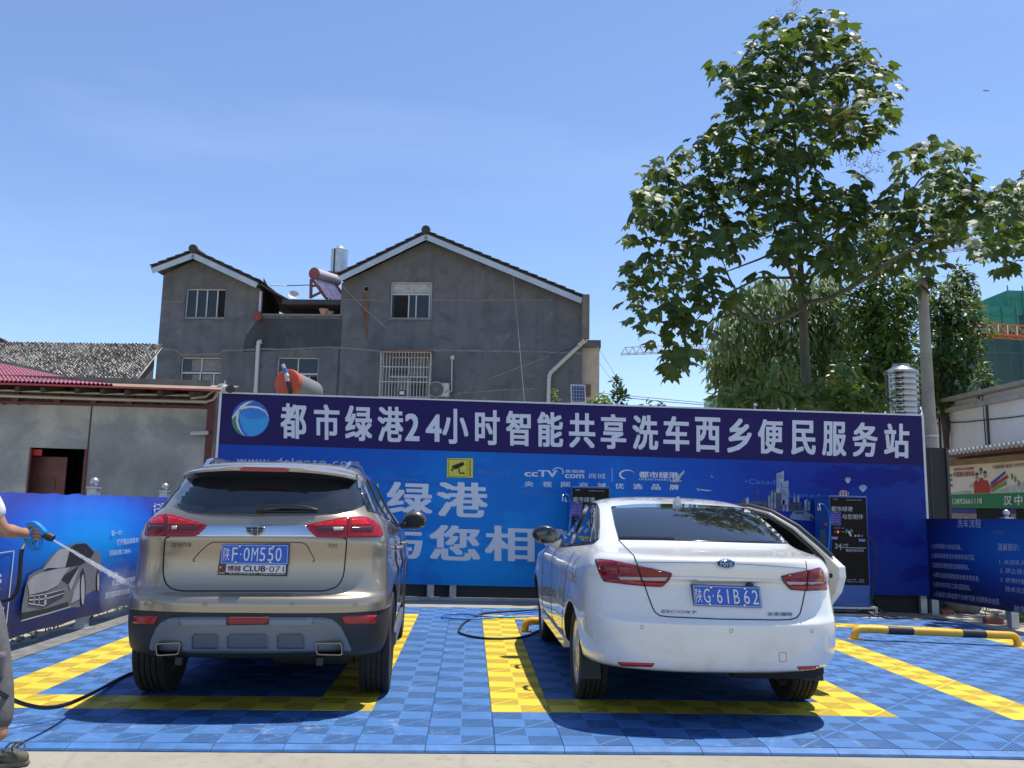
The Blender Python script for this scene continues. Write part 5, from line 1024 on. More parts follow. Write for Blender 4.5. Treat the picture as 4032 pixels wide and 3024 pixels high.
# shop with sign band, wall runs away to the left
def plane2(pa, Ya, pb, Yb): 
    A = atY(*pa, Ya); B = atY(*pb, Yb); return Plane(A.x, A.y, 0, math.atan2(B.y-A.y, B.x-A.x))
SHP = plane2(zs3(640,900), 19.0, zs3(1605,900), 15.6)
shp = empty('shop', SHP.o, SHP.a, 'low shop with a cream and green pipe advertising sign under a red tile edge', 'shop')
def sh(x, y, off=0): return SHP.L(*zs3(x, y), off)
E_ = 1.7
def ex(a, c, f=E_): return a+(c-a)*f
t0s, t1s = sh(560,706), ex(sh(640,700), sh(1605,618)); m0, m1 = sh(560,1052), ex(sh(640,1047), sh(1605,1022)); b0, b1 = sh(560,1208), ex(sh(640,1206), sh(1605,1206))
M_CRM = mt('sign_cream', (.74,.67,.57), .6, var=.06); M_GRN = mt('sign_green', (.015,.20,.075), .5)
b = MB(); b.prism([m0, m1, t1s, t0s], (0,.08,0)); b.build('sign_board', M_CRM, shp, local=True)
b = MB(); b.prism([b0+Vector((0,-.01,0)), b1+Vector((0,-.01,0)), m1+Vector((0,-.01,0)), m0+Vector((0,-.01,0))], (0,.09,0)); b.build('sign_band', M_GRN, shp, local=True)
def st_(bb_, s, xa, ya, yb, xb, yc, yd, bold=.02, off=.015, sp=1): p_, q_, r_, u_ = zs3(xa,ya), zs3(xa,yb), zs3(xb,yc), zs3(xb,yd); putpx(bb_, s, SHP, p_[0], p_[1], q_[1], r_[0], r_[1], u_[1], off, bold, sp)
b = MB(); st_(b, '话：13892661118', 625, 1085, 1172, 1108, 1078, 1160, .02, .025); st_(b, '汉', 1362, 1065, 1178, 1460, 1058, 1172, .03, .025); st_(b, '中', 1492, 1058, 1175, 1590, 1050, 1172, .03, .025); b.build('sign_lettering', M_WHT, shp, local=True)
b = MB(); st_(b, '中国管业领导者', 765, 778, 843, 1015, 765, 832, .02); st_(b, '免费试水试压 终身保修', 765, 738, 770, 1010, 718, 752, .02); b.build('sign_lettering', mt('sign_red', (.30,.05,.04), .6), shp, local=True)
b = MB(); st_(b, '0年', 620, 790, 1005, 755, 775, 1010, .03); b.build('sign_lettering', mt('sign_green_text', (.02,.25,.09), .6), shp, local=True)
b = MB(); st_(b, '中国联塑 香港上市代号：2128', 1235, 703, 748, 1720, 655, 705, .012); b.build('sign_lettering', mt('sign_grey_text', (.14,.12,.11), .6), shp, local=True)
def sp_(pts, off=.012): return [SHP.L(*zs3(*p_), off) for p_ in pts]
b = MB()
for pts in ([(1010,1035),(1010,905),(1035,870),(1065,900),(1075,850),(1110,850),(1125,880),(1170,880),(1205,960),(1200,1030)],): b.sheet(sp_(pts))
o = b.build('printed_people', mt('print_shirt', (.42,.045,.025), .6), shp, local=True)
for i, (fx, fy) in enumerate(((1042,822),(1090,768),(1140,802))):
    b = MB(); b.sheet(sp_([(fx-16,fy-5),(fx-14,fy+35),(fx,fy+55),(fx+14,fy+35),(fx+16,fy-5)], .014)); b.build('printed_people', mt('print_skin', (.40,.27,.20), .6), shp, local=True)
    b = MB(); b.sheet(sp_([(fx-18,fy),(fx-17,fy-25),(fx,fy-38),(fx+17,fy-27),(fx+18,fy),(fx+8,fy-8),(fx-8,fy-8)], .016)); b.build('printed_people', mt('print_hair', (.03,.025,.025), .6), shp, local=True)
for pts, col, nm in (([(1205,905),(1375,770),(1385,800),(1215,945)], (.05,.08,.30), 'blue'), ([(1210,945),(1405,808),(1418,850),(1215,985)], (.40,.05,.04), 'red'), ([(1212,990),(1390,882),(1400,930),(1220,1022)], (.12,.32,.08), 'green')):
    b = MB(); b.sheet(sp_(pts)); b.build('printed_pipe', mt('print_pipe_'+nm, col, .5), shp, local=True)
b = MB()
for fx, fy in ((1462,835),(1498,870),(1542,915)): b.sheet(sp_([(fx-14,fy-40),(fx+10,fy-30),(fx+14,fy+25),(fx-6,fy+38)]))
b.build('printed_fitting', mt('print_fit_green', (.13,.26,.10), .6), shp, local=True)
b = MB(); b.sheet(sp_([(950,950),(1000,900),(1008,960),(970,965)])); b.sheet(sp_([(700,1038),(900,1000),(1010,1010),(1010,1038)])); b.sheet(sp_([(1220,1024),(1400,960),(1600,900),(1605,1018)])); b.build('printed_splash', mt('print_splash', (.42,.47,.48), .6, var=.3, scale=6), shp, local=True)
# wall under the sign, bricks
k = NT('painted_brick'); br_ = k.n('ShaderNodeTexBrick'); br_.inputs['Scale'].default_value = 3.2
for nm, c_ in (('Color1', (.42,.33,.25)), ('Color2', (.33,.27,.22)), ('Mortar', (.12,.10,.09))): br_.inputs[nm].default_value = (*c_, 1)
cb = k.n('ShaderNodeCombineXYZ'); s_ = k.n('ShaderNodeSeparateXYZ'); k.l(k.n('ShaderNodeTexCoord').outputs['Object'], s_.inputs[0]); k.l(s_.outputs[0], cb.inputs[0]); k.l(s_.outputs[2], cb.inputs[1]); k.l(cb.outputs[0], br_.inputs['Vector']); k.l(br_.outputs[0], k.b.inputs['Base Color']); k.set(Roughness=.9)
b = MB(); b.box((b0.x, .10, -2), (b1.x, .14, t1s.z+.3)); b.build('wall', k.m, shp, local=True)
y1, y2 = sh(640,1208).z-.005, sh(640,1270).z
b = MB(); b.box((b0.x, .085, y2), (b1.x, .099, y1)); b.build('blue_band', mt('paint_violet', (.04,.04,.30), .5), shp, local=True)
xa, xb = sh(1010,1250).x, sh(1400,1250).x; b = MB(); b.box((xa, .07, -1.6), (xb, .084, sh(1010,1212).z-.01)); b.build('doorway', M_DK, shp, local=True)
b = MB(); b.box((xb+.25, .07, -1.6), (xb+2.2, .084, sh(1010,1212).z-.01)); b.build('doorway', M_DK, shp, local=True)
e0, e1 = sh(560,662,.3), ex(sh(640,655,.3), sh(1605,568,.3)); b = MB(); b.prism([e0+Vector((0,.05,-.12)), e1+Vector((0,.05,-.12)), e1+Vector((0,.05,.02)), e0+Vector((0,.05,.02))], (0,.3,0)); b.build('lintel', mt('lintel_tan', (.24,.17,.10), .85, var=.3), shp, local=True)
e0, e1 = sh(560,632,.5), ex(sh(640,625,.5), sh(1605,515,.5)); b = MB(); b.prism([e0, e1, e1+Vector((0,0,.11)), e0+Vector((0,0,.11))], (0,.06,0)); b.build('eave_edge', mt('tile_red_dark', (.15,.05,.04), .8, var=.4, scale=5), shp, local=True)
b = MB(); N = 34; q0, q1 = e0+Vector((0,0,.115)), e1+Vector((0,0,.115))
for i in range(N): s0 = q0.lerp(q1, i/N); s1 = q0.lerp(q1, (i+.86)/N); b.tube([s0+Vector((.07,-.02,.03)), s0+Vector((.07,1.6,.12))], .085, 6)
b.build('roof', mt('roof_pale', (.40,.42,.44), .6, var=.3, scale=4), shp, local=True)
# white upper building
WHP = plane2(zt7(990,1500), 23.0, zt7(1725,1400), 18.0)
wh = empty('white_building', WHP.o, WHP.a, 'long white panelled wall building behind the shop on the far right', 'building')
def wl(x, y, off=0): return WHP.L(*zt7(x, y), off)
r0_, r1_ = wl(960,1452), ex(wl(990,1445), wl(1725,1285), 1.5); 
b = MB(); zlo = -1.0; b.add([(r0_.x,0,zlo),(r1_.x,0,zlo),(r1_.x,0,r1_.z),(r0_.x,0,r0_.z),(r0_.x,6,zlo),(r0_.x,6,r0_.z)], [(0,1,2,3),(0,3,5,4)]); b.build('wall', mt('white_panel', (.72,.74,.80), .6, var=.10, scale=.9, bump=.1, bscale=3), wh, local=True)
b = MB()
for x in (1035,1430,1800): q = wl(x, 1500); zr_ = r0_.z+(r1_.z-r0_.z)*(q.x-r0_.x)/(r1_.x-r0_.x); b.box((q.x-.035,-.05,zlo), (q.x+.035,-.001,zr_-.3))
b.build('down_pipe', mt('pipe_dark', (.04,.05,.06), .6), wh, local=True)
b = MB(); P = [wl(x, y, .04) for x, y in ((960,1600),(1100,1585),(1250,1580),(1430,1560),(1600,1545),(1750,1525))]; b.tube(P, .018, 5); b.build('cable', M_HK, wh, local=True)
b = MB(); b.prism([r0_+Vector((0,-.35,-.02)), r1_+Vector((0,-.35,-.02)), r1_+Vector((0,-.35,.10)), r0_+Vector((0,-.35,.10))], (0,.5,0)); b.build('eave', mt('eave_grey', (.30,.30,.29), .8, var=.2), wh, local=True)
b = MB(); b.prism([r0_+Vector((0,-.2,-.35)), r1_+Vector((0,-.2,-.35)), r1_+Vector((0,-.2,-.22)), r0_+Vector((0,-.2,-.22))], (0,.199,0)); b.build('cornice', mt('cornice_grey', (.35,.36,.37), .8, var=.2), wh, local=True)
b = MB(); b.add([r0_+Vector((0,.16,.1)), r1_+Vector((0,.16,.1)), r1_+Vector((0,6,1.2)), r0_+Vector((0,6,1.2))], [(0,1,2,3)]); b.build('roof', M_ROOF, wh, local=True)
# green netted tower under construction
def netted(xa, xb, ytop, ybot, Y, steps, label):
    A = atY(*zt7(xa, ytop), Y); B = atY(*zt7(xb, ytop), Y); root = empty('netted_tower', Vector(((A.x+B.x)/2, Y, 0)), 0, label, 'building')
    k = NT('netting'); v = k.coord(); nz = k.noise(v, .35, 4, .6); sp2 = k.n('ShaderNodeSeparateXYZ'); k.l(v, sp2.inputs[0]); ln = k.math('LESS_THAN', k.math('FRACT', k.math('DIVIDE', sp2.outputs[2], 3.0)), .05); vl = k.math('LESS_THAN', k.math('FRACT', k.math('DIVIDE', sp2.outputs[0], 1.6)), .06)
    col = k.ramp(nz, [(.3, (.022,.066,.070)), (.7, (.036,.10,.10))]); col = k.mix(k.math('MULTIPLY', k.math('MAXIMUM', ln, vl), .45), col, (.07,.15,.15)); k.l(col, k.b.inputs['Base Color']); k.set(Roughness=.9)
    gn = mt('net_top', (.03,.24,.18), .8, var=.2, scale=.5)
    for i, (x0_, x1_, yt_) in enumerate(steps):
        a = atY(*zt7(x0_, yt_), Y); c = atY(*zt7(x1_, yt_), Y); 
        b = MB(); b.box((a.x, Y+i*.5, 0), (c.x, Y+12, a.z-2.2)); b.build('block', k.m, root)
        b = MB(); b.box((a.x-.2, Y+i*.5-.3, a.z-2.6), (c.x, Y+i*.5-.25, a.z)); b.box((a.x-.2, Y+i*.5-.25, a.z-2.6), (a.x-.15, Y+10, a.z)); b.build('top_net', gn, root)
        b = MB(); n = max(2, int((c.x-a.x)/1.4))
        for q in range(n+1): x = a.x-.25+(c.x-a.x)*q/n; b.bar((x, Y+i*.5-.4, a.z-3), (x, Y+i*.5-.4, a.z+.5), .09)
        b.bar((a.x, Y+i*.5-.4, a.z-.9), (c.x, Y+i*.5-.4, a.z-.9), .09); b.build('scaffold_poles', mt('pole_green', (.05,.22,.18), .7), root)
netted(1440, 1730, 640, 1300, 78, [(1430,1660,640),(1615,2100,500)], 'green netted high rise under construction on the far right')
b_ = atY(1700*S22*.9268, 800*S22, 120)
zw = lambda x, y: (2400+x*.39177, 1000+y*.39177)
A = atY(*zw(1145,1400), 110); C_ = atY(*zw(1250,1400), 110); nb = empty('netted_tower', Vector(((A.x+C_.x)/2, 110, 0)), 0, 'sliver of a pale green netted building left of the willow', 'building')
b = MB(); b.box((A.x,110,0), (C_.x+3,120,A.z)); b.build('block', mt('net_pale', (.20,.42,.42), .9, var=.2, scale=.6), nb)
b = MB()
for i in range(5): x = A.x+(C_.x-A.x)*i/4; b.bar((x,109.9,0), (x,109.9,A.z+.6), .15)
for i in range(14): z = A.z-i*2; b.bar((A.x,109.9,z), (C_.x,109.9,z), .15)
b.build('scaffold_poles', mt('pole_dark', (.08,.18,.20), .8), nb)
# tower cranes
def crane(p, q, Y, r, hgt, matc, label, mast_x):
    a = atY(*p, Y); c = atY(*q, Y); m = atY(mast_x, p[1], Y); root = empty('tower_crane', Vector((m.x, Y, 0)), 0, label, 'crane', 'tower cranes beyond the trees')
    b = MB(); d = (c-a).normalized(); L = (c-a).length; n = max(8, int(L/(hgt*1.1)))
    T = [a+d*(L*i/n) for i in range(n+1)]; up = Vector((0,0,hgt)); dy = Vector((0,hgt*.6,0))
    b.bar(a, c, r); b.bar(a+dy*2, c+dy*2, r); b.bar(a+up+dy+d*hgt*.6, c+up+dy, r)
    for i in range(n):
        mid = (T[i]+T[i+1])/2+up+dy; b.bar(T[i], mid, r*.65); b.bar(mid, T[i+1], r*.65); b.bar(T[i]+dy*2, mid, r*.65); b.bar(mid, T[i+1]+dy*2, r*.65); b.bar(T[i], T[i]+dy*2, r*.6)
    b.build('jib', matc, root)
    b = MB(); z1 = a.z+(c.z-a.z)*(m.x-a.x)/(c.x-a.x); hw = hgt*.6
    for sx in (-hw, hw):
        for sy in (0, hw*2): b.bar((m.x+sx,Y+sy,0), (m.x+sx,Y+sy,z1+hgt*2.4), r)
    nn = int((z1+hgt*2)/(hw*2))
    for i in range(nn): z = i*hw*2; s = 1 if i % 2 else -1; b.bar((m.x-hw*s,Y,z), (m.x+hw*s,Y,z+hw*2), r*.6); b.bar((m.x-hw,Y,z), (m.x+hw,Y,z), r*.6)
    b.build('mast', matc, root)
M_CW = mt('crane_grey', (.38,.36,.36), .6); M_CO = mt('crane_orange', (.48,.15,.05), .6); M_CP = mt('crane_pale', (.40,.28,.27), .6)
crane(zw(125,1002), zw(1650,940), 150, .12, 1.3, M_CW, 'pale grey tower crane jib against the sky left of the willow', 3010)
crane(zt7(1290,845), zt7(1900,890), 70, .12, 1.15, M_CO, 'orange tower crane jib in front of the green netted high rise', 4180)
crane(zt7(1000,195), zt7(1560,120), 150, .11, 1.3, M_CP, 'pale red tower crane jib high above the concrete pole', 4330)
# overhead wires
def wire(label, pts, r=.012, name='overhead_wire', mat=None, group='overhead wires'):
    b = MB(); P = [atY(x, y, Y) for x, y, Y in pts]; b.tube(P, r, 4); tag(b.build(name, mat or M_HK), label, 'wire', group)
M_WIRE = mt('wire_grey', (.20,.21,.23), .7)
wire('upper slack wire from the house side down to the shrubs', [(2348,1360,30),(2400,1440,22),(2470,1560,14)], .010, mat=M_WIRE); wire('lower slack wire from the house side down to the shrubs', [(2348,1412,30),(2410,1500,22),(2462,1570,14)], .010, mat=M_WIRE)
wire('upper long wire crossing the sky gap above the billboard', [(2340,1545,40),(2600,1570,40),(2850,1594,40)], .02, mat=M_WIRE); wire('lower long wire crossing the sky gap above the billboard', [(2340,1553,40),(2600,1580,40),(2850,1601,40)], .02, mat=M_WIRE)
wire('thin pale wire hanging down the face of the big grey house', [(2018,1060,29),(2040,1300,28),(2066,1590,22)], .007, mat=M_WIRE)
wire('sagging wire between the left roof and the red solar heater', [(1062,1122,30.5),(1130,1125,31),(1225,1122,31)], .02, mat=M_HK)
wire('thin wire from the house corner down across the wall to the barred window', [(1350,1128,29.3),(1440,1220,28),(1520,1290,27)], .006, mat=M_WIRE)
wire('dark wire sloping across the lower right of the grey house wall', [(1790,1560,24),(1930,1490,27),(2290,1355,29.5)], .012, mat=M_HK)
# bird
c = tp(2131, 196, 42); b = MB()
for s in (-1, 1): b.add([c, c+Vector((.10*s,0,.05)), c+Vector((.24*s,.05,.01)), c+Vector((.08*s,.09,.02))], [(0,1,2),(0,2,3)])
b.tube([c+Vector((0,-.10,-.01)), c, c+Vector((0,.14,0))], [.012,.028,.006], 6); tag(b.build('bird', mt('bird_dark', (.08,.07,.07), .8)), 'tiny dark bird flying in the clear sky at upper right', 'bird')
# ================================================================ cars
def pchip(ts, ys, q):
    ts = np.array(ts, float); ys = np.array(ys, float); h = np.diff(ts); d = np.diff(ys)/h; m = np.zeros(len(ts))
    for i in range(1, len(ts)-1):
        if d[i-1]*d[i] > 0: w1, w2 = 2*h[i]+h[i-1], h[i]+2*h[i-1]; m[i] = (w1+w2)/(w1/d[i-1]+w2/d[i])
    m[0], m[-1] = d[0], d[-1]; out = []
    for x in q:
        i = min(max(np.searchsorted(ts, x)-1, 0), len(h)-1); s = (x-ts[i])/h[i]
        out.append((1+2*s)*(1-s)**2*ys[i] + s*(1-s)**2*h[i]*m[i] + s*s*(3-2*s)*ys[i+1] + s*s*(s-1)*h[i]*m[i+1])
    return out
FX = [0,.1,.2,.31,.42,.53,.63,.72,.8,.87,.92,.955,.978,.992,1.0]
def body_shell(lv, sub=5, side=26, sculpt=None):
    t = list(range(len(lv))); q = np.linspace(0, len(lv)-1, (len(lv)-1)*sub+1); C_ = [pchip(t, [r[i] for r in lv], q) for i in range(8)]
    vs = []; fs = []; W = None
    for j in range(len(q)):
        z, yr, w_, Rr, nr, yf, Rf, nf = [c[j] for c in C_]
        Rr = min(Rr, (yf-yr)*.46); Rf = min(Rf, (yf-yr)*.46); half = []
        for f in FX: half.append((w_*f, yr+Rr*(1-(max(0, 1-f**nr))**(1/nr)), z))
        y0, y1 = yr+Rr, yf-Rf
        for i in range(1, side): half.append((w_, y0+(y1-y0)*i/side, z))
        for f in reversed(FX): half.append((w_*f, yf-Rf*(1-(max(0, 1-f**nf))**(1/nf)), z))
        if sculpt: half = [sculpt(*p) for p in half]
        loop = half + [(-x, y, z_) for x, y, z_ in half[-2:0:-1]]
        W = len(loop); vs += loop
    n = len(q)
    for j in range(n-1):
        for i in range(W): i2 = (i+1) % W; fs.append((j*W+i, j*W+i2, (j+1)*W+i2, (j+1)*W+i))
    fs.append(tuple(range(W-1, -1, -1))); fs.append(tuple((n-1)*W+i for i in range(W)))
    return vs, fs
class Car:
    def __init__(s, root): s.r = root; s.M = wm(root); s.I = s.M.inverted()
    def shell(s, lv, paint, lower, split, arches, ra, cuts=(), sculpt=None):
        vs, fs = body_shell(lv, sculpt=sculpt); me = bpy.data.meshes.new('body'); me.from_pydata(vs, [], fs)
        for m in (paint, lower, M_DK): me.materials.append(m)
        for p in me.polygons: p.material_index = 1 if split(p.center) else 0
        o = bpy.data.objects.new('body', me); COL.objects.link(o); cut = MB()
        for y, z in arches:
            for sx in (-1, 1): cut.lathe([(ra, 0), (ra, .60)], 40, Matrix.Translation((sx*.52 if sx > 0 else -1.12, y, z)) @ RM4('Y', 90))
        for poly, x0, x1 in cuts: cut.prism([Vector((x0, y, z)) for y, z in poly], (x1-x0, 0, 0))
        co = cut.build('cutter', M_DK); co.data.transform(Matrix.Translation(co.location)); co.location = (0,0,0); co.data.materials.clear()
        for m in (paint, lower, M_DK): co.data.materials.append(m)
        bmx = bmesh.new(); bmx.from_mesh(co.data); bmesh.ops.recalc_face_normals(bmx, faces=bmx.faces); bmx.to_mesh(co.data); bmx.free(); co.data.polygons.foreach_set('material_index', [2]*len(co.data.polygons))
        bmx = bmesh.new(); bmx.from_mesh(me); bmesh.ops.recalc_face_normals(bmx, faces=bmx.faces); bmx.to_mesh(me); bmx.free()
        md = o.modifiers.new('b', 'BOOLEAN'); md.operation = 'DIFFERENCE'; md.object = co; md.solver = 'EXACT'
        dg = bpy.context.evaluated_depsgraph_get(); m2 = bpy.data.meshes.new_from_object(o.evaluated_get(dg)); m2.name = 'body'; o.modifiers.clear(); o.data = m2
        bpy.data.objects.remove(co); shade(m2, 32); o.parent = s.r; s.body = o
        s.raw = BVHTree.FromPolygons([Vector(v) for v in vs], fs)
        return o
    def cam(s, px, py, off=0):                      # where the sight line through a pixel meets the body
        o = s.I @ CP; d = (s.I.to_3x3() @ ray(px, py)).normalized(); h, n, i, t = s.raw.ray_cast(o, d)
        if h is None:
            best = None
            for k in range(60):
                p = o+d*(4.5+k*.08); q, n_, i_, dist = s.raw.find_nearest(p)
                if best is None or dist < best[0]: best = (dist, q, n_)
            h, n = best[1], best[2]
        if n.dot(d) > 0: n = -n
        return h+n*off, n
    def side(s, y, z, sx=1, off=0):
        h, n, i, t = s.raw.ray_cast(Vector((sx*3, y, z)), Vector((-sx, 0, 0)))
        if h is None: h, n, i, t = s.raw.find_nearest(Vector((sx*.9, y, z)))
        if n.x*sx < 0: n = -n
        return h+n*off, n
    def patch(s, name, pts, mat, off, fn=None, parent=None, thick=.006, step=None, smooth=40, mirror=False):
        fn = fn or s.cam; bmx = bmesh.new(); f = bmx.faces.new([bmx.verts.new((x, y, 0)) for x, y in pts])
        xs = [p[0] for p in pts]; ys = [p[1] for p in pts]; step = step or max(max(xs)-min(xs), max(ys)-min(ys))/22
        for ax, lo, hi in ((0, min(xs), max(xs)), (1, min(ys), max(ys))):
            k = lo+step
            while k < hi:
                co = [0,0,0]; co[ax] = k; no = [0,0,0]; no[ax] = 1
                bmesh.ops.bisect_plane(bmx, geom=bmx.verts[:]+bmx.edges[:]+bmx.faces[:], plane_co=co, plane_no=no, dist=1e-5); k += step
        bmesh.ops.triangulate(bmx, faces=bmx.faces[:]); bmx.verts.index_update(); vs = []; 
        for v in bmx.verts: vs.append(fn(v.co.x, v.co.y, off=off)[0])
        fs = [tuple(v.index for v in f.verts) for f in bmx.faces]; bmx.free()
        b = MB(); b.add(vs, fs); res = []
        for sgn in ((1, -1) if mirror else (1,)):
            bb_ = MB(); bb_.add([(v.x*sgn, v.y, v.z) for v in vs], fs); m = bmesh.new()
            o = bb_.build(name, mat, s.r, local=True)
            m.from_mesh(o.data); bmesh.ops.recalc_face_normals(m, faces=m.faces)
            c = sum((f.normal*f.calc_area() for f in m.faces), Vector()); cc = sum((v.co for v in m.verts), Vector())/len(m.verts); ctr = Vector((0, 2.2, .8))
            if c.dot(cc-ctr) < 0: bmesh.ops.reverse_faces(m, faces=m.faces)
            m.to_mesh(o.data); m.free()
            if thick: sm = o.modifiers.new('thick', 'SOLIDIFY'); sm.thickness = thick; sm.offset = -1
            if smooth: shade(o.data, smooth)
            if parent: o.parent = parent
            res.append(o)
        return res[0]
    def line(s, b, pts, r, fn=None, off=.0, closed=False, n=10):
        fn = fn or s.cam; P = []; pts = list(pts)+([pts[0]] if closed else [])
        for a, c in zip(pts, pts[1:]): P += [fn(a[0]+(c[0]-a[0])*i/n, a[1]+(c[1]-a[1])*i/n, off=off)[0] for i in range(n)]
        P.append(fn(*pts[-1], off=off)[0]); b.tube(P, r, 6)
def round_poly(pts, r, n=4):
    out = []
    for i in range(len(pts)):
        a, p, c = Vector(pts[i-1]), Vector(pts[i]), Vector(pts[(i+1) % len(pts)]); d0 = (a-p); d1 = (c-p); k = min(r, d0.length*.45, d1.length*.45); u = p+d0.normalized()*k; v = p+d1.normalized()*k
        for j in range(n+1): t = j/n; q = u*(1-t)**2+p*2*t*(1-t)+v*t*t; out.append((q.x, q.y))
    return out
def m_paint(name, col, metal, rough, coat=1.0, flake=0):
    k = NT(name); k.set(Base_Color=col, Metallic=metal, Roughness=rough, Coat_Weight=coat, Coat_Roughness=.035)
    v = k.coord(); a = k.noise(v, 2.5, 6, .65); zc = k.n('ShaderNodeSeparateXYZ'); k.l(v, zc.inputs[0])
    dirt = k.math('MULTIPLY', k.ramp(a, [(.42, (0,)*3), (.7, (1,)*3)]), k.ramp(zc.outputs[2], [(.25, (.55,)*3), (.7, (.10,)*3), (1.0, (.03,)*3)])); k.l(k.mix(dirt, col, (.30,.27,.22)), k.b.inputs['Base Color']); k.l(k.math('ADD', rough, k.math('MULTIPLY', dirt, .4)), k.b.inputs['Roughness']); return k.m
M_GOLD = m_paint('gold_paint', (.365,.305,.225), .6, .30); M_WPAINT = m_paint('white_paint', (.765,.755,.725), 0, .26)
M_BPL = mt('black_plastic', (.022,.023,.025), .55, var=.25, scale=4, bump=.08, bscale=90); M_GLASS = mt('car_glass', (.012,.014,.016), .035, coat=.8, spec=.6); M_SATIN = mt('satin_grey', (.17,.19,.22), .38, .4, var=.08)
M_TYRE = mt('tyre_rubber', (.022,.021,.020), .8, var=.35, scale=14, bump=.15, bscale=60); M_RIM = mt('alloy', (.50,.51,.52), .28, .85, var=.1); M_LINE2 = mt('panel_gap', (.008,.008,.008), .8)
M_CHRD = mt('bright_trim', (.66,.68,.72), .14, 1.0); M_PB = mt('plate_blue', (.015,.105,.50), .4, var=.06); M_PW = mt('plate_white', (.66,.67,.70), .45)
def m_lamp(name, col, rough=.10):
    k = NT(name); v = k.coord(); n_ = k.noise(v, 18, 3); k.l(k.mix(n_, tuple(c*.75 for c in col), tuple(min(1, c*1.25) for c in col)), k.b.inputs['Base Color']); k.set(Roughness=rough, Coat_Weight=.5, Coat_Roughness=.04, Specular_IOR_Level=.4); return k.m
M_LRED = m_lamp('lamp_red', (.30,.004,.008)); M_LBR = m_lamp('lamp_bright_red', (.50,.014,.014)); M_LDK2 = m_lamp('lamp_smoked', (.05,.018,.018)); M_LCL = m_lamp('lamp_clear', (.42,.38,.37)); M_REFL = m_lamp('reflector_red', (.36,.012,.016), .25); M_LRED2 = m_lamp('lamp_dark_red', (.21,.004,.008)); M_LBR2 = m_lamp('lamp_mid_red', (.40,.010,.012)); M_LDR = m_lamp('lamp_deep_red', (.22,.006,.010))
def wheel(root, name, c, R, W, rr, ns, sx, rim_mat):
    w_ = empty(name, c); w_.parent = root; Mx = RM4('Y', 90*sx); pr = []; n = 7; hw = W/2
    pr = [(rr+.005, -hw*.80), (rr+.02, -hw*.92), (rr+(R-rr)*.45, -hw*1.0), (R*.965, -hw*.95), (R*.985, -hw*.84)]
    for g in (-.50, -.17, .17, .50): pr += [(R, hw*(g-.16)), (R, hw*(g-.045)), (R-.011, hw*(g-.035)), (R-.011, hw*(g+.035)), (R, hw*(g+.045)), (R, hw*(g+.16))]
    pr += [(R*.985, hw*.84), (R*.965, hw*.95), (rr+(R-rr)*.45, hw*1.0), (rr+.02, hw*.92), (rr+.005, hw*.80)]
    b = MB(); b.lathe(pr, 56, Mx, cap=False)
    for i in range(66):
        a = 2*math.pi*i/66; 
        for g, sk in ((-.72, .05), (.72, -.05), (0, .03)): b.obox(Mx @ Vector((math.cos(a)*(R-.001), math.sin(a)*(R-.001), hw*g)), (.007, .004, hw*.26), (Mx @ Matrix.Rotation(a+sk, 4, 'Z')).to_3x3())
    b.build('tyre', M_TYRE, w_, local=True, smooth=40)
    b = MB(); b.lathe([(rr+.008, -hw*.8), (rr-.02, -hw*.5), (rr-.03, hw*.5), (rr-.012, hw*.72), (rr+.006, hw*.82), (rr+.012, hw*.78)], 40, Mx, cap=False)
    for i in range(ns):
        a = 2*math.pi*i/ns; pts = []
        for r_, wd, h in ((.045, .026, hw*.62), (rr*.5, .020, hw*.72), (rr-.02, .017, hw*.66)): pts.append((r_, wd, h))
        vs = []
        for r_, wd, h in pts:
            for t in (-1, 1): vs += [Mx @ Matrix.Rotation(a, 4, 'Z') @ Vector((r_, t*wd, h)), Mx @ Matrix.Rotation(a, 4, 'Z') @ Vector((r_, t*wd*.7, h-.03))]
        b.add(vs, [(0,2,6,4),(4,6,10,8),(0,4,5,1),(4,8,9,5),(2,3,7,6),(6,7,11,10)])
    b.lathe([(.06, hw*.3), (.06, hw*.66), (.05, hw*.72), (.01, hw*.73)], 16, Mx, cap=False); b.build('rim', rim_mat, w_, local=True, smooth=30)
    b = MB(); b.lathe([(rr-.035, hw*.1), (.03, hw*.12)], 30, Mx, cap=False); b.build('brake_disc', mt('brake_dark', (.035,.035,.037), .6, .5), w_, local=True)
    return w_
def number_plate(car, px, text, root_name='number_plate'):
    bl, br, tr, tl = [car.I @ p for p in px]; nrm = (br-bl).cross(tl-bl).normalized(); r = car.r
    b = MB(); b.prism([p-nrm*.004 for p in (bl, br, tr, tl)], nrm*.008); pl = b.build(root_name, M_PB, r, local=True)
    def at(u, v, o=.0055): return bl*(1-u)*(1-v)+br*u*(1-v)+tr*u*v+tl*(1-u)*v+nrm*o
    b = MB()
    for u0, u1, v0, v1 in ((.01,.99,.045,.065),(.01,.99,.935,.955),(.01,.016,.065,.935),(.984,.99,.065,.935)): b.add([at(u0,v0),at(u1,v0),at(u1,v1),at(u0,v1)], [(0,1,2,3)])
    for ch, u0, u1 in text:
        v0, v1 = (.16,.84) if ch != '·' else (.44,.56)
        put(b, ch, at(u0,v0), at(u1,v0), at(u1,v1), at(u0,v1), 0)
    o = b.build('plate_lettering', M_PW, r, local=True); o.parent = pl
    for u, v in ((.27,.90),(.77,.90),(.23,.10),(.74,.10)):
        b = MB(); b.ball(at(u, v, .004), .010, 10); s_ = b.build('screw', M_CHR, r, local=True, smooth=60); s_.parent = pl
    return pl

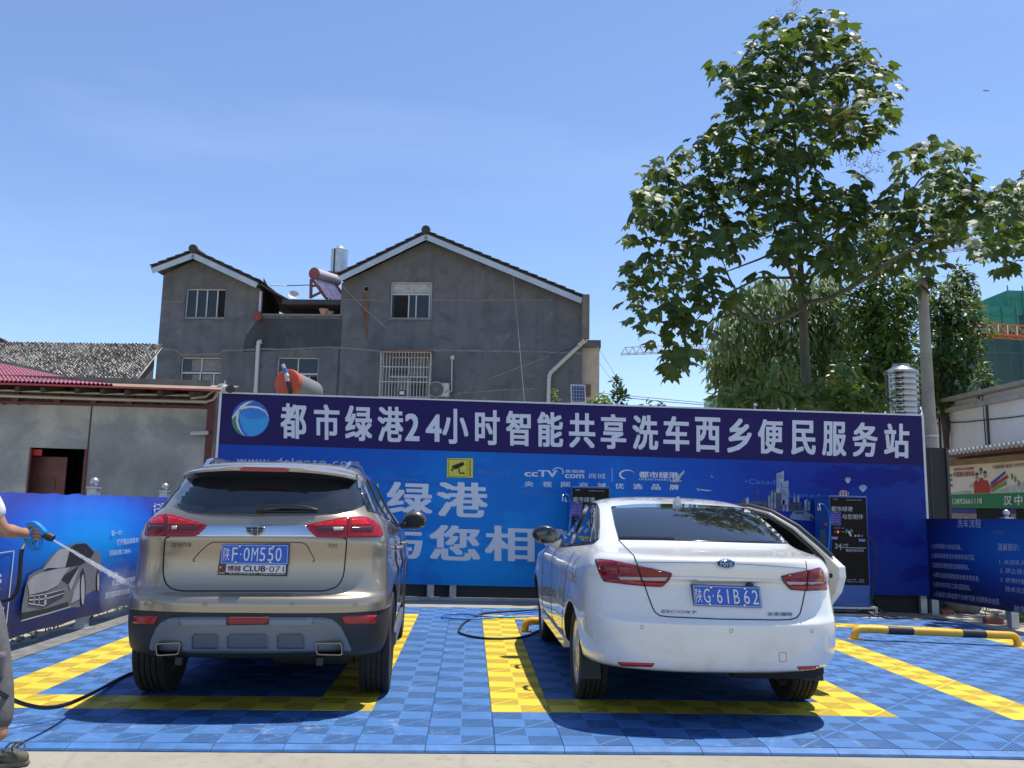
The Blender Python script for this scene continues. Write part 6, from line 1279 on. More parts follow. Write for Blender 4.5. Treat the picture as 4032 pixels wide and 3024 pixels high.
# ---------------------------------------------------------------- gold suv
z1 = lambda x, y: (x*.79812, 1700+y*.79812); Z1 = lambda pts: [z1(*p) for p in pts]
zA = lambda x, y: (500+x*.51989, 1780+y*.51989); ZA = lambda pts: [zA(*p) for p in pts]
suv = empty('suv', (-1.585, .55, .03), rad(2.5), 'gold suv with black lower bumper and silver roof rails parked in the left bay', 'suv')
S = Car(suv)
#      z     yr   w    Rr  nr   yf   Rf  nf
LV = [(.345,.16,.84,.42,3.0,4.25,.7,2.6),(.37,.085,.862,.42,3.1,4.32,.7,2.6),(.40,.05,.875,.43,3.1,4.34,.7,2.6),(.46,.025,.885,.44,3.1,4.38,.7,2.6),(.58,.00,.893,.45,3.1,4.40,.7,2.6),(.650,.004,.893,.45,3.1,4.40,.7,2.6),(.656,-.006,.897,.45,3.1,4.40,.7,2.6),(.70,-.006,.897,.45,3.1,4.39,.7,2.6),
      (.745,.01,.895,.45,3.1,4.37,.7,2.6),(.775,.065,.892,.42,3.2,4.36,.7,2.6),(.82,.098,.89,.40,3.3,4.35,.7,2.6),(.92,.115,.885,.40,3.3,4.32,.7,2.6),(1.00,.118,.882,.40,3.3,4.26,.8,2.5),(1.08,.105,.875,.40,3.2,4.0,.8,2.5),(1.115,.100,.868,.40,3.1,3.72,.8,2.5),(1.16,.105,.852,.41,3.0,3.42,.8,2.5),(1.22,.118,.822,.43,2.9,3.25,.8,2.5),(1.27,.135,.785,.45,2.8,3.13,.8,2.5),(1.33,.17,.745,.46,2.7,3.0,.8,2.5),
      (1.42,.235,.70,.46,2.7,2.82,.8,2.5),(1.50,.30,.66,.46,2.7,2.66,.8,2.5),(1.56,.35,.63,.46,2.7,2.52,.8,2.5),(1.60,.39,.60,.5,2.6,2.42,.8,2.5),(1.635,.45,.56,.6,2.5,2.3,.7,2.5),(1.655,.58,.50,.6,2.4,2.2,.6,2.4),(1.672,.80,.40,.5,2.3,2.1,.5,2.3),(1.683,1.02,.27,.4,2.2,2.0,.4,2.2),(1.690,1.22,.14,.3,2.0,1.9,.3,2.0),(1.692,1.4,.03,.1,2.0,1.8,.1,2.0)]
AX, FXL, RW = .87, 3.54, .36
def split_suv(c):
    if c.y < 1.0: return c.z < .653
    if c.y > 3.7: return c.z < .5
    if min(abs(c.y-AX), abs(c.y-FXL)) < .52 and c.z < .80 and math.hypot(min(abs(c.y-AX), abs(c.y-FXL)), c.z-.37) < .50: return True
    return c.z < .42
def flare(x, y, z):
    t_ = min(1, max(0, y/1.8)); x *= (.958+.042*t_*t_*(3-2*t_)) if z < 1.0 else 1-(.042*(1-t_*t_*(3-2*t_)))*max(0, 1-(z-1.0)/.25)
    if x < .5 or z > .98: return (x, y, z)
    d = min(math.hypot(y-AX, z-.37), math.hypot(y-FXL, z-.37)); f = max(0, 1-abs(d-.44)/.18); sc_ = .016*math.exp(-((z-.86)/.05)**2)*(1 if .9 < y < 3.9 else 0)
    return (x+.012*f*f*(3-2*f)+sc_, y, z)
S.shell(LV, M_GOLD, M_BPL, split_suv, [(AX, .36), (FXL, .36)], .415, sculpt=flare)
M_ALLOY = M_RIM
for sx in (-1, 1):
    for y in (AX, FXL): wheel(suv, 'wheel', (sx*.775, y, .36), .36, .225, .235, 10, sx, M_RIM)
# rear glass and black side glass
def rg(x, y, off=0): return S.cam(x, y, off)
S.patch('rear_window', Z1([(858,366),(876,345),(922,282),(970,218),(1010,200),(1700,205),(1762,222),(1785,290),(1798,362),(1740,388),(1660,404),(1500,413),(1260,417),(1040,411),(930,398)]), M_GLASS, .004, thick=.004, step=16)
DLO = [(.37,1.312),(.47,1.455),(.62,1.535),(1.0,1.555),(1.9,1.565),(2.35,1.53),(2.72,1.38),(3.05,1.165),(3.08,1.125),(2.4,1.145),(1.6,1.185),(1.0,1.235)]
sd = lambda y, z, off=0: S.side(y, z, 1, off)
S.patch('side_window', DLO, M_GLASS, .004, sd, thick=.004, step=.06, mirror=True)
for sgn in (1, -1):
    b = MB(); f = lambda y, z, off=0: S.side(y, z, sgn, off)
    for a, c in (((1.05,1.245),(.98,1.555)), ((1.10,1.24),(1.02,1.555)), ((1.98,1.165),(1.90,1.56))): S.line(b, [a, c], .012, f, .004)
    b.build('window_pillar', M_BPL, suv, local=True, smooth=60)
    b = MB(); S.line(b, [(.44,1.315),(1.0,1.228),(1.6,1.178),(2.4,1.138),(3.1,1.118)], .009, f, .003); b.build('window_trim', M_CHRD, suv, local=True, smooth=60)
    b = MB(); S.line(b, [(1.12,1.2),(1.18,.9),(1.24,.74),(1.42,.50),(1.5,.40)], .003, f, .0); S.line(b, [(2.02,1.15),(2.03,.8),(2.0,.40)], .003, f, .0); S.line(b, [(3.06,1.11),(3.02,.8),(2.97,.40)], .003, f, .0); S.line(b, [(1.5,.42),(2.97,.42)], .003, f); b.build('door_gap', M_LINE2, suv, local=True)
    for y in (1.32, 2.22):
        q, n_ = f(y, 1.02); h = MB(); h.tube([q+Vector((sgn*.004,-.10,0)), q+Vector((sgn*.04,-.07,.004)), q+Vector((sgn*.045,.03,.006)), q+Vector((sgn*.006,.08,0))], [.010,.015,.016,.010], 8); h.build('door_handle', M_GOLD, suv, local=True, smooth=60)
    mr = MB(); q = f(2.86, 1.16)[0]; c = q+Vector((sgn*.145, .06, .055)); mr.ball((0,0,0), .125, 18, (1,.62,.74)); mr.v = [v+c for v in mr.v]; mo = mr.build('wing_mirror', mt('mirror_gold', (.10,.09,.07), .25, .4, coat=.6), suv, local=True, smooth=60)
    m2 = MB(); m2.bar(q+Vector((-.02*sgn,.04,.0)), c+Vector((0,0,-.05)), .05); m2.ball((0,0,0), .10, 14, (.98,.2,.72)); m2.v[8:] = [v+c+Vector((0,-.072,.0)) for v in m2.v[8:]]; o = m2.build('mirror_glass', M_BPL, suv, local=True, smooth=60); o.parent = mo
    b = MB(); P = []
    for i in range(14): y = .62+1.75*i/13; e = min(1, min(i, 13-i)/1.6); z = [v for v in (S.raw.ray_cast(Vector((sgn*.50, y, 3)), Vector((0,0,-1)))[0],)][0].z; P.append(Vector((sgn*(.53-.02*abs(i-6)/6), y, z-.012+.040*math.sin(e*math.pi/2))))
    b.tube(P, [.010]+[.016]*12+[.010], 8); b.build('roof_rail', M_CHRD, suv, local=True, smooth=60)
    b = MB(); q = f(2.0,.30)[0]; b.bar(Vector((sgn*.87,1.35,.30)), Vector((sgn*.87,3.05,.30)), .05, .10); b.build('side_sill', M_SATIN, suv, local=True)
# spoiler with the high brake lamp
b = MB(); n = 16; top_ = []; lo_ = []
prof = []
for i in range(n+1):
    u = -1+2*i/n; x = .60*u; te = .225+.20*abs(u)**4; zt_ = 1.588-.030*u*u-.012*abs(u)**6
    prof.append([Vector((x, te+.40, 1.640-.055*u*u-.02*abs(u)**4)), Vector((x, te+.10, zt_+.035)), Vector((x, te, zt_+.006)), Vector((x, te+.004, zt_-.010)), Vector((x*.99, te+.07, zt_-.028-.03*(1-u*u))), Vector((x*.98, te+.20, zt_-.055-.02*(1-u*u)))])
b.add([p for s_ in prof for p in s_], []); 
for i in range(n):
    for j in range(5): b.mat(0 if j < 3 else 1); b.add([], []); b.f.append((i*6+j, (i+1)*6+j, (i+1)*6+j+1, i*6+j+1)); b.m.append(b.mi)
sp_o = b.build('spoiler', [M_GOLD, mt('spoiler_black', (.012,.012,.012), .25, coat=.4)], suv, local=True, smooth=40)
b = MB(); P = [(-.15,1.572),(.15,1.572),(.175,1.588),(.13,1.602),(-.13,1.602),(-.175,1.588)]; b.prism([Vector((x, .216, z)) for x, z in P], (0,.05,0)); b.build('brake_lamp', M_REFL, suv, local=True).parent = sp_o
for sgn in (-1, 1):
    b = MB(); b.prism([Vector((sgn*x, .218, z)) for x, z in ((.14,1.574),(.165,1.588),(.135,1.604),(.25,1.600),(.30,1.587),(.26,1.585))], (0,.03,0)); b.build('spoiler_tip', M_GOLD, suv, local=True).parent = sp_o
# tail lamps
for pts, in_dark, in_lit, divi in (
    ([(722,515),(727,480),(745,440),(775,418),(812,409),(850,414),(935,437),(1024,461),(1000,490),(962,516),(880,518)], [(742,468),(822,464),(826,488),(738,490)], [(750,450),(800,425),(820,455),(760,462)], (824,410,820,517)),
    ([(1882,519),(1876,490),(1862,462),(1838,440),(1806,426),(1760,424),(1700,426),(1620,440),(1508,462),(1525,490),(1562,521),(1700,524)], [(1835,474),(1728,472),(1726,495),(1830,497)], [(1822,462),(1800,436),(1728,432),(1724,464)], (1718,427,1712,522))):
    lamp = S.patch('tail_lamp', Z1(round_poly(pts, 8)), M_LRED, .016, thick=.022, step=8)
    S.patch('lamp_band', Z1(in_dark), M_LDK2, .019, thick=.003, step=8, parent=lamp)
    L_ = pts[0][0] < 1000
    ib = [(838,468),(985,468),(970,486),(836,490)] if L_ else [(1700,472),(1560,472),(1580,492),(1700,495)]
    S.patch('lamp_band', Z1(ib), M_LDK2, .019, thick=.003, step=8, parent=lamp)
    ub = [(832,424),(850,424),(1000,460),(980,464),(834,462)] if L_ else [(1705,434),(1640,444),(1540,463),(1560,468),(1705,468)]
    S.patch('lamp_glow', Z1(ub), M_LBR, .019, thick=.003, step=8, parent=lamp); S.patch('lamp_glow', Z1(in_lit), M_LBR, .019, thick=.003, step=8, parent=lamp)
    cl = [(855,469),(880,469),(878,485),(853,487)] if L_ else [(1640,474),(1690,474),(1690,491),(1645,491)]
    S.patch('lamp_window', Z1(cl), M_LCL, .0215, thick=.002, step=8, parent=lamp)
    b = MB(); S.line(b, [z1(divi[0],divi[1]), z1(divi[2],divi[3])], .003, off=.017); b.build('lamp_gap', M_LINE2, suv, local=True).parent = lamp
# bright bar, maker's emblem, lettering
bar_ = S.patch('bright_bar', Z1(round_poly([(985,498),(1022,461),(1510,463),(1548,500),(1560,520),(965,517)], 4)), M_CHRD, .012, thick=.02, step=10)
em_ = S.patch('emblem', Z1(round_poly([(1212,470),(1310,471),(1306,497),(1285,511),(1262,516),(1238,511),(1216,497)], 7)), mt('emblem_gold', (.45,.40,.30), .2, .9), .024, thick=.016, step=5)
S.patch('emblem_shield', Z1(round_poly([(1219,475),(1303,476),(1300,495),(1282,507),(1262,511),(1241,507),(1222,495)], 5)), mt('emblem_black', (.012,.012,.014), .15, coat=.5), .027, thick=.004, step=5).parent = em_
b = MB()
for a, c in (((1247,474),(1247,508)),((1275,474),(1275,508)),((1220,487),(1302,488)),((1228,498),(1294,499))): S.line(b, [z1(*a), z1(*c)], .0022, off=.028)
b.build('emblem_grid', mt('emblem_gold', (.45,.40,.30), .2, .9), suv, local=True).parent = em_
def body_text(car, s, bl, br, tr, tl, mat, off, name, bold=.02):
    b = MB(); put(b, s, *[car.cam(*p, off=off)[0] for p in (bl, br, tr, tl)], bold); o = b.build(name, mat, car.r, local=True); sm = o.modifiers.new('thick', 'SOLIDIFY'); sm.thickness = .003; sm.offset = -1; return o
M_BADGE = mt('badge_chrome', (.30,.30,.29), .2, 1.0)
body_text(S, '吉利汽车', z1(848,568), z1(945,569), z1(945,546), z1(848,545), M_BADGE, .008, 'badge_lettering'); body_text(S, '博越', z1(1618,572), z1(1667,572), z1(1667,553), z1(1618,552), M_BADGE, .008, 'badge_lettering')
# tailgate gap and number plate recess
b = MB(); S.line(b, Z1(round_poly([(814,520),(806,640),(804,700),(815,745),(845,776),(900,786),(1600,786),(1660,768),(1688,730),(1698,690),(1706,600),(1712,524)], 20, 3)), .0045, off=.001); b.build('tailgate_gap', M_LINE2, suv, local=True)
b = MB(); S.line(b, Z1(round_poly([(945,640),(985,595),(1020,562),(1045,545),(1490,546),(1515,560),(1535,600),(1558,640)], 18, 3)), .0035, off=.0005); b.build('recess_edge', mt('gold_shadow', (.10,.08,.055), .5, .4), suv, local=True, smooth=60)
pc = Vector((0, 0, 0)); cpts = [S.cam(*z1(x, y))[0] for x, y in ((1092,651),(1420,655))]; yb_ = min(p.y for p in cpts)-.022
def suv_pl(x, y, yy): p = atY(*z1(x, y), (S.M @ Vector((0, yy, 0))).y); return p
Pp = [suv_pl(1088,652,yb_), suv_pl(1421,656,yb_), suv_pl(1427,556,yb_+.008), suv_pl(1097,554,yb_+.008)]
hd = MB(); q = [S.I @ p for p in (suv_pl(1072,706,yb_), suv_pl(1412,712,yb_), suv_pl(1430,553,yb_+.01), suv_pl(1094,550,yb_+.01))]; hd.prism(q, (0,.03,0)); hd.build('plate_holder', M_BPL, suv, local=True)
number_plate(S, [p+Vector((0,-.006,0)) for p in Pp], [('陕',.035,.13),('F',.165,.245),('·',.285,.30),('0',.335,.425),('M',.455,.55),('5',.575,.66),('5',.695,.78),('0',.81,.90)])
cb = [suv_pl(1075,703,yb_), suv_pl(1408,708,yb_), suv_pl(1412,657,yb_), suv_pl(1080,652,yb_)]; cbl = [S.I @ (p+Vector((0,-.006,0))) for p in cb]; nrm = (cbl[1]-cbl[0]).cross(cbl[3]-cbl[0]).normalized()
b = MB(); b.prism([p for p in cbl], -nrm*.004); clp = b.build('club_plate', M_PW, suv, local=True)
def cat_(u, v, o=.001): return cbl[0]*(1-u)*(1-v)+cbl[1]*u*(1-v)+cbl[2]*u*v+cbl[3]*(1-u)*v+nrm*o
def cquad(name, u0, u1, v0, v1, mat, o=.0012): b = MB(); b.add([cat_(u0,v0,o),cat_(u1,v0,o),cat_(u1,v1,o),cat_(u0,v1,o)], [(0,1,2,3)]); x = b.build(name, mat, suv, local=True); x.parent = clp; return x
cquad('flag_panel', 0, .115, .0, 1, M_RED); cquad('lower_strip', .115, 1, 0, .2, M_BK)
def ctext(s, u0, u1, v0, v1, mat, name='plate_lettering', bold=.012): b = MB(); put(b, s, cat_(u0,v0,.0022), cat_(u1,v0,.0022), cat_(u1,v1,.0022), cat_(u0,v1,.0022), bold); x = b.build(name, mat, suv, local=True); x.parent = clp
ctext('博越', .135, .335, .30, .88, M_RED); ctext('CLUB·', .37, .73, .32, .88, M_BK, bold=.02); ctext('071', .755, .975, .30, .86, M_RED, bold=.0); ctext('两汉三国 真美汉中   QQ群:643598698', .17, .98, .04, .165, M_WHT); ctext('CHN', .015, .10, .05, .22, M_WHT); ctext('★', .015, .055, .55, .85, mt('star_yellow', (.7,.55,.05), .5))
# lower bumper
sk = S.patch('skid_plate', Z1(round_poly([(742,1072),(752,1020),(772,970),(800,938),(840,918),(930,912),(1590,914),(1640,924),(1680,958),(1706,1010),(1735,1076),(1300,1086),(1000,1086)], 14)), M_SATIN, .014, thick=.02, step=14)
M_SAT2 = mt('satin_dark', (.10,.115,.14), .45, .3)
for pts in ([(948,1066),(950,1005),(965,993),(1068,993),(1080,1006),(1080,1066)], [(1122,1064),(1122,1008),(1140,994),(1305,994),(1322,1008),(1324,1064)], [(1366,1066),(1368,1006),(1380,993),(1486,993),(1500,1006),(1503,1066)]): 
    o = S.patch('skid_recess', Z1(round_poly(pts, 12)), M_SAT2, .0165, thick=.004, step=12); o.parent = sk
    b = MB(); S.line(b, Z1(pts), .0035, off=.017); b.build('skid_rib', M_SATIN, suv, local=True, smooth=60).parent = sk
S.patch('skid_panel', Z1(round_poly([(885,950),(890,916),(1540,916),(1548,945),(1535,952),(900,952)], 6)), mt('satin_light', (.20,.225,.26), .42, .4), .018, thick=.005, step=14).parent = sk
S.patch('fog_lamp', Z1(round_poly([(1120,952),(1120,912),(1332,912),(1328,950)], 6)), M_BPL, .022, thick=.01, step=12); S.patch('fog_lamp', Z1(round_poly([(1127,947),(1127,916),(1326,916),(1322,946)], 5)), M_LDR, .025, thick=.006, step=12)
for pts in ([(658,908),(780,908),(766,945),(740,948),(660,944)], [(1682,912),(1700,907),(1858,904),(1846,944),(1830,948),(1700,948)]): S.patch('reflector', Z1(round_poly(pts, 6)), M_REFL, .008, thick=.012, step=10)
b = MB()
for x, y in ((720,850),(1012,850),(1441,851),(1752,852)): 
    c, n_ = S.cam(*z1(x, y)); t1 = n_.cross(Vector((0,0,1))).normalized(); t2 = n_.cross(t1); b.tube([c+(t1*math.cos(a)+t2*math.sin(a))*.0115+n_*.001 for a in [2*math.pi*i/16 for i in range(17)]], .0016, 5)
b.build('parking_sensor', mt('sensor_ring', (.12,.10,.08), .6), suv, local=True)
for x0_, x1_, y0_, y1_ in ((781,903,1030,1090),(1552,1692,1030,1090)):
    C2 = [S.cam(*z1(*p), off=.012)[0] for p in ((x0_,y0_+4),(x1_,y0_),(x1_+(6 if x0_>1000 else -6),y1_-2),(x0_+12,y1_))]; yy = min(p.y for p in C2)-.012; cc = sum(C2, Vector())/4
    o_ = [Vector((p.x, yy, p.z)) for p in C2]; i_ = [Vector((cc.x+(p.x-cc.x)*.88, yy, cc.z+(p.z-cc.z)*.78)) for p in C2]
    o_r = [Vector((x, yy, z)) for x, z in round_poly([(p.x, p.z) for p in o_], .018, 3)]; i_r = [Vector((x, yy, z)) for x, z in round_poly([(p.x, p.z) for p in i_], .014, 3)]; n = len(o_r); D = Vector((0,.10,0)); e = Vector((0,.012,0))
    b = MB(); b.add([p+e for p in o_r]+[cc.lerp(p, .93)*1 if False else p+(Vector((cc.x,yy,cc.z))-p)*.05 for p in o_r]+i_r+[p+D for p in i_r]+[p+D for p in o_r], [(r*n+k_, r*n+(k_+1) % n, (r+1)*n+(k_+1) % n, (r+1)*n+k_) for r in range(3) for k_ in range(n)]+[(4*n+k_, k_, (k_+1) % n, 4*n+(k_+1) % n) for k_ in range(n)])
    ex_ = b.build('exhaust_trim', mt('dark_chrome', (.22,.22,.23), .22, 1.0), suv, local=True, smooth=40); b = MB(); b.add([p+D*.9 for p in i_r], [tuple(range(n))]); b.build('exhaust_opening', M_DK, suv, local=True).parent = ex_
# wiper
P = [S.cam(*z1(x, y), off=.02)[0] for x, y in ((1290,388),(1400,376),(1500,382),(1565,394))]; b = MB(); b.tube(P, [.030,.024,.018,.008], 8); P2 = [S.cam(*z1(x, y), off=.012)[0] for x, y in ((1280,398),(1420,398),(1560,396))]; b.tube(P2, .006, 6); b.tube([S.cam(*z1(1290,392), off=.0)[0], S.cam(*z1(1290,388), off=.04)[0]], .030, 12); b.build('rear_wiper', mt('wiper_black', (.012,.012,.012), .2, coat=.4), suv, local=True, smooth=50)
# underside
b = MB(); b.box((-.62,.75,.27), (.62,3.9,.34)); b.lathe([(.09,-.28),(.10,-.2),(.10,.2),(.09,.28)], 14, Matrix.Translation((.35,.62,.33)) @ RM4('Y', 90)); b.bar((-.75,AX,.30), (.75,AX,.30), .07); b.tube([(-.55,.16,.40),(-.5,.4,.36),(.1,.5,.34)], .03, 8); b.build('underside', mt('chassis_dark', (.018,.018,.018), .8), suv, local=True)
for sgn in (-1, 1):
    b = MB(); b.box((sgn*.45-.02,.10,.31), (sgn*.45+.02,.15,.36)); b.build('tow_eye', mt('tow_grey', (.03,.03,.03), .6), suv, local=True)
# door edge guards
for y, z in ((1.22,.92),(2.06,.90)):
    b = MB(); S.line(b, [(y,z-.09),(y-.02,z),(y-.02,z+.07)], .007, sd, .003); b.build('door_guard', M_RED, suv, local=True)
# ---------------------------------------------------------------- white saloon
z2 = lambda x, y: (2100+x*.56510, 1900+y*.56510); Z2 = lambda pts: [z2(*p) for p in pts]
sdn = empty('saloon_car', (1.49, .30, .03), rad(.6), 'white saloon car with its right rear door open in the middle bay', 'car')
D = Car(sdn)
LW = [(.335,.12,.86,.55,2.5,4.28,.7,2.5),(.36,.055,.885,.56,2.5,4.36,.7,2.5),(.43,.02,.903,.56,2.5,4.42,.7,2.5),(.52,.003,.911,.56,2.5,4.47,.7,2.5),(.60,.0,.913,.56,2.5,4.48,.7,2.5),(.645,.002,.913,.56,2.5,4.47,.7,2.5),(.66,.012,.913,.55,2.5,4.46,.7,2.5),(.69,.038,.912,.53,2.5,4.44,.7,2.5),(.75,.062,.911,.52,2.5,4.40,.7,2.5),
      (.84,.085,.908,.52,2.5,4.30,.7,2.5),(.895,.095,.904,.52,2.5,4.12,.7,2.5),(.915,.082,.902,.52,2.5,4.0,.7,2.5),(.945,.062,.897,.52,2.5,3.8,.7,2.5),(.985,.052,.886,.53,2.5,3.55,.7,2.5),(1.03,.055,.862,.55,2.5,3.30,.75,2.4),(1.052,.068,.843,.56,2.5,3.20,.75,2.4),(1.066,.13,.825,.54,2.5,3.14,.75,2.4),(1.080,.30,.805,.44,2.5,3.10,.75,2.4),(1.098,.48,.785,.38,2.5,3.05,.75,2.4),(1.125,.60,.765,.36,2.5,2.98,.75,2.4),
      (1.18,.72,.738,.36,2.5,2.86,.75,2.4),(1.27,.93,.70,.36,2.5,2.68,.75,2.4),(1.36,1.17,.655,.36,2.5,2.48,.75,2.4),(1.41,1.34,.615,.38,2.4,2.35,.7,2.4),(1.440,1.54,.54,.4,2.3,2.25,.6,2.3),(1.458,1.72,.43,.4,2.2,2.2,.5,2.2),(1.470,1.88,.28,.3,2.1,2.18,.3,2.1),(1.475,1.98,.13,.2,2.0,2.15,.2,2.0),(1.476,2.03,.03,.1,2.0,2.1,.1,2.0)]
AX2, FX2 = 1.0, 3.687; HY = 2.27
M_WLOW = mt('lower_dark', (.03,.03,.03), .7)
def sedan_sculpt(x, y, z):
    t = min(1, max(0, y/2.0)); x = x*(.936+.064*t*t*(3-2*t)) if z < 1.12 else x*(.936+.064*t*t*(3-2*t))**max(0, 1-(z-1.12)/.15)
    if x < .4: return (x, y, z)
    d = min(math.hypot(y-AX2, z-.325), math.hypot(y-FX2, z-.325)); f = max(0, 1-abs(d-.385)/.13); sh_ = .012*math.exp(-((z-.90)/.05)**2)*(1 if .75 < y < 3.7 else 0) if x > .6 else 0
    return (x+(.014*f*f*(3-2*f) if z < .8 and x > .7 else 0)+sh_, y, z)
door_cut = [(1.28,1.0),(1.38,1.03),(1.55,1.22),(1.78,1.36),(2.2,1.42),(2.25,1.38),(2.25,.36),(1.42,.36),(1.40,.62),(1.30,.78)]
D.shell(LW, M_WPAINT, M_WLOW, lambda c: c.z < .34, [(AX2, .32), (FX2, .32)], .36, cuts=[(door_cut, .30, 1.3)], sculpt=sedan_sculpt)
M_RIM2 = mt('alloy_bright', (.58,.58,.57), .3, .8, var=.08)
for sx in (-1, 1):
    for y in (AX2, FX2): wheel(sdn, 'wheel', (sx*.762, y, .318), .318, .205, .222, 14, sx, M_RIM2)
# glass
D.patch('rear_window', Z2(round_poly([(541,168),(640,157),(760,150),(1040,150),(1300,164),(1500,182),(1560,200),(1640,270),(1720,360),(1775,428),(1500,421),(1200,411),(900,403),(595,399),(565,290)], 12)), M_GLASS, .003, thick=.003, step=18)
DLO2 = [(.98,1.09),(1.06,1.20),(1.24,1.335),(1.46,1.395),(1.9,1.418),(2.2,1.41),(2.5,1.31),(2.86,1.09),(2.95,1.03),(2.4,1.035),(1.7,1.045),(1.2,1.06)]
sl2 = lambda y, z, off=0: D.side(y, z, -1, off)
D.patch('side_window', Z2(round_poly([(186,438),(206,372),(262,272),(330,190),(378,160),(410,147),(440,153),(454,190),(457,300),(452,392),(432,410),(335,430),(262,438)], 10)), M_GLASS, .003, thick=.003, step=14)
for sgn in (-1, 1):
    f = lambda y, z, off=0: D.side(y, z, sgn, off)
    if sgn < 0:
        b = MB(); D.line(b, Z2([(262,438),(318,300),(374,162)]), .016, off=.003); D.line(b, Z2([(398,422),(412,330),(440,200)]), .008, off=.003); D.line(b, Z2([(186,441),(262,441),(335,433),(432,414),(454,394),(459,300),(456,190),(442,150),(410,144),(380,156)]), .008, off=.002); b.build('window_trim', M_BPL, sdn, local=True, smooth=60)
        b = MB(); D.line(b, [(1.18,1.03),(1.22,.92),(1.36,.76),(1.45,.5),(1.52,.38)], .003, f); D.line(b, [(2.14,1.02),(2.2,.8),(2.22,.38)], .003, f); D.line(b, [(2.93,1.01),(3.05,.8),(3.1,.38)], .003, f); D.line(b, [(1.52,.38),(3.1,.38)], .003, f); b.build('door_gap', mt('gap_grey', (.09,.09,.09), .8), sdn, local=True)
        b = MB(); P = [f(.92+.075*math.cos(2*math.pi*i/20), .93+.075*math.sin(2*math.pi*i/20))[0] for i in range(21)]; b.tube(P, .002, 5); b.build('fuel_flap', mt('gap_grey', (.09,.09,.09), .8), sdn, local=True)
        for y in (1.47, 2.34):
            q, n_ = f(y, .935); h = MB(); h.tube([q+Vector((-.004,-.11,.0)), q+Vector((-.042,-.08,.008)), q+Vector((-.050,.0,.012)), q+Vector((-.040,.07,.008)), q+Vector((-.004,.10,0))], [.012,.018,.019,.017,.010], 8); h.build('door_handle', M_WPAINT, sdn, local=True, smooth=60)
    mr = MB(); q = f(2.80, 1.06)[0]; c = q+Vector((sgn*.155, .06, .05)); mr.ball((0,0,0), .125, 18, (1,.6,.70)); mr.v = [v+c for v in mr.v]; mo = mr.build('wing_mirror', mt('mirror_black', (.018,.018,.02), .3, coat=.4), sdn, local=True, smooth=60)
    b = MB(); b.ball((0,0,0), .105, 14, (1,.14,.70)); b.v = [v+c+Vector((0,-.068,0)) for v in b.v]; b.bar(q+Vector((-.02*sgn,.02,-.01)), c+Vector((0,0,-.05)), .05); o = b.build('mirror_glass', M_GLASS, sdn, local=True, smooth=60); o.parent = mo
    b = MB(); b.bar(Vector((sgn*.875,1.38,.325)), Vector((sgn*.875,3.28,.325)), .05, .07); b.build('side_sill', M_WPAINT, sdn, local=True)
    b = MB(); b.prism([Vector((sgn*.74,.68,.42)), Vector((sgn*.86,.70,.42)), Vector((sgn*.865,.66,.19)), Vector((sgn*.72,.66,.19))], (0,.012,0)); b.build('mud_flap', M_BPL, sdn, local=True)
# tail lamps
for pts, strip, inner, divi, left in (
    ([(432,540),(470,535),(560,545),(730,580),(850,603),(968,632),(950,670),(905,726),(880,729),(770,723),(640,710),(495,692),(460,620)], [(595,648),(750,650),(752,672),(612,668)], [(755,652),(938,652),(915,676),(762,672)], (728,580,778,724), True),
    ([(2040,742),(2030,660),(2012,615),(1990,592),(1905,612),(1800,634),(1722,652),(1745,700),(1790,748),(1895,756),(2035,750)], [(1755,680),(1895,683),(1893,705),(1770,700)], [(1902,683),(2008,685),(2008,698),(1902,703)], (1905,612,1893,756), False)):
    lamp = D.patch('tail_lamp', Z2(round_poly(pts, 10)), M_LDK2, .010, thick=.018, step=12); cx = sum(p[0] for p in pts)/len(pts); cy = sum(p[1] for p in pts)/len(pts)
    D.patch('lamp_lens', Z2(round_poly([(cx+(x-cx)*.965, cy+(y-cy)*.93) for x, y in pts], 9)), M_LRED2, .013, thick=.004, step=12, parent=lamp)
    lo = [(500,660),(590,690),(640,700),(770,714),(900,718),(925,690),(760,680),(600,674)] if left else [(1770,712),(1795,738),(1890,746),(2025,740),(2028,712),(1895,712)]
    D.patch('lamp_glow', Z2(lo), M_LBR2, .0145, thick=.002, step=12, parent=lamp)
    up2 = [(590,560),(700,585),(720,640),(600,640)] if left else [(1915,622),(1985,605),(2010,670),(1915,672)]
    D.patch('lamp_band', Z2(up2), M_LDR, .0145, thick=.002, step=12, parent=lamp)
    D.patch('lamp_window', Z2(strip), M_LCL, .0165, thick=.003, step=10, parent=lamp); D.patch('lamp_window', Z2(inner), M_LCL, .0165, thick=.003, step=10, parent=lamp)
    b = MB(); D.line(b, [z2(divi[0],divi[1]), z2(divi[2],divi[3])], .005, off=.014); b.build('lamp_gap', M_LINE2, sdn, local=True).parent = lamp
# boot gap, ledge, badge
b = MB(); D.line(b, Z2([(594,400),(640,450),(702,512),(728,580)])+Z2([(732,590),(778,724),(800,790),(830,870),(850,905),(882,928),(940,936),(1300,952),(1700,958),(1790,955),(1835,942),(1858,912),(1872,860),(1893,756)]), .004, off=.0005); D.line(b, Z2([(1898,546),(1905,612)]), .003, off=.0005); b.build('boot_gap', M_LINE2, sdn, local=True)
D.patch('boot_ledge', Z2([(958,652),(1100,655),(1400,663),(1730,680),(1738,694),(1400,684),(1100,676),(948,672)]), M_WPAINT, .012, thick=.016, step=14)
b = MB(); D.line(b, Z2([(726,556),(900,556),(1270,560)]), .0018, off=.0005); D.line(b, Z2([(1408,565),(1700,585),(1898,598)]), .0018, off=.0005); b.build('lip_gap', mt('gap_grey', (.09,.09,.09), .8), sdn, local=True)
def ell(cx, cy, rx, ry, n=30, rot=.02): return [(cx+rx*math.cos(2*math.pi*i/n), cy+ry*math.sin(2*math.pi*i/n)+rot*rx*math.cos(2*math.pi*i/n)) for i in range(n)]
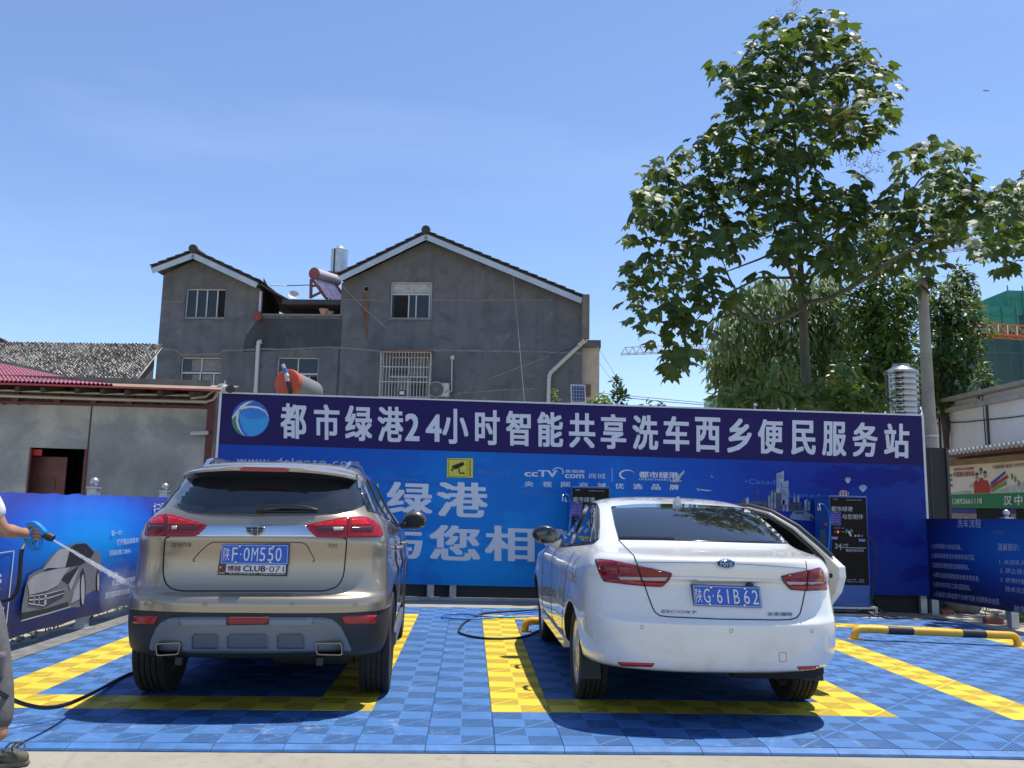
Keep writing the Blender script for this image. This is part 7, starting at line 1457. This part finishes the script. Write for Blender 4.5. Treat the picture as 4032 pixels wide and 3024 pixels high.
e1 = D.patch('emblem', Z2(ell(1338,569,70,30)), M_CHRD, .012, thick=.012, step=12); D.patch('emblem_oval', Z2(ell(1338,569,62,24)), mt('emblem_deep_blue', (.008,.014,.06), .15, coat=.8), .0155, thick=.004, step=12).parent = e1
b = MB(); put(b, 'Ford', *[D.cam(*z2(x, y), off=.018)[0] for x, y in ((1300,583),(1378,584),(1378,552),(1300,551))], 0); b.build('emblem_lettering', M_CHRD, sdn, local=True).parent = e1
body_text(D, 'ESCORT', z2(892,908), z2(1132,916), z2(1140,898), z2(898,888), M_BADGE, .007, 'badge_lettering', .0); body_text(D, '长安福特', z2(1632,930), z2(1802,932), z2(1802,906), z2(1632,904), M_BADGE, .007, 'badge_lettering', .0)
pp = [atY(*z2(x, y), (D.M @ Vector((0, .058, 0))).y) for x, y in ((1120,857),(1592,873),(1574,727),(1107,711))]
hd = MB(); q = [D.I @ p for p in pp]; hd.prism([v+Vector((0,.006,0)) for v in q], (0,.04,0)); hd.build('plate_holder', M_BPL, sdn, local=True)
number_plate(D, [p+Vector((0,-.004,0)) for p in pp], [('陕',.03,.125),('G',.15,.245),('·',.285,.30),('6',.345,.425),('1',.50,.52),('B',.595,.68),('6',.745,.83),('2',.87,.96)])
b = MB(); q = D.cam(*z2(1500,718), off=.02)[0]; b.box((q.x-.018,q.y-.02,q.z-.02), (q.x+.018,q.y+.03,q.z+.015)); b.bar(q+Vector((0,-.005,.0)), q+Vector((0,.03,.03)), .02); b.build('reversing_camera', M_BPL, sdn, local=True)
for pts in ([(586,1250),(846,1259),(826,1283),(625,1276),(605,1268)], [(1835,1282),(1992,1276),(1986,1300),(1852,1304)]): D.patch('reflector', Z2(round_poly(pts, 6)), M_REFL, .005, thick=.010, step=12)
b = MB()
for x, y in ((758,1008),(1378,1033),(1940,1035)):
    c, n_ = D.cam(*z2(x, y)); t1 = n_.cross(Vector((0,0,1))).normalized(); t2 = n_.cross(t1); b.tube([c+(t1*math.cos(a)+t2*math.sin(a))*.0115+n_*.001 for a in [2*math.pi*i/16 for i in range(17)]], .0016, 5)
b.build('parking_sensor', mt('sensor_grey', (.25,.25,.25), .6), sdn, local=True)
b = MB(); D.line(b, Z2(round_poly([(1712,1187),(1760,1184),(1764,1248),(1716,1250)], 8, 2)), .0016, off=.0, closed=True, n=3); b.build('tow_cover', mt('gap_grey', (.09,.09,.09), .8), sdn, local=True)
b = MB(); fb = D.raw.ray_cast(Vector((0.0, 1.33, 3)), Vector((0,0,-1)))[0]; b.add([fb+Vector(v) for v in ((-.035,-.03,-.02),(.035,-.03,-.02),(.03,.16,-.01),(-.03,.16,-.01),(-.008,-.02,.065),(.008,-.02,.065),(.012,.02,.05),(-.012,.02,.05))], [(0,1,5,4),(1,2,6,5),(2,3,7,6),(3,0,4,7),(4,5,6,7)]); fin = b.build('roof_aerial', M_WPAINT, sdn, local=True); 
b = MB(); b.box((-.60,.80,.24), (.60,3.9,.30)); b.lathe([(.10,-.3),(.115,-.25),(.115,.25),(.10,.3)], 16, Matrix.Translation((.40,.36,.33)) @ RM4('Y', 90) @ Matrix.Scale(.6, 4, (1,0,0))); b.bar((-.75,AX2,.28), (.75,AX2,.28), .06); b.build('underside', mt('chassis_dark', (.018,.018,.018), .8), sdn, local=True)
# seat seen through the open door
b = MB(); b.box((.34,1.45,.36), (.72,1.95,.56)); b.obox((.52,1.42,.80), (.36,.13,.62), RM('X', 14)); b.build('rear_seat', mt('seat_fabric', (.05,.048,.045), .9, var=.2), sdn, local=True, bevel=.04)
# open rear door
TH = rad(26); Hg = Vector((.885, HY, 0)); ds_ = Vector((math.sin(TH), -math.cos(TH), 0)); dn_ = Vector((math.cos(TH), math.sin(TH), 0))
def dp(s, z, n=0.0): t = max(0, z-.98); return Hg+ds_*s+dn_*(n-.52*t-.10*max(0, .55-z))+Vector((0,0,z))
dr_ = 'door'
OUT = [(0,.34),(0,1.02),(.03,1.36),(.10,1.405),(.30,1.405),(.52,1.36),(.74,1.24),(.90,1.09),(.985,1.00),(1.06,.94),(1.065,.86),(1.02,.74),(.93,.64),(.865,.54),(.85,.44),(.83,.36)]
WIN = [(.085,1.03),(.10,1.34),(.30,1.345),(.50,1.305),(.68,1.205),(.81,1.085),(.86,1.03)]
def door_shell(name, outer, hole, n0, n1, mat, par):
    lp = [[Vector((s, z, 0)) for s, z in outer]]+([[Vector((s, z, 0)) for s, z in hole]] if hole else []); flat = [p for l in lp for p in l]; tr_ = geometry.tessellate_polygon(lp); b = MB(); m = len(flat)
    b.add([dp(p.x, p.y, n0) for p in flat]+[dp(p.x, p.y, n1) for p in flat], [tuple(t) for t in tr_]+[tuple(i+m for i in reversed(t)) for t in tr_])
    o_ = 0
    for l in lp:
        n = len(l); b.f += [(o_+i, o_+(i+1) % n, m+o_+(i+1) % n, m+o_+i) for i in range(n)]; b.m += [0]*n; o_ += n
    bmx_o = b.build(name, mat, par, local=True); m_ = bmesh.new(); m_.from_mesh(bmx_o.data); bmesh.ops.recalc_face_normals(m_, faces=m_.faces); m_.to_mesh(bmx_o.data); m_.free(); return bmx_o
M_DOORW = mt('door_cream', (.66,.62,.54), .4, coat=.4); d0 = door_shell('door', OUT, WIN, -.075, .0, M_WPAINT, sdn)
door_shell('door_inner', [(s*.99+.003, z*.995+.004) for s, z in OUT], WIN, -.080, -.0755, M_DOORW, sdn).parent = d0
door_shell('door_window', [(s, z) for s, z in WIN], None, -.045, -.040, M_GLASS, sdn).parent = d0
door_shell('door_trim', round_poly([(.05,.42),(.05,1.01),(.80,1.01),(.83,.90),(.76,.74),(.70,.60),(.66,.46)], .06), None, -.125, -.081, mt('trim_black', (.02,.02,.02), .7, var=.2), sdn).parent = d0
b = MB(); b.tube([dp(s, z, -.092) for s, z in round_poly([(.035,.40),(.035,1.02),(.06,1.34),(.12,1.375),(.30,1.372),(.51,1.328),(.71,1.215),(.86,1.065),(.925,.985),(.945,.90),(.90,.78),(.82,.66),(.775,.55),(.76,.42),(.035,.40)], .03, 3)], .017, 8); b.build('weather_strip', M_BPL, sdn, local=True, smooth=60).parent = d0
b = MB(); b.tube([dp(s, z, -.03) for s, z in ((.02,1.36),(.09,1.415),(.30,1.416),(.52,1.37),(.75,1.25),(.91,1.10),(.98,1.02))], .016, 8); b.build('window_seal', M_BPL, sdn, local=True, smooth=60).parent = d0
b = MB(); b.lathe([(.018, 0), (.018, .012), (.001, .013)], 12, Matrix.Translation(dp(.985,.87,-.079)) @ (-dn_).to_track_quat('Z', 'Y').to_matrix().to_4x4()); b.build('door_latch', M_BK, sdn, local=True).parent = d0
# windscreens and front lamps so that the cars hold up from the side
for car, r_, pts in ((S, suv, [(-.58,1.22),(.58,1.22),(.47,1.58),(-.47,1.58)]), (D, sdn, [(-.58,1.12),(.58,1.12),(.44,1.40),(-.44,1.40)])):
    def fr_cast(x, z, off=0, car=car):
        h, n, i, t = car.raw.ray_cast(Vector((x, 8, z)), Vector((0,-1,0)))
        if h is None: h, n, i, t = car.raw.find_nearest(Vector((x, 3.0, z)))
        if n.y < 0: n = -n
        return h+n*off, n
    car.patch('windscreen', pts, M_GLASS, .004, fr_cast, thick=.003, step=.06)
    for sgn in (-1, 1): car.patch('headlamp', [(sgn*.45,.72),(sgn*.78,.74),(sgn*.74,.84),(sgn*.45,.80)], M_LCL, .006, fr_cast, thick=.01, step=.05)
# ================================================================ person with the spray gun
M_SKIN = mt('skin', (.40,.20,.12), .5, var=.12, scale=9); M_SHIRT = mt('shirt_white', (.62,.63,.66), .85, var=.12, scale=12, bump=.3, bscale=22); M_TRS = mt('trousers_grey', (.105,.10,.105), .9, var=.3, scale=7, bump=.5, bscale=16); M_HAIR = mt('hair_black', (.012,.011,.010), .6); M_SHOE = mt('shoe_camouflage', (.085,.080,.055), .85, var=.6, scale=26, bump=.3)
def skin(name, verts, edges, radii, mat, par, sub=2):
    me = bpy.data.meshes.new(name); me.from_pydata([tuple(v) for v in verts], edges, []); o = bpy.data.objects.new(name, me); COL.objects.link(o)
    sm = o.modifiers.new('skin', 'SKIN'); sm.use_smooth_shade = True
    for i, r in enumerate(radii): d = me.skin_vertices[0].data[i]; d.radius = (r if isinstance(r, tuple) else (r, r)); d.use_root = (i == 0)
    ss = o.modifiers.new('sub', 'SUBSURF'); ss.levels = sub; ss.render_levels = sub
    dg = bpy.context.evaluated_depsgraph_get(); m2 = bpy.data.meshes.new_from_object(o.evaluated_get(dg)); bpy.data.objects.remove(o); bpy.data.meshes.remove(me)
    inv = wm(par).inverted() if par else Matrix(); m2.transform(inv); m2.materials.clear(); m2.materials.append(mat); m2.polygons.foreach_set('use_smooth', [True]*len(m2.polygons))
    o = bpy.data.objects.new(name, m2); COL.objects.link(o); o.parent = par; return o
z4 = lambda x, y: (x*.42194, 1900+y*.42194); zf = lambda x, y: (x*.31579, 2500+y*.31579)
GY = .30
hand = atY(*z4(285,470), GY); elb = atY(*z4(20,445), .10); V_ = Vector
sho = elb + V_((-.12,-.05,.25))
leg_e = lambda px, py, Y, r: atY(px-r*FPX/(Y-CP.y), py, Y)
knee = leg_e(44, 2690, -.30, .085); hip = leg_e(6, 2430, -.26, .12); ank = leg_e(24, 2990, -.36, .045); ank.z = .12
pel = V_((hip.x-.20, hip.y+.08, .95)); chest = V_((sho.x-.22, sho.y+.14, 1.30)); neck = chest+V_((-.02,.02,.20)); head = neck+V_((.0,.04,.17)); top_h = head+V_((.01,.01,.10))
shl = chest+V_((-.13,.16,.10)); el2 = shl+V_((.0,.03,-.28)); ha2 = el2+V_((.14,.08,-.16)); hl_ = pel+V_((-.08,.10,-.03)); kn2 = hl_+V_((-.06,.10,-.42)); an2 = kn2+V_((-.10,-.02,-.42)); an2.z = .10
pr_ = empty('person', V_((ank.x, ank.y, 0)), 0, 'person in white shirt and grey cropped trousers holding a blue spray gun', 'person')
wrist = atY(*z4(205,468), .245)
fa = elb.lerp(wrist, .35)
vb = [pel, chest, neck, head, top_h, sho, elb, fa, wrist, hand, shl, el2, ha2, hip, knee, ank, hl_, kn2, an2]
eb = [(0,1),(1,2),(2,3),(3,4),(1,5),(5,6),(6,7),(7,8),(8,9),(1,10),(10,11),(11,12),(0,13),(13,14),(14,15),(0,16),(16,17),(17,18)]
rb = [(.13,.10),(.14,.10),.055,(.085,.10),.075,.058,.043,.047,(.030,.026),(.040,.026),.055,.042,.03,.085,.058,.040,.085,.058,.04]
body = skin('body', vb, eb, rb, M_SKIN, pr_)
# fingers closed round the grip, thumb over the top
gx_ = V_((1,.22,-.06)).normalized(); gz_ = V_((-.12,0,1)).normalized(); gy_ = gz_.cross(gx_)
for i, (dz, ln) in enumerate(((.026,1.0),(.006,1.08),(-.014,1.0),(-.033,.82))):
    r0 = hand+gx_*.018+gz_*dz-gy_*.018; P = [r0, r0+gx_*.034*ln-gy_*.010, r0+gx_*.050*ln+gy_*.016, r0+gx_*.034*ln+gy_*.034, r0+gx_*.014+gy_*.036]
    skin('finger', P, [(0,1),(1,2),(2,3),(3,4)], [.0115,.0105,.0095,.0085,.007], M_SKIN, pr_, 2)
P = [hand-gx_*.02+gz_*.022, hand+gx_*.012+gz_*.050+gy_*.012, hand+gx_*.044+gz_*.052+gy_*.024, hand+gx_*.062+gz_*.044+gy_*.026]; skin('thumb', P, [(0,1),(1,2),(2,3)], [.015,.0125,.011,.008], M_SKIN, pr_, 2)
# face and hair
fd = V_((.75,.66,0)).normalized(); fs_ = V_((-fd.y, fd.x, 0))
b = MB(); b.ball(head+fd*.105+V_((0,0,-.005)), .016, 8, (1,1,1.4)); 
for s in (-1, 1): b.ball(head+fs_*.085*s+V_((0,0,-.005)), .026, 8, (.5,.8,1.3))
b.build('face_feature', M_SKIN, pr_, smooth=60)
b = MB()
for s in (-1, 1): b.ball(head+fd*.088+fs_*.033*s+V_((0,0,.022)), .011, 8)
b.build('eye', mt('eye_dark', (.03,.02,.02), .2), pr_, smooth=60); b = MB(); b.tube([head+fd*.088-fs_*.025+V_((0,0,-.05)), head+fd*.095+V_((0,0,-.052)), head+fd*.088+fs_*.025+V_((0,0,-.05))], .006, 6); b.build('mouth', mt('lip', (.30,.11,.09), .5), pr_, smooth=60)
b = MB(); b.ball(top_h-fd*.03-V_((0,0,.02)), .098, 16, (1,1,.85)); b.build('hair', M_HAIR, pr_, smooth=60)
# clothes
up = sho.lerp(elb, .80)
skin('shirt', [chest, pel+V_((0,0,.06)), pel+V_((0,0,-.10)), neck-V_((0,0,.06)), sho, sho.lerp(elb,.45), up, shl, shl.lerp(el2,.8)], [(0,1),(1,2),(0,3),(0,4),(4,5),(5,6),(0,7),(7,8)], [(.165,.125),(.155,.12),(.165,.13),.075,.078,.076,.072,.075,.07], M_SHIRT, pr_)
sh_ = ank.lerp(knee, .16)
skin('trousers', [pel, hip, hip.lerp(knee,.5), knee, knee.lerp(ank,.5), sh_, hl_, kn2, kn2.lerp(an2,.8)], [(0,1),(1,2),(2,3),(3,4),(4,5),(0,6),(6,7),(7,8)], [(.155,.125),.125,.108,.088,.082,.062,.12,.088,.07], M_TRS, pr_)
pk = MB(); pp_ = leg_e(46, 2600, -.30, .02); pk.obox(pp_+V_((-.03,-.04,-.02)), (.07,.10,.14), RM('Z', 20)); pk.build('cargo_pocket', M_TRS, pr_, bevel=.02)
ft = V_((.85,.15,0)).normalized()
def shoe(a):
    vs = [a+V_((0,0,-.02)), a-ft*.05+V_((0,0,-.07)), a+ft*.05+V_((0,0,-.075)), a+ft*.10+V_((0,0,-.085)), a+ft*.15+V_((0,0,-.088))]
    o = skin('shoe', vs, [(0,1),(0,2),(2,3),(3,4)], [.048,.042,.048,.045,.032], M_SHOE, pr_); 
    b = MB(); c = a+ft*.02; b.lathe([(.05,0),(.052,.012),(.05,.022)], 16, Matrix.Translation((c.x,c.y,.002)) @ Matrix.Rotation(math.atan2(ft.y,ft.x),4,'Z') @ Matrix.Diagonal((2.6,1,1,1))); b.build('shoe_sole', mt('sole', (.12,.11,.09), .8), pr_)
    for k_ in (0, 1): b = MB(); q = a+ft*(.03+.03*k_)+V_((0,0,-.03)); b.tube([q, q+V_((.03,-.02,.03)), q+V_((.07,-.02,.035)), q+V_((.08,-.03,.01))], .005, 5); b.build('shoe_lace', M_SHOE, pr_)
shoe(ank); shoe(an2)
# spray gun
M_GUN = mt('gun_blue', (.01,.24,.62), .35, var=.06); M_BRASS = mt('brass', (.38,.25,.08), .35, .8)
gun = empty('spray_gun', atY(*z4(300,520), GY), 0, 'bright blue high pressure spray gun with a black nozzle in the hand of the person', 'spray gun')
def gp(pts, off=0): return [atY(*z4(*p), GY+off) for p in pts]
b = MB(); b.prism(gp([(228,388),(250,370),(290,360),(330,368),(370,402),(415,450),(420,468),(388,503),(370,490),(330,440),(285,412),(240,408)], -.022), (0,.044,0)); b.build('barrel', M_GUN, gun, bevel=.006)
b = MB(); b.prism(gp([(208,515),(250,520),(300,535),(295,560),(310,600),(325,640),(300,648),(262,620),(240,570)], -.018), (0,.036,0)); b.prism(gp([(300,420),(335,450),(340,520),(312,570),(280,530),(288,470)], -.014), (0,.028,0)); b.build('grip', M_GUN, gun, bevel=.006)
b = MB(); b.tube(gp([(372,480),(384,520),(385,560),(372,600),(352,628),(335,630),(318,612)]), .010, 8); b.build('trigger_guard', M_GUN, gun, smooth=60)
na, nb = gp([(395,480)])[0], gp([(498,522)])[0]; b = MB(); b.tube([na, na.lerp(nb,.35), na.lerp(nb,.4), na.lerp(nb,.75), nb], [.017,.020,.025,.026,.021], 16); b.build('nozzle', M_BPL, gun, smooth=40)
b = MB(); b.tube(gp([(250,530),(232,570)]), .012, 10); b.build('fitting', M_BRASS, gun); b = MB(); b.tube(gp([(230,575),(205,625)]), .010, 10); b.build('hose_ferrule', M_CHR, gun)
hz = MB(); hz.tube(gp([(206,620),(195,680),(190,760),(186,850),(176,940),(150,1030),(110,1082),(60,1102),(20,1105),(-60,1120)]), .0125, 10); tag(hz.build('spray_hose', M_HK, smooth=60), 'black hose curving down from the blue spray gun', 'hose')
# the water itself
tip = atY(*z4(500,538), GY); q0 = S.I @ CP; hit = S.M @ S.cam(*z4(1262,985))[0]
k = NT('water_spray'); v = k.coord(); nz = k.noise(v, 55, 4, .7); tr_ = k.n('ShaderNodeBsdfTransparent'); df = k.n('ShaderNodeBsdfDiffuse'); df.inputs[0].default_value = (.85,.87,.9,1); tl = k.n('ShaderNodeBsdfTranslucent'); tl.inputs[0].default_value = (.85,.87,.9,1); ad = k.n('ShaderNodeMixShader'); k.l(df.outputs[0], ad.inputs[1]); k.l(tl.outputs[0], ad.inputs[2])
lw = k.n('ShaderNodeLayerWeight'); lw.inputs[0].default_value = .35; al = k.math('MULTIPLY', k.ramp(nz, [(.35, (.10,)*3), (.65, (.5,)*3)]), k.math('POWER', k.math('SUBTRACT', 1.0, lw.outputs['Facing']), 1.3)); mx = k.n('ShaderNodeMixShader'); k.l(al, mx.inputs[0]); k.l(tr_.outputs[0], mx.inputs[1]); k.l(ad.outputs[0], mx.inputs[2]); k.l(mx.outputs[0], [n for n in k.t.nodes if n.type == 'OUTPUT_MATERIAL'][0].inputs[0]); M_SPRAY = k.m
b = MB(); n = 14
for (r0, r1) in ((.005,.021),(.003,.012)): b.tube([tip.lerp(hit, i/n) for i in range(n+1)], [r0+(r1-r0)*(i/n)**.8 for i in range(n+1)], 14, cap=False)
R_ = random.Random(5); hn = (hit-tip).normalized()
for i in range(900):
    t = R_.random()**.8; c = tip.lerp(hit, t)+rdir(R_)*(.004+.036*t)*R_.random(); s = R_.uniform(.0012,.0030); b.add([c+V_((s,0,0)), c+V_((0,s,0)), c+V_((0,0,s*1.5)), c-V_((s,0,0))], [(0,1,2),(1,3,2),(3,0,2),(0,3,1)])
for i in range(1500):
    d = (rdir(R_)-hn*.6); c = hit+d*R_.random()**1.6*.34*R_.random(); s = R_.uniform(.0010,.0024); b.add([c+V_((s,0,0)), c+V_((0,s,0)), c+V_((0,0,s*1.5)), c-V_((s,0,0))], [(0,1,2),(1,3,2),(3,0,2),(0,3,1)])
tag(b.build('water_spray', M_SPRAY, smooth=80), kind='stuff')
kv = NT('mist'); pv = kv.n('ShaderNodeVolumePrincipled'); tcm = kv.n('ShaderNodeTexCoord'); ln_ = kv.n('ShaderNodeVectorMath', operation='DISTANCE'); kv.l(tcm.outputs['Object'], ln_.inputs[0]); ln_.inputs[1].default_value = (0,0,.20); nm_ = kv.noise(tcm.outputs['Object'], 9, 4); kv.l(kv.math('MULTIPLY', kv.math('MAXIMUM', 0.0, kv.math('SUBTRACT', .20, ln_.outputs['Value'])), kv.math('MULTIPLY', nm_, 22.0)), pv.inputs['Density']); pv.inputs['Color'].default_value = (.95,.96,1,1); kv.l(pv.outputs[0], [n for n in kv.t.nodes if n.type == 'OUTPUT_MATERIAL'][0].inputs['Volume']); kv.t.nodes.remove(kv.b)
b = MB(); b.ball(hit-hn*.06+V_((-.03,-.02,-.05)), .17, 14, (.8,1,1.3)); tag(b.build('mist', kv.m, smooth=80), kind='stuff')

# ================================================================ hoses, cables, bricks, grass
def ground_line(name, pts, r, mat, label, zs=None, group=None):
    P = [atZ(x, y, .03+r+(zs[i] if zs else 0)) for i, (x, y) in enumerate(pts)]; Q = []
    for i in range(len(P)-1):
        p0, p1, p2, p3 = P[max(i-1,0)], P[i], P[i+1], P[min(i+2,len(P)-1)]
        for k_ in range(5): t = k_/5; Q.append(.5*((2*p1)+(p2-p0)*t+(2*p0-5*p1+4*p2-p3)*t*t+(3*p1-p0-3*p2+p3)*t**3))
    Q.append(P[-1]); b = MB(); b.tube(Q, r, 8); return tag(b.build(name, mat, smooth=60), label, 'hose' if 'hose' in name else 'cable', group)
zl = lambda x, y: (x*.45208, 2350+y*.45208); zm = lambda x, y: (1300+x*.45208, 2350+y*.45208)
ground_line('hose', [zl(-60,800), zl(100,892), zl(250,945), zl(400,966), zl(560,942), zl(720,880), zl(900,790), zl(1050,705), zl(1180,652), zl(1330,590)], .0125, M_HK, 'black hose lying across the yellow corner of the left bay under the gold car', [.40,.27,.20,.145,.10,.06,.02,0,0,0])
ground_line('hose', [zm(1960,250), zm(1820,292), zm(1700,345), zm(1550,362), zm(1340,360), zm(1190,335), zm(1120,300), zm(1170,225), zm(1260,175), zm(1340,145), zm(1480,131), zm(1700,118), zm(1900,104)], .012, M_HK, 'black hose looped on the mat between the two cars')
ground_line('hose', [zm(1900,120), zm(1650,140), zm(1500,172), zm(1300,190), zm(1100,190), zm(1000,181), zm(975,168), zm(1020,152), zm(1150,148), zm(1290,165), zm(1450,178), zm(1650,175), zm(1900,170)], .011, M_HB, 'bright blue hose looped on the mat near the billboard foot', [.012]*13)
zc = lambda x, y: (3100+x*.42134, 2000+y*.42134)
ground_line('cable', [zc(735,975), zc(790,1005), zc(860,1012), zc(930,1006), zc(1060,1028), zc(1160,1018), zc(1272,1004)], .013, M_HK, 'thick black cable curling on the slab right of the near wash machine', None, 'cables on the slab')
ground_line('cable', [zc(820,985), zc(900,1022), zc(1000,1034), zc(1130,1030), zc(1260,1022), zc(1400,1044), zc(1500,1052)], .011, M_HK, 'longer black cable lying along the back edge of the mat', None, 'cables on the slab')
p0, p1 = atY(*zc(808,870), 7.7), atZ(*zc(930,1012), .03); b = MB(); b.tube([p0, p0.lerp(p1,.5)+V_((0,0,-.02)), p1], .012, 8); tag(b.build('cable', M_HK), 'straight black cable slanting down from the near wash machine to the slab', 'cable', 'cables on the slab')
M_BRICK = mt('red_brick', (.30,.10,.065), .9, var=.35, scale=12, bump=.4); M_STONE = mt('stone', (.23,.20,.16), .95, var=.3, scale=6, bump=.8, bscale=9)
def brick(px, py, L, W_, H_, rz, label, name='brick', mat=M_BRICK):
    p = atZ(px, py, 0); b = MB(); b.obox((p.x, p.y+W_/2, p.z+H_/2-.004), (L, W_, H_), RM('Z', rz)); return tag(b.build(name, mat, bevel=.008), label, name.replace('_', ' '))
brick(*zc(1500,998), .22, .11, .065, 12, 'dull red brick lying at the end of the low timber under the right banner'); brick(*zc(1950,1088), .24, .12, .09, -8, 'bright red brick lying alone at the foot of the ball topped right post')
brick(*zc(1390,985), .55, .09, .08, 6, 'low rusty timber on the sand below the left end of the right banner', 'timber', mt('rusty_timber', (.12,.055,.04), .9, var=.4, scale=8))
p = atZ(*zc(1735,996), 0); b = MB(); b.ball((0,0,0), .26, 14, (1.25,.8,.62)); R_ = random.Random(4); b.v = [V_((v.x*(1+.12*math.sin(v.z*17+v.y*9)), v.y, v.z*(1+.1*math.sin(v.x*13)))) for v in b.v]; b.v = [v+p+V_((0,.25,.11)) for v in b.v]; tag(b.build('boulder', M_STONE, smooth=50), 'round brown boulder resting on the sand under the right banner', 'boulder')
for i, (x, y, s) in enumerate(((1115,935,.10),(1175,932,.07),(1080,940,.06),(1240,950,.05),(1330,975,.05))):
    p = atZ(*zc(x, y), 0); b = MB(); b.ball((0,0,0), s, 8, (1.3,1,.6)); b.v = [V_((v.x*(1+.2*math.sin(v.y*40+i)), v.y*(1+.2*math.sin(v.x*35)), v.z))+p+V_((0,.1,s*.45)) for v in b.v]; tag(b.build('rock', M_STONE, smooth=30), 'small grey rock on the ground behind the black cables', 'rock', 'small rocks behind the cables')
b = MB(); q = [atZ(*zc(x, y), .012) for x, y in ((830,985),(1080,960),(1230,990),(1520,1056),(1300,1040),(1000,1036))]; 
# pale slab, sand, grass
SX = [4.6,5.0,5.5,6.0,6.5,7.0]; b = MB(); b.add([(x, y, gz(x)+.004) for y in (6.83,7.25) for x in SX], [(i, i+1, 6+i+1, 6+i) for i in range(5)]); tag(b.build('pavement', mt('pale_slab', (.42,.41,.38), .85, var=.15, scale=3)), kind='structure')
M_SAND = mt('sand', (.36,.30,.22), .95, var=.25, scale=2.5, bump=.5, bscale=40)
b = MB(); xs_ = [6.86,7.2,8,9,12,16,24]; ys_ = [2,4,6,8,10,14]; b.add([(x, y, gz(x)+.002) for y in ys_ for x in xs_], [(j*7+i, j*7+i+1, (j+1)*7+i+1, (j+1)*7+i) for j in range(5) for i in range(6)]); tag(b.build('sand', M_SAND), kind='structure')
R_ = random.Random(9); b = MB()
def blades(cx, cy, rx, ry, n, h):
    for _ in range(n):
        x, y = cx+R_.gauss(0, rx*.5), cy+R_.gauss(0, ry*.5); a = R_.uniform(0, 6.28); hh = h*R_.uniform(.4,1.3); w_ = .006+hh*.04; l_ = hh*.5; z = gz(x); d = V_((math.cos(a), math.sin(a), 0)); s = V_((-d.y, d.x, 0))*w_
        p = V_((x, y, z-.01)); b.add([p-s, p+s, p+d*l_*.4+V_((0,0,hh*.7))+s*.7, p+d*l_*.4+V_((0,0,hh*.7))-s*.7, p+d*l_+V_((0,0,hh))], [(0,1,2,3),(3,2,4)])
for cx, cy, rx, ry, n in ((9.2,9.0,.9,.5,420),(8.5,7.4,.7,.5,360),(9.8,8.0,1.0,.8,500),(8.0,6.4,.3,.4,160),(10.5,9.5,1.5,1,500)): blades(cx, cy, rx, ry, n, .17)
tag(b.build('grass', M_LYEL), kind='stuff')
b = MB(); R_ = random.Random(12)
for _ in range(1500): blades(R_.uniform(-6.5,-4.62), R_.uniform(.2,8), .05, .05, 1, .045)
tag(b.build('weeds', mt('dry_weed', (.28,.24,.10), .9, var=.3)), kind='stuff')
b = MB(); R_ = random.Random(13)
for _ in range(900):
    x = R_.uniform(-7,-4.55); y = R_.uniform(-.5,8.5); s = R_.uniform(.008,.028); b.ball((x, y, s*.3), s, 5, (1.2,1,.6))
tag(b.build('gravel', mt('gravel_stone', (.34,.31,.25), .95, var=.4, scale=25)), kind='stuff')
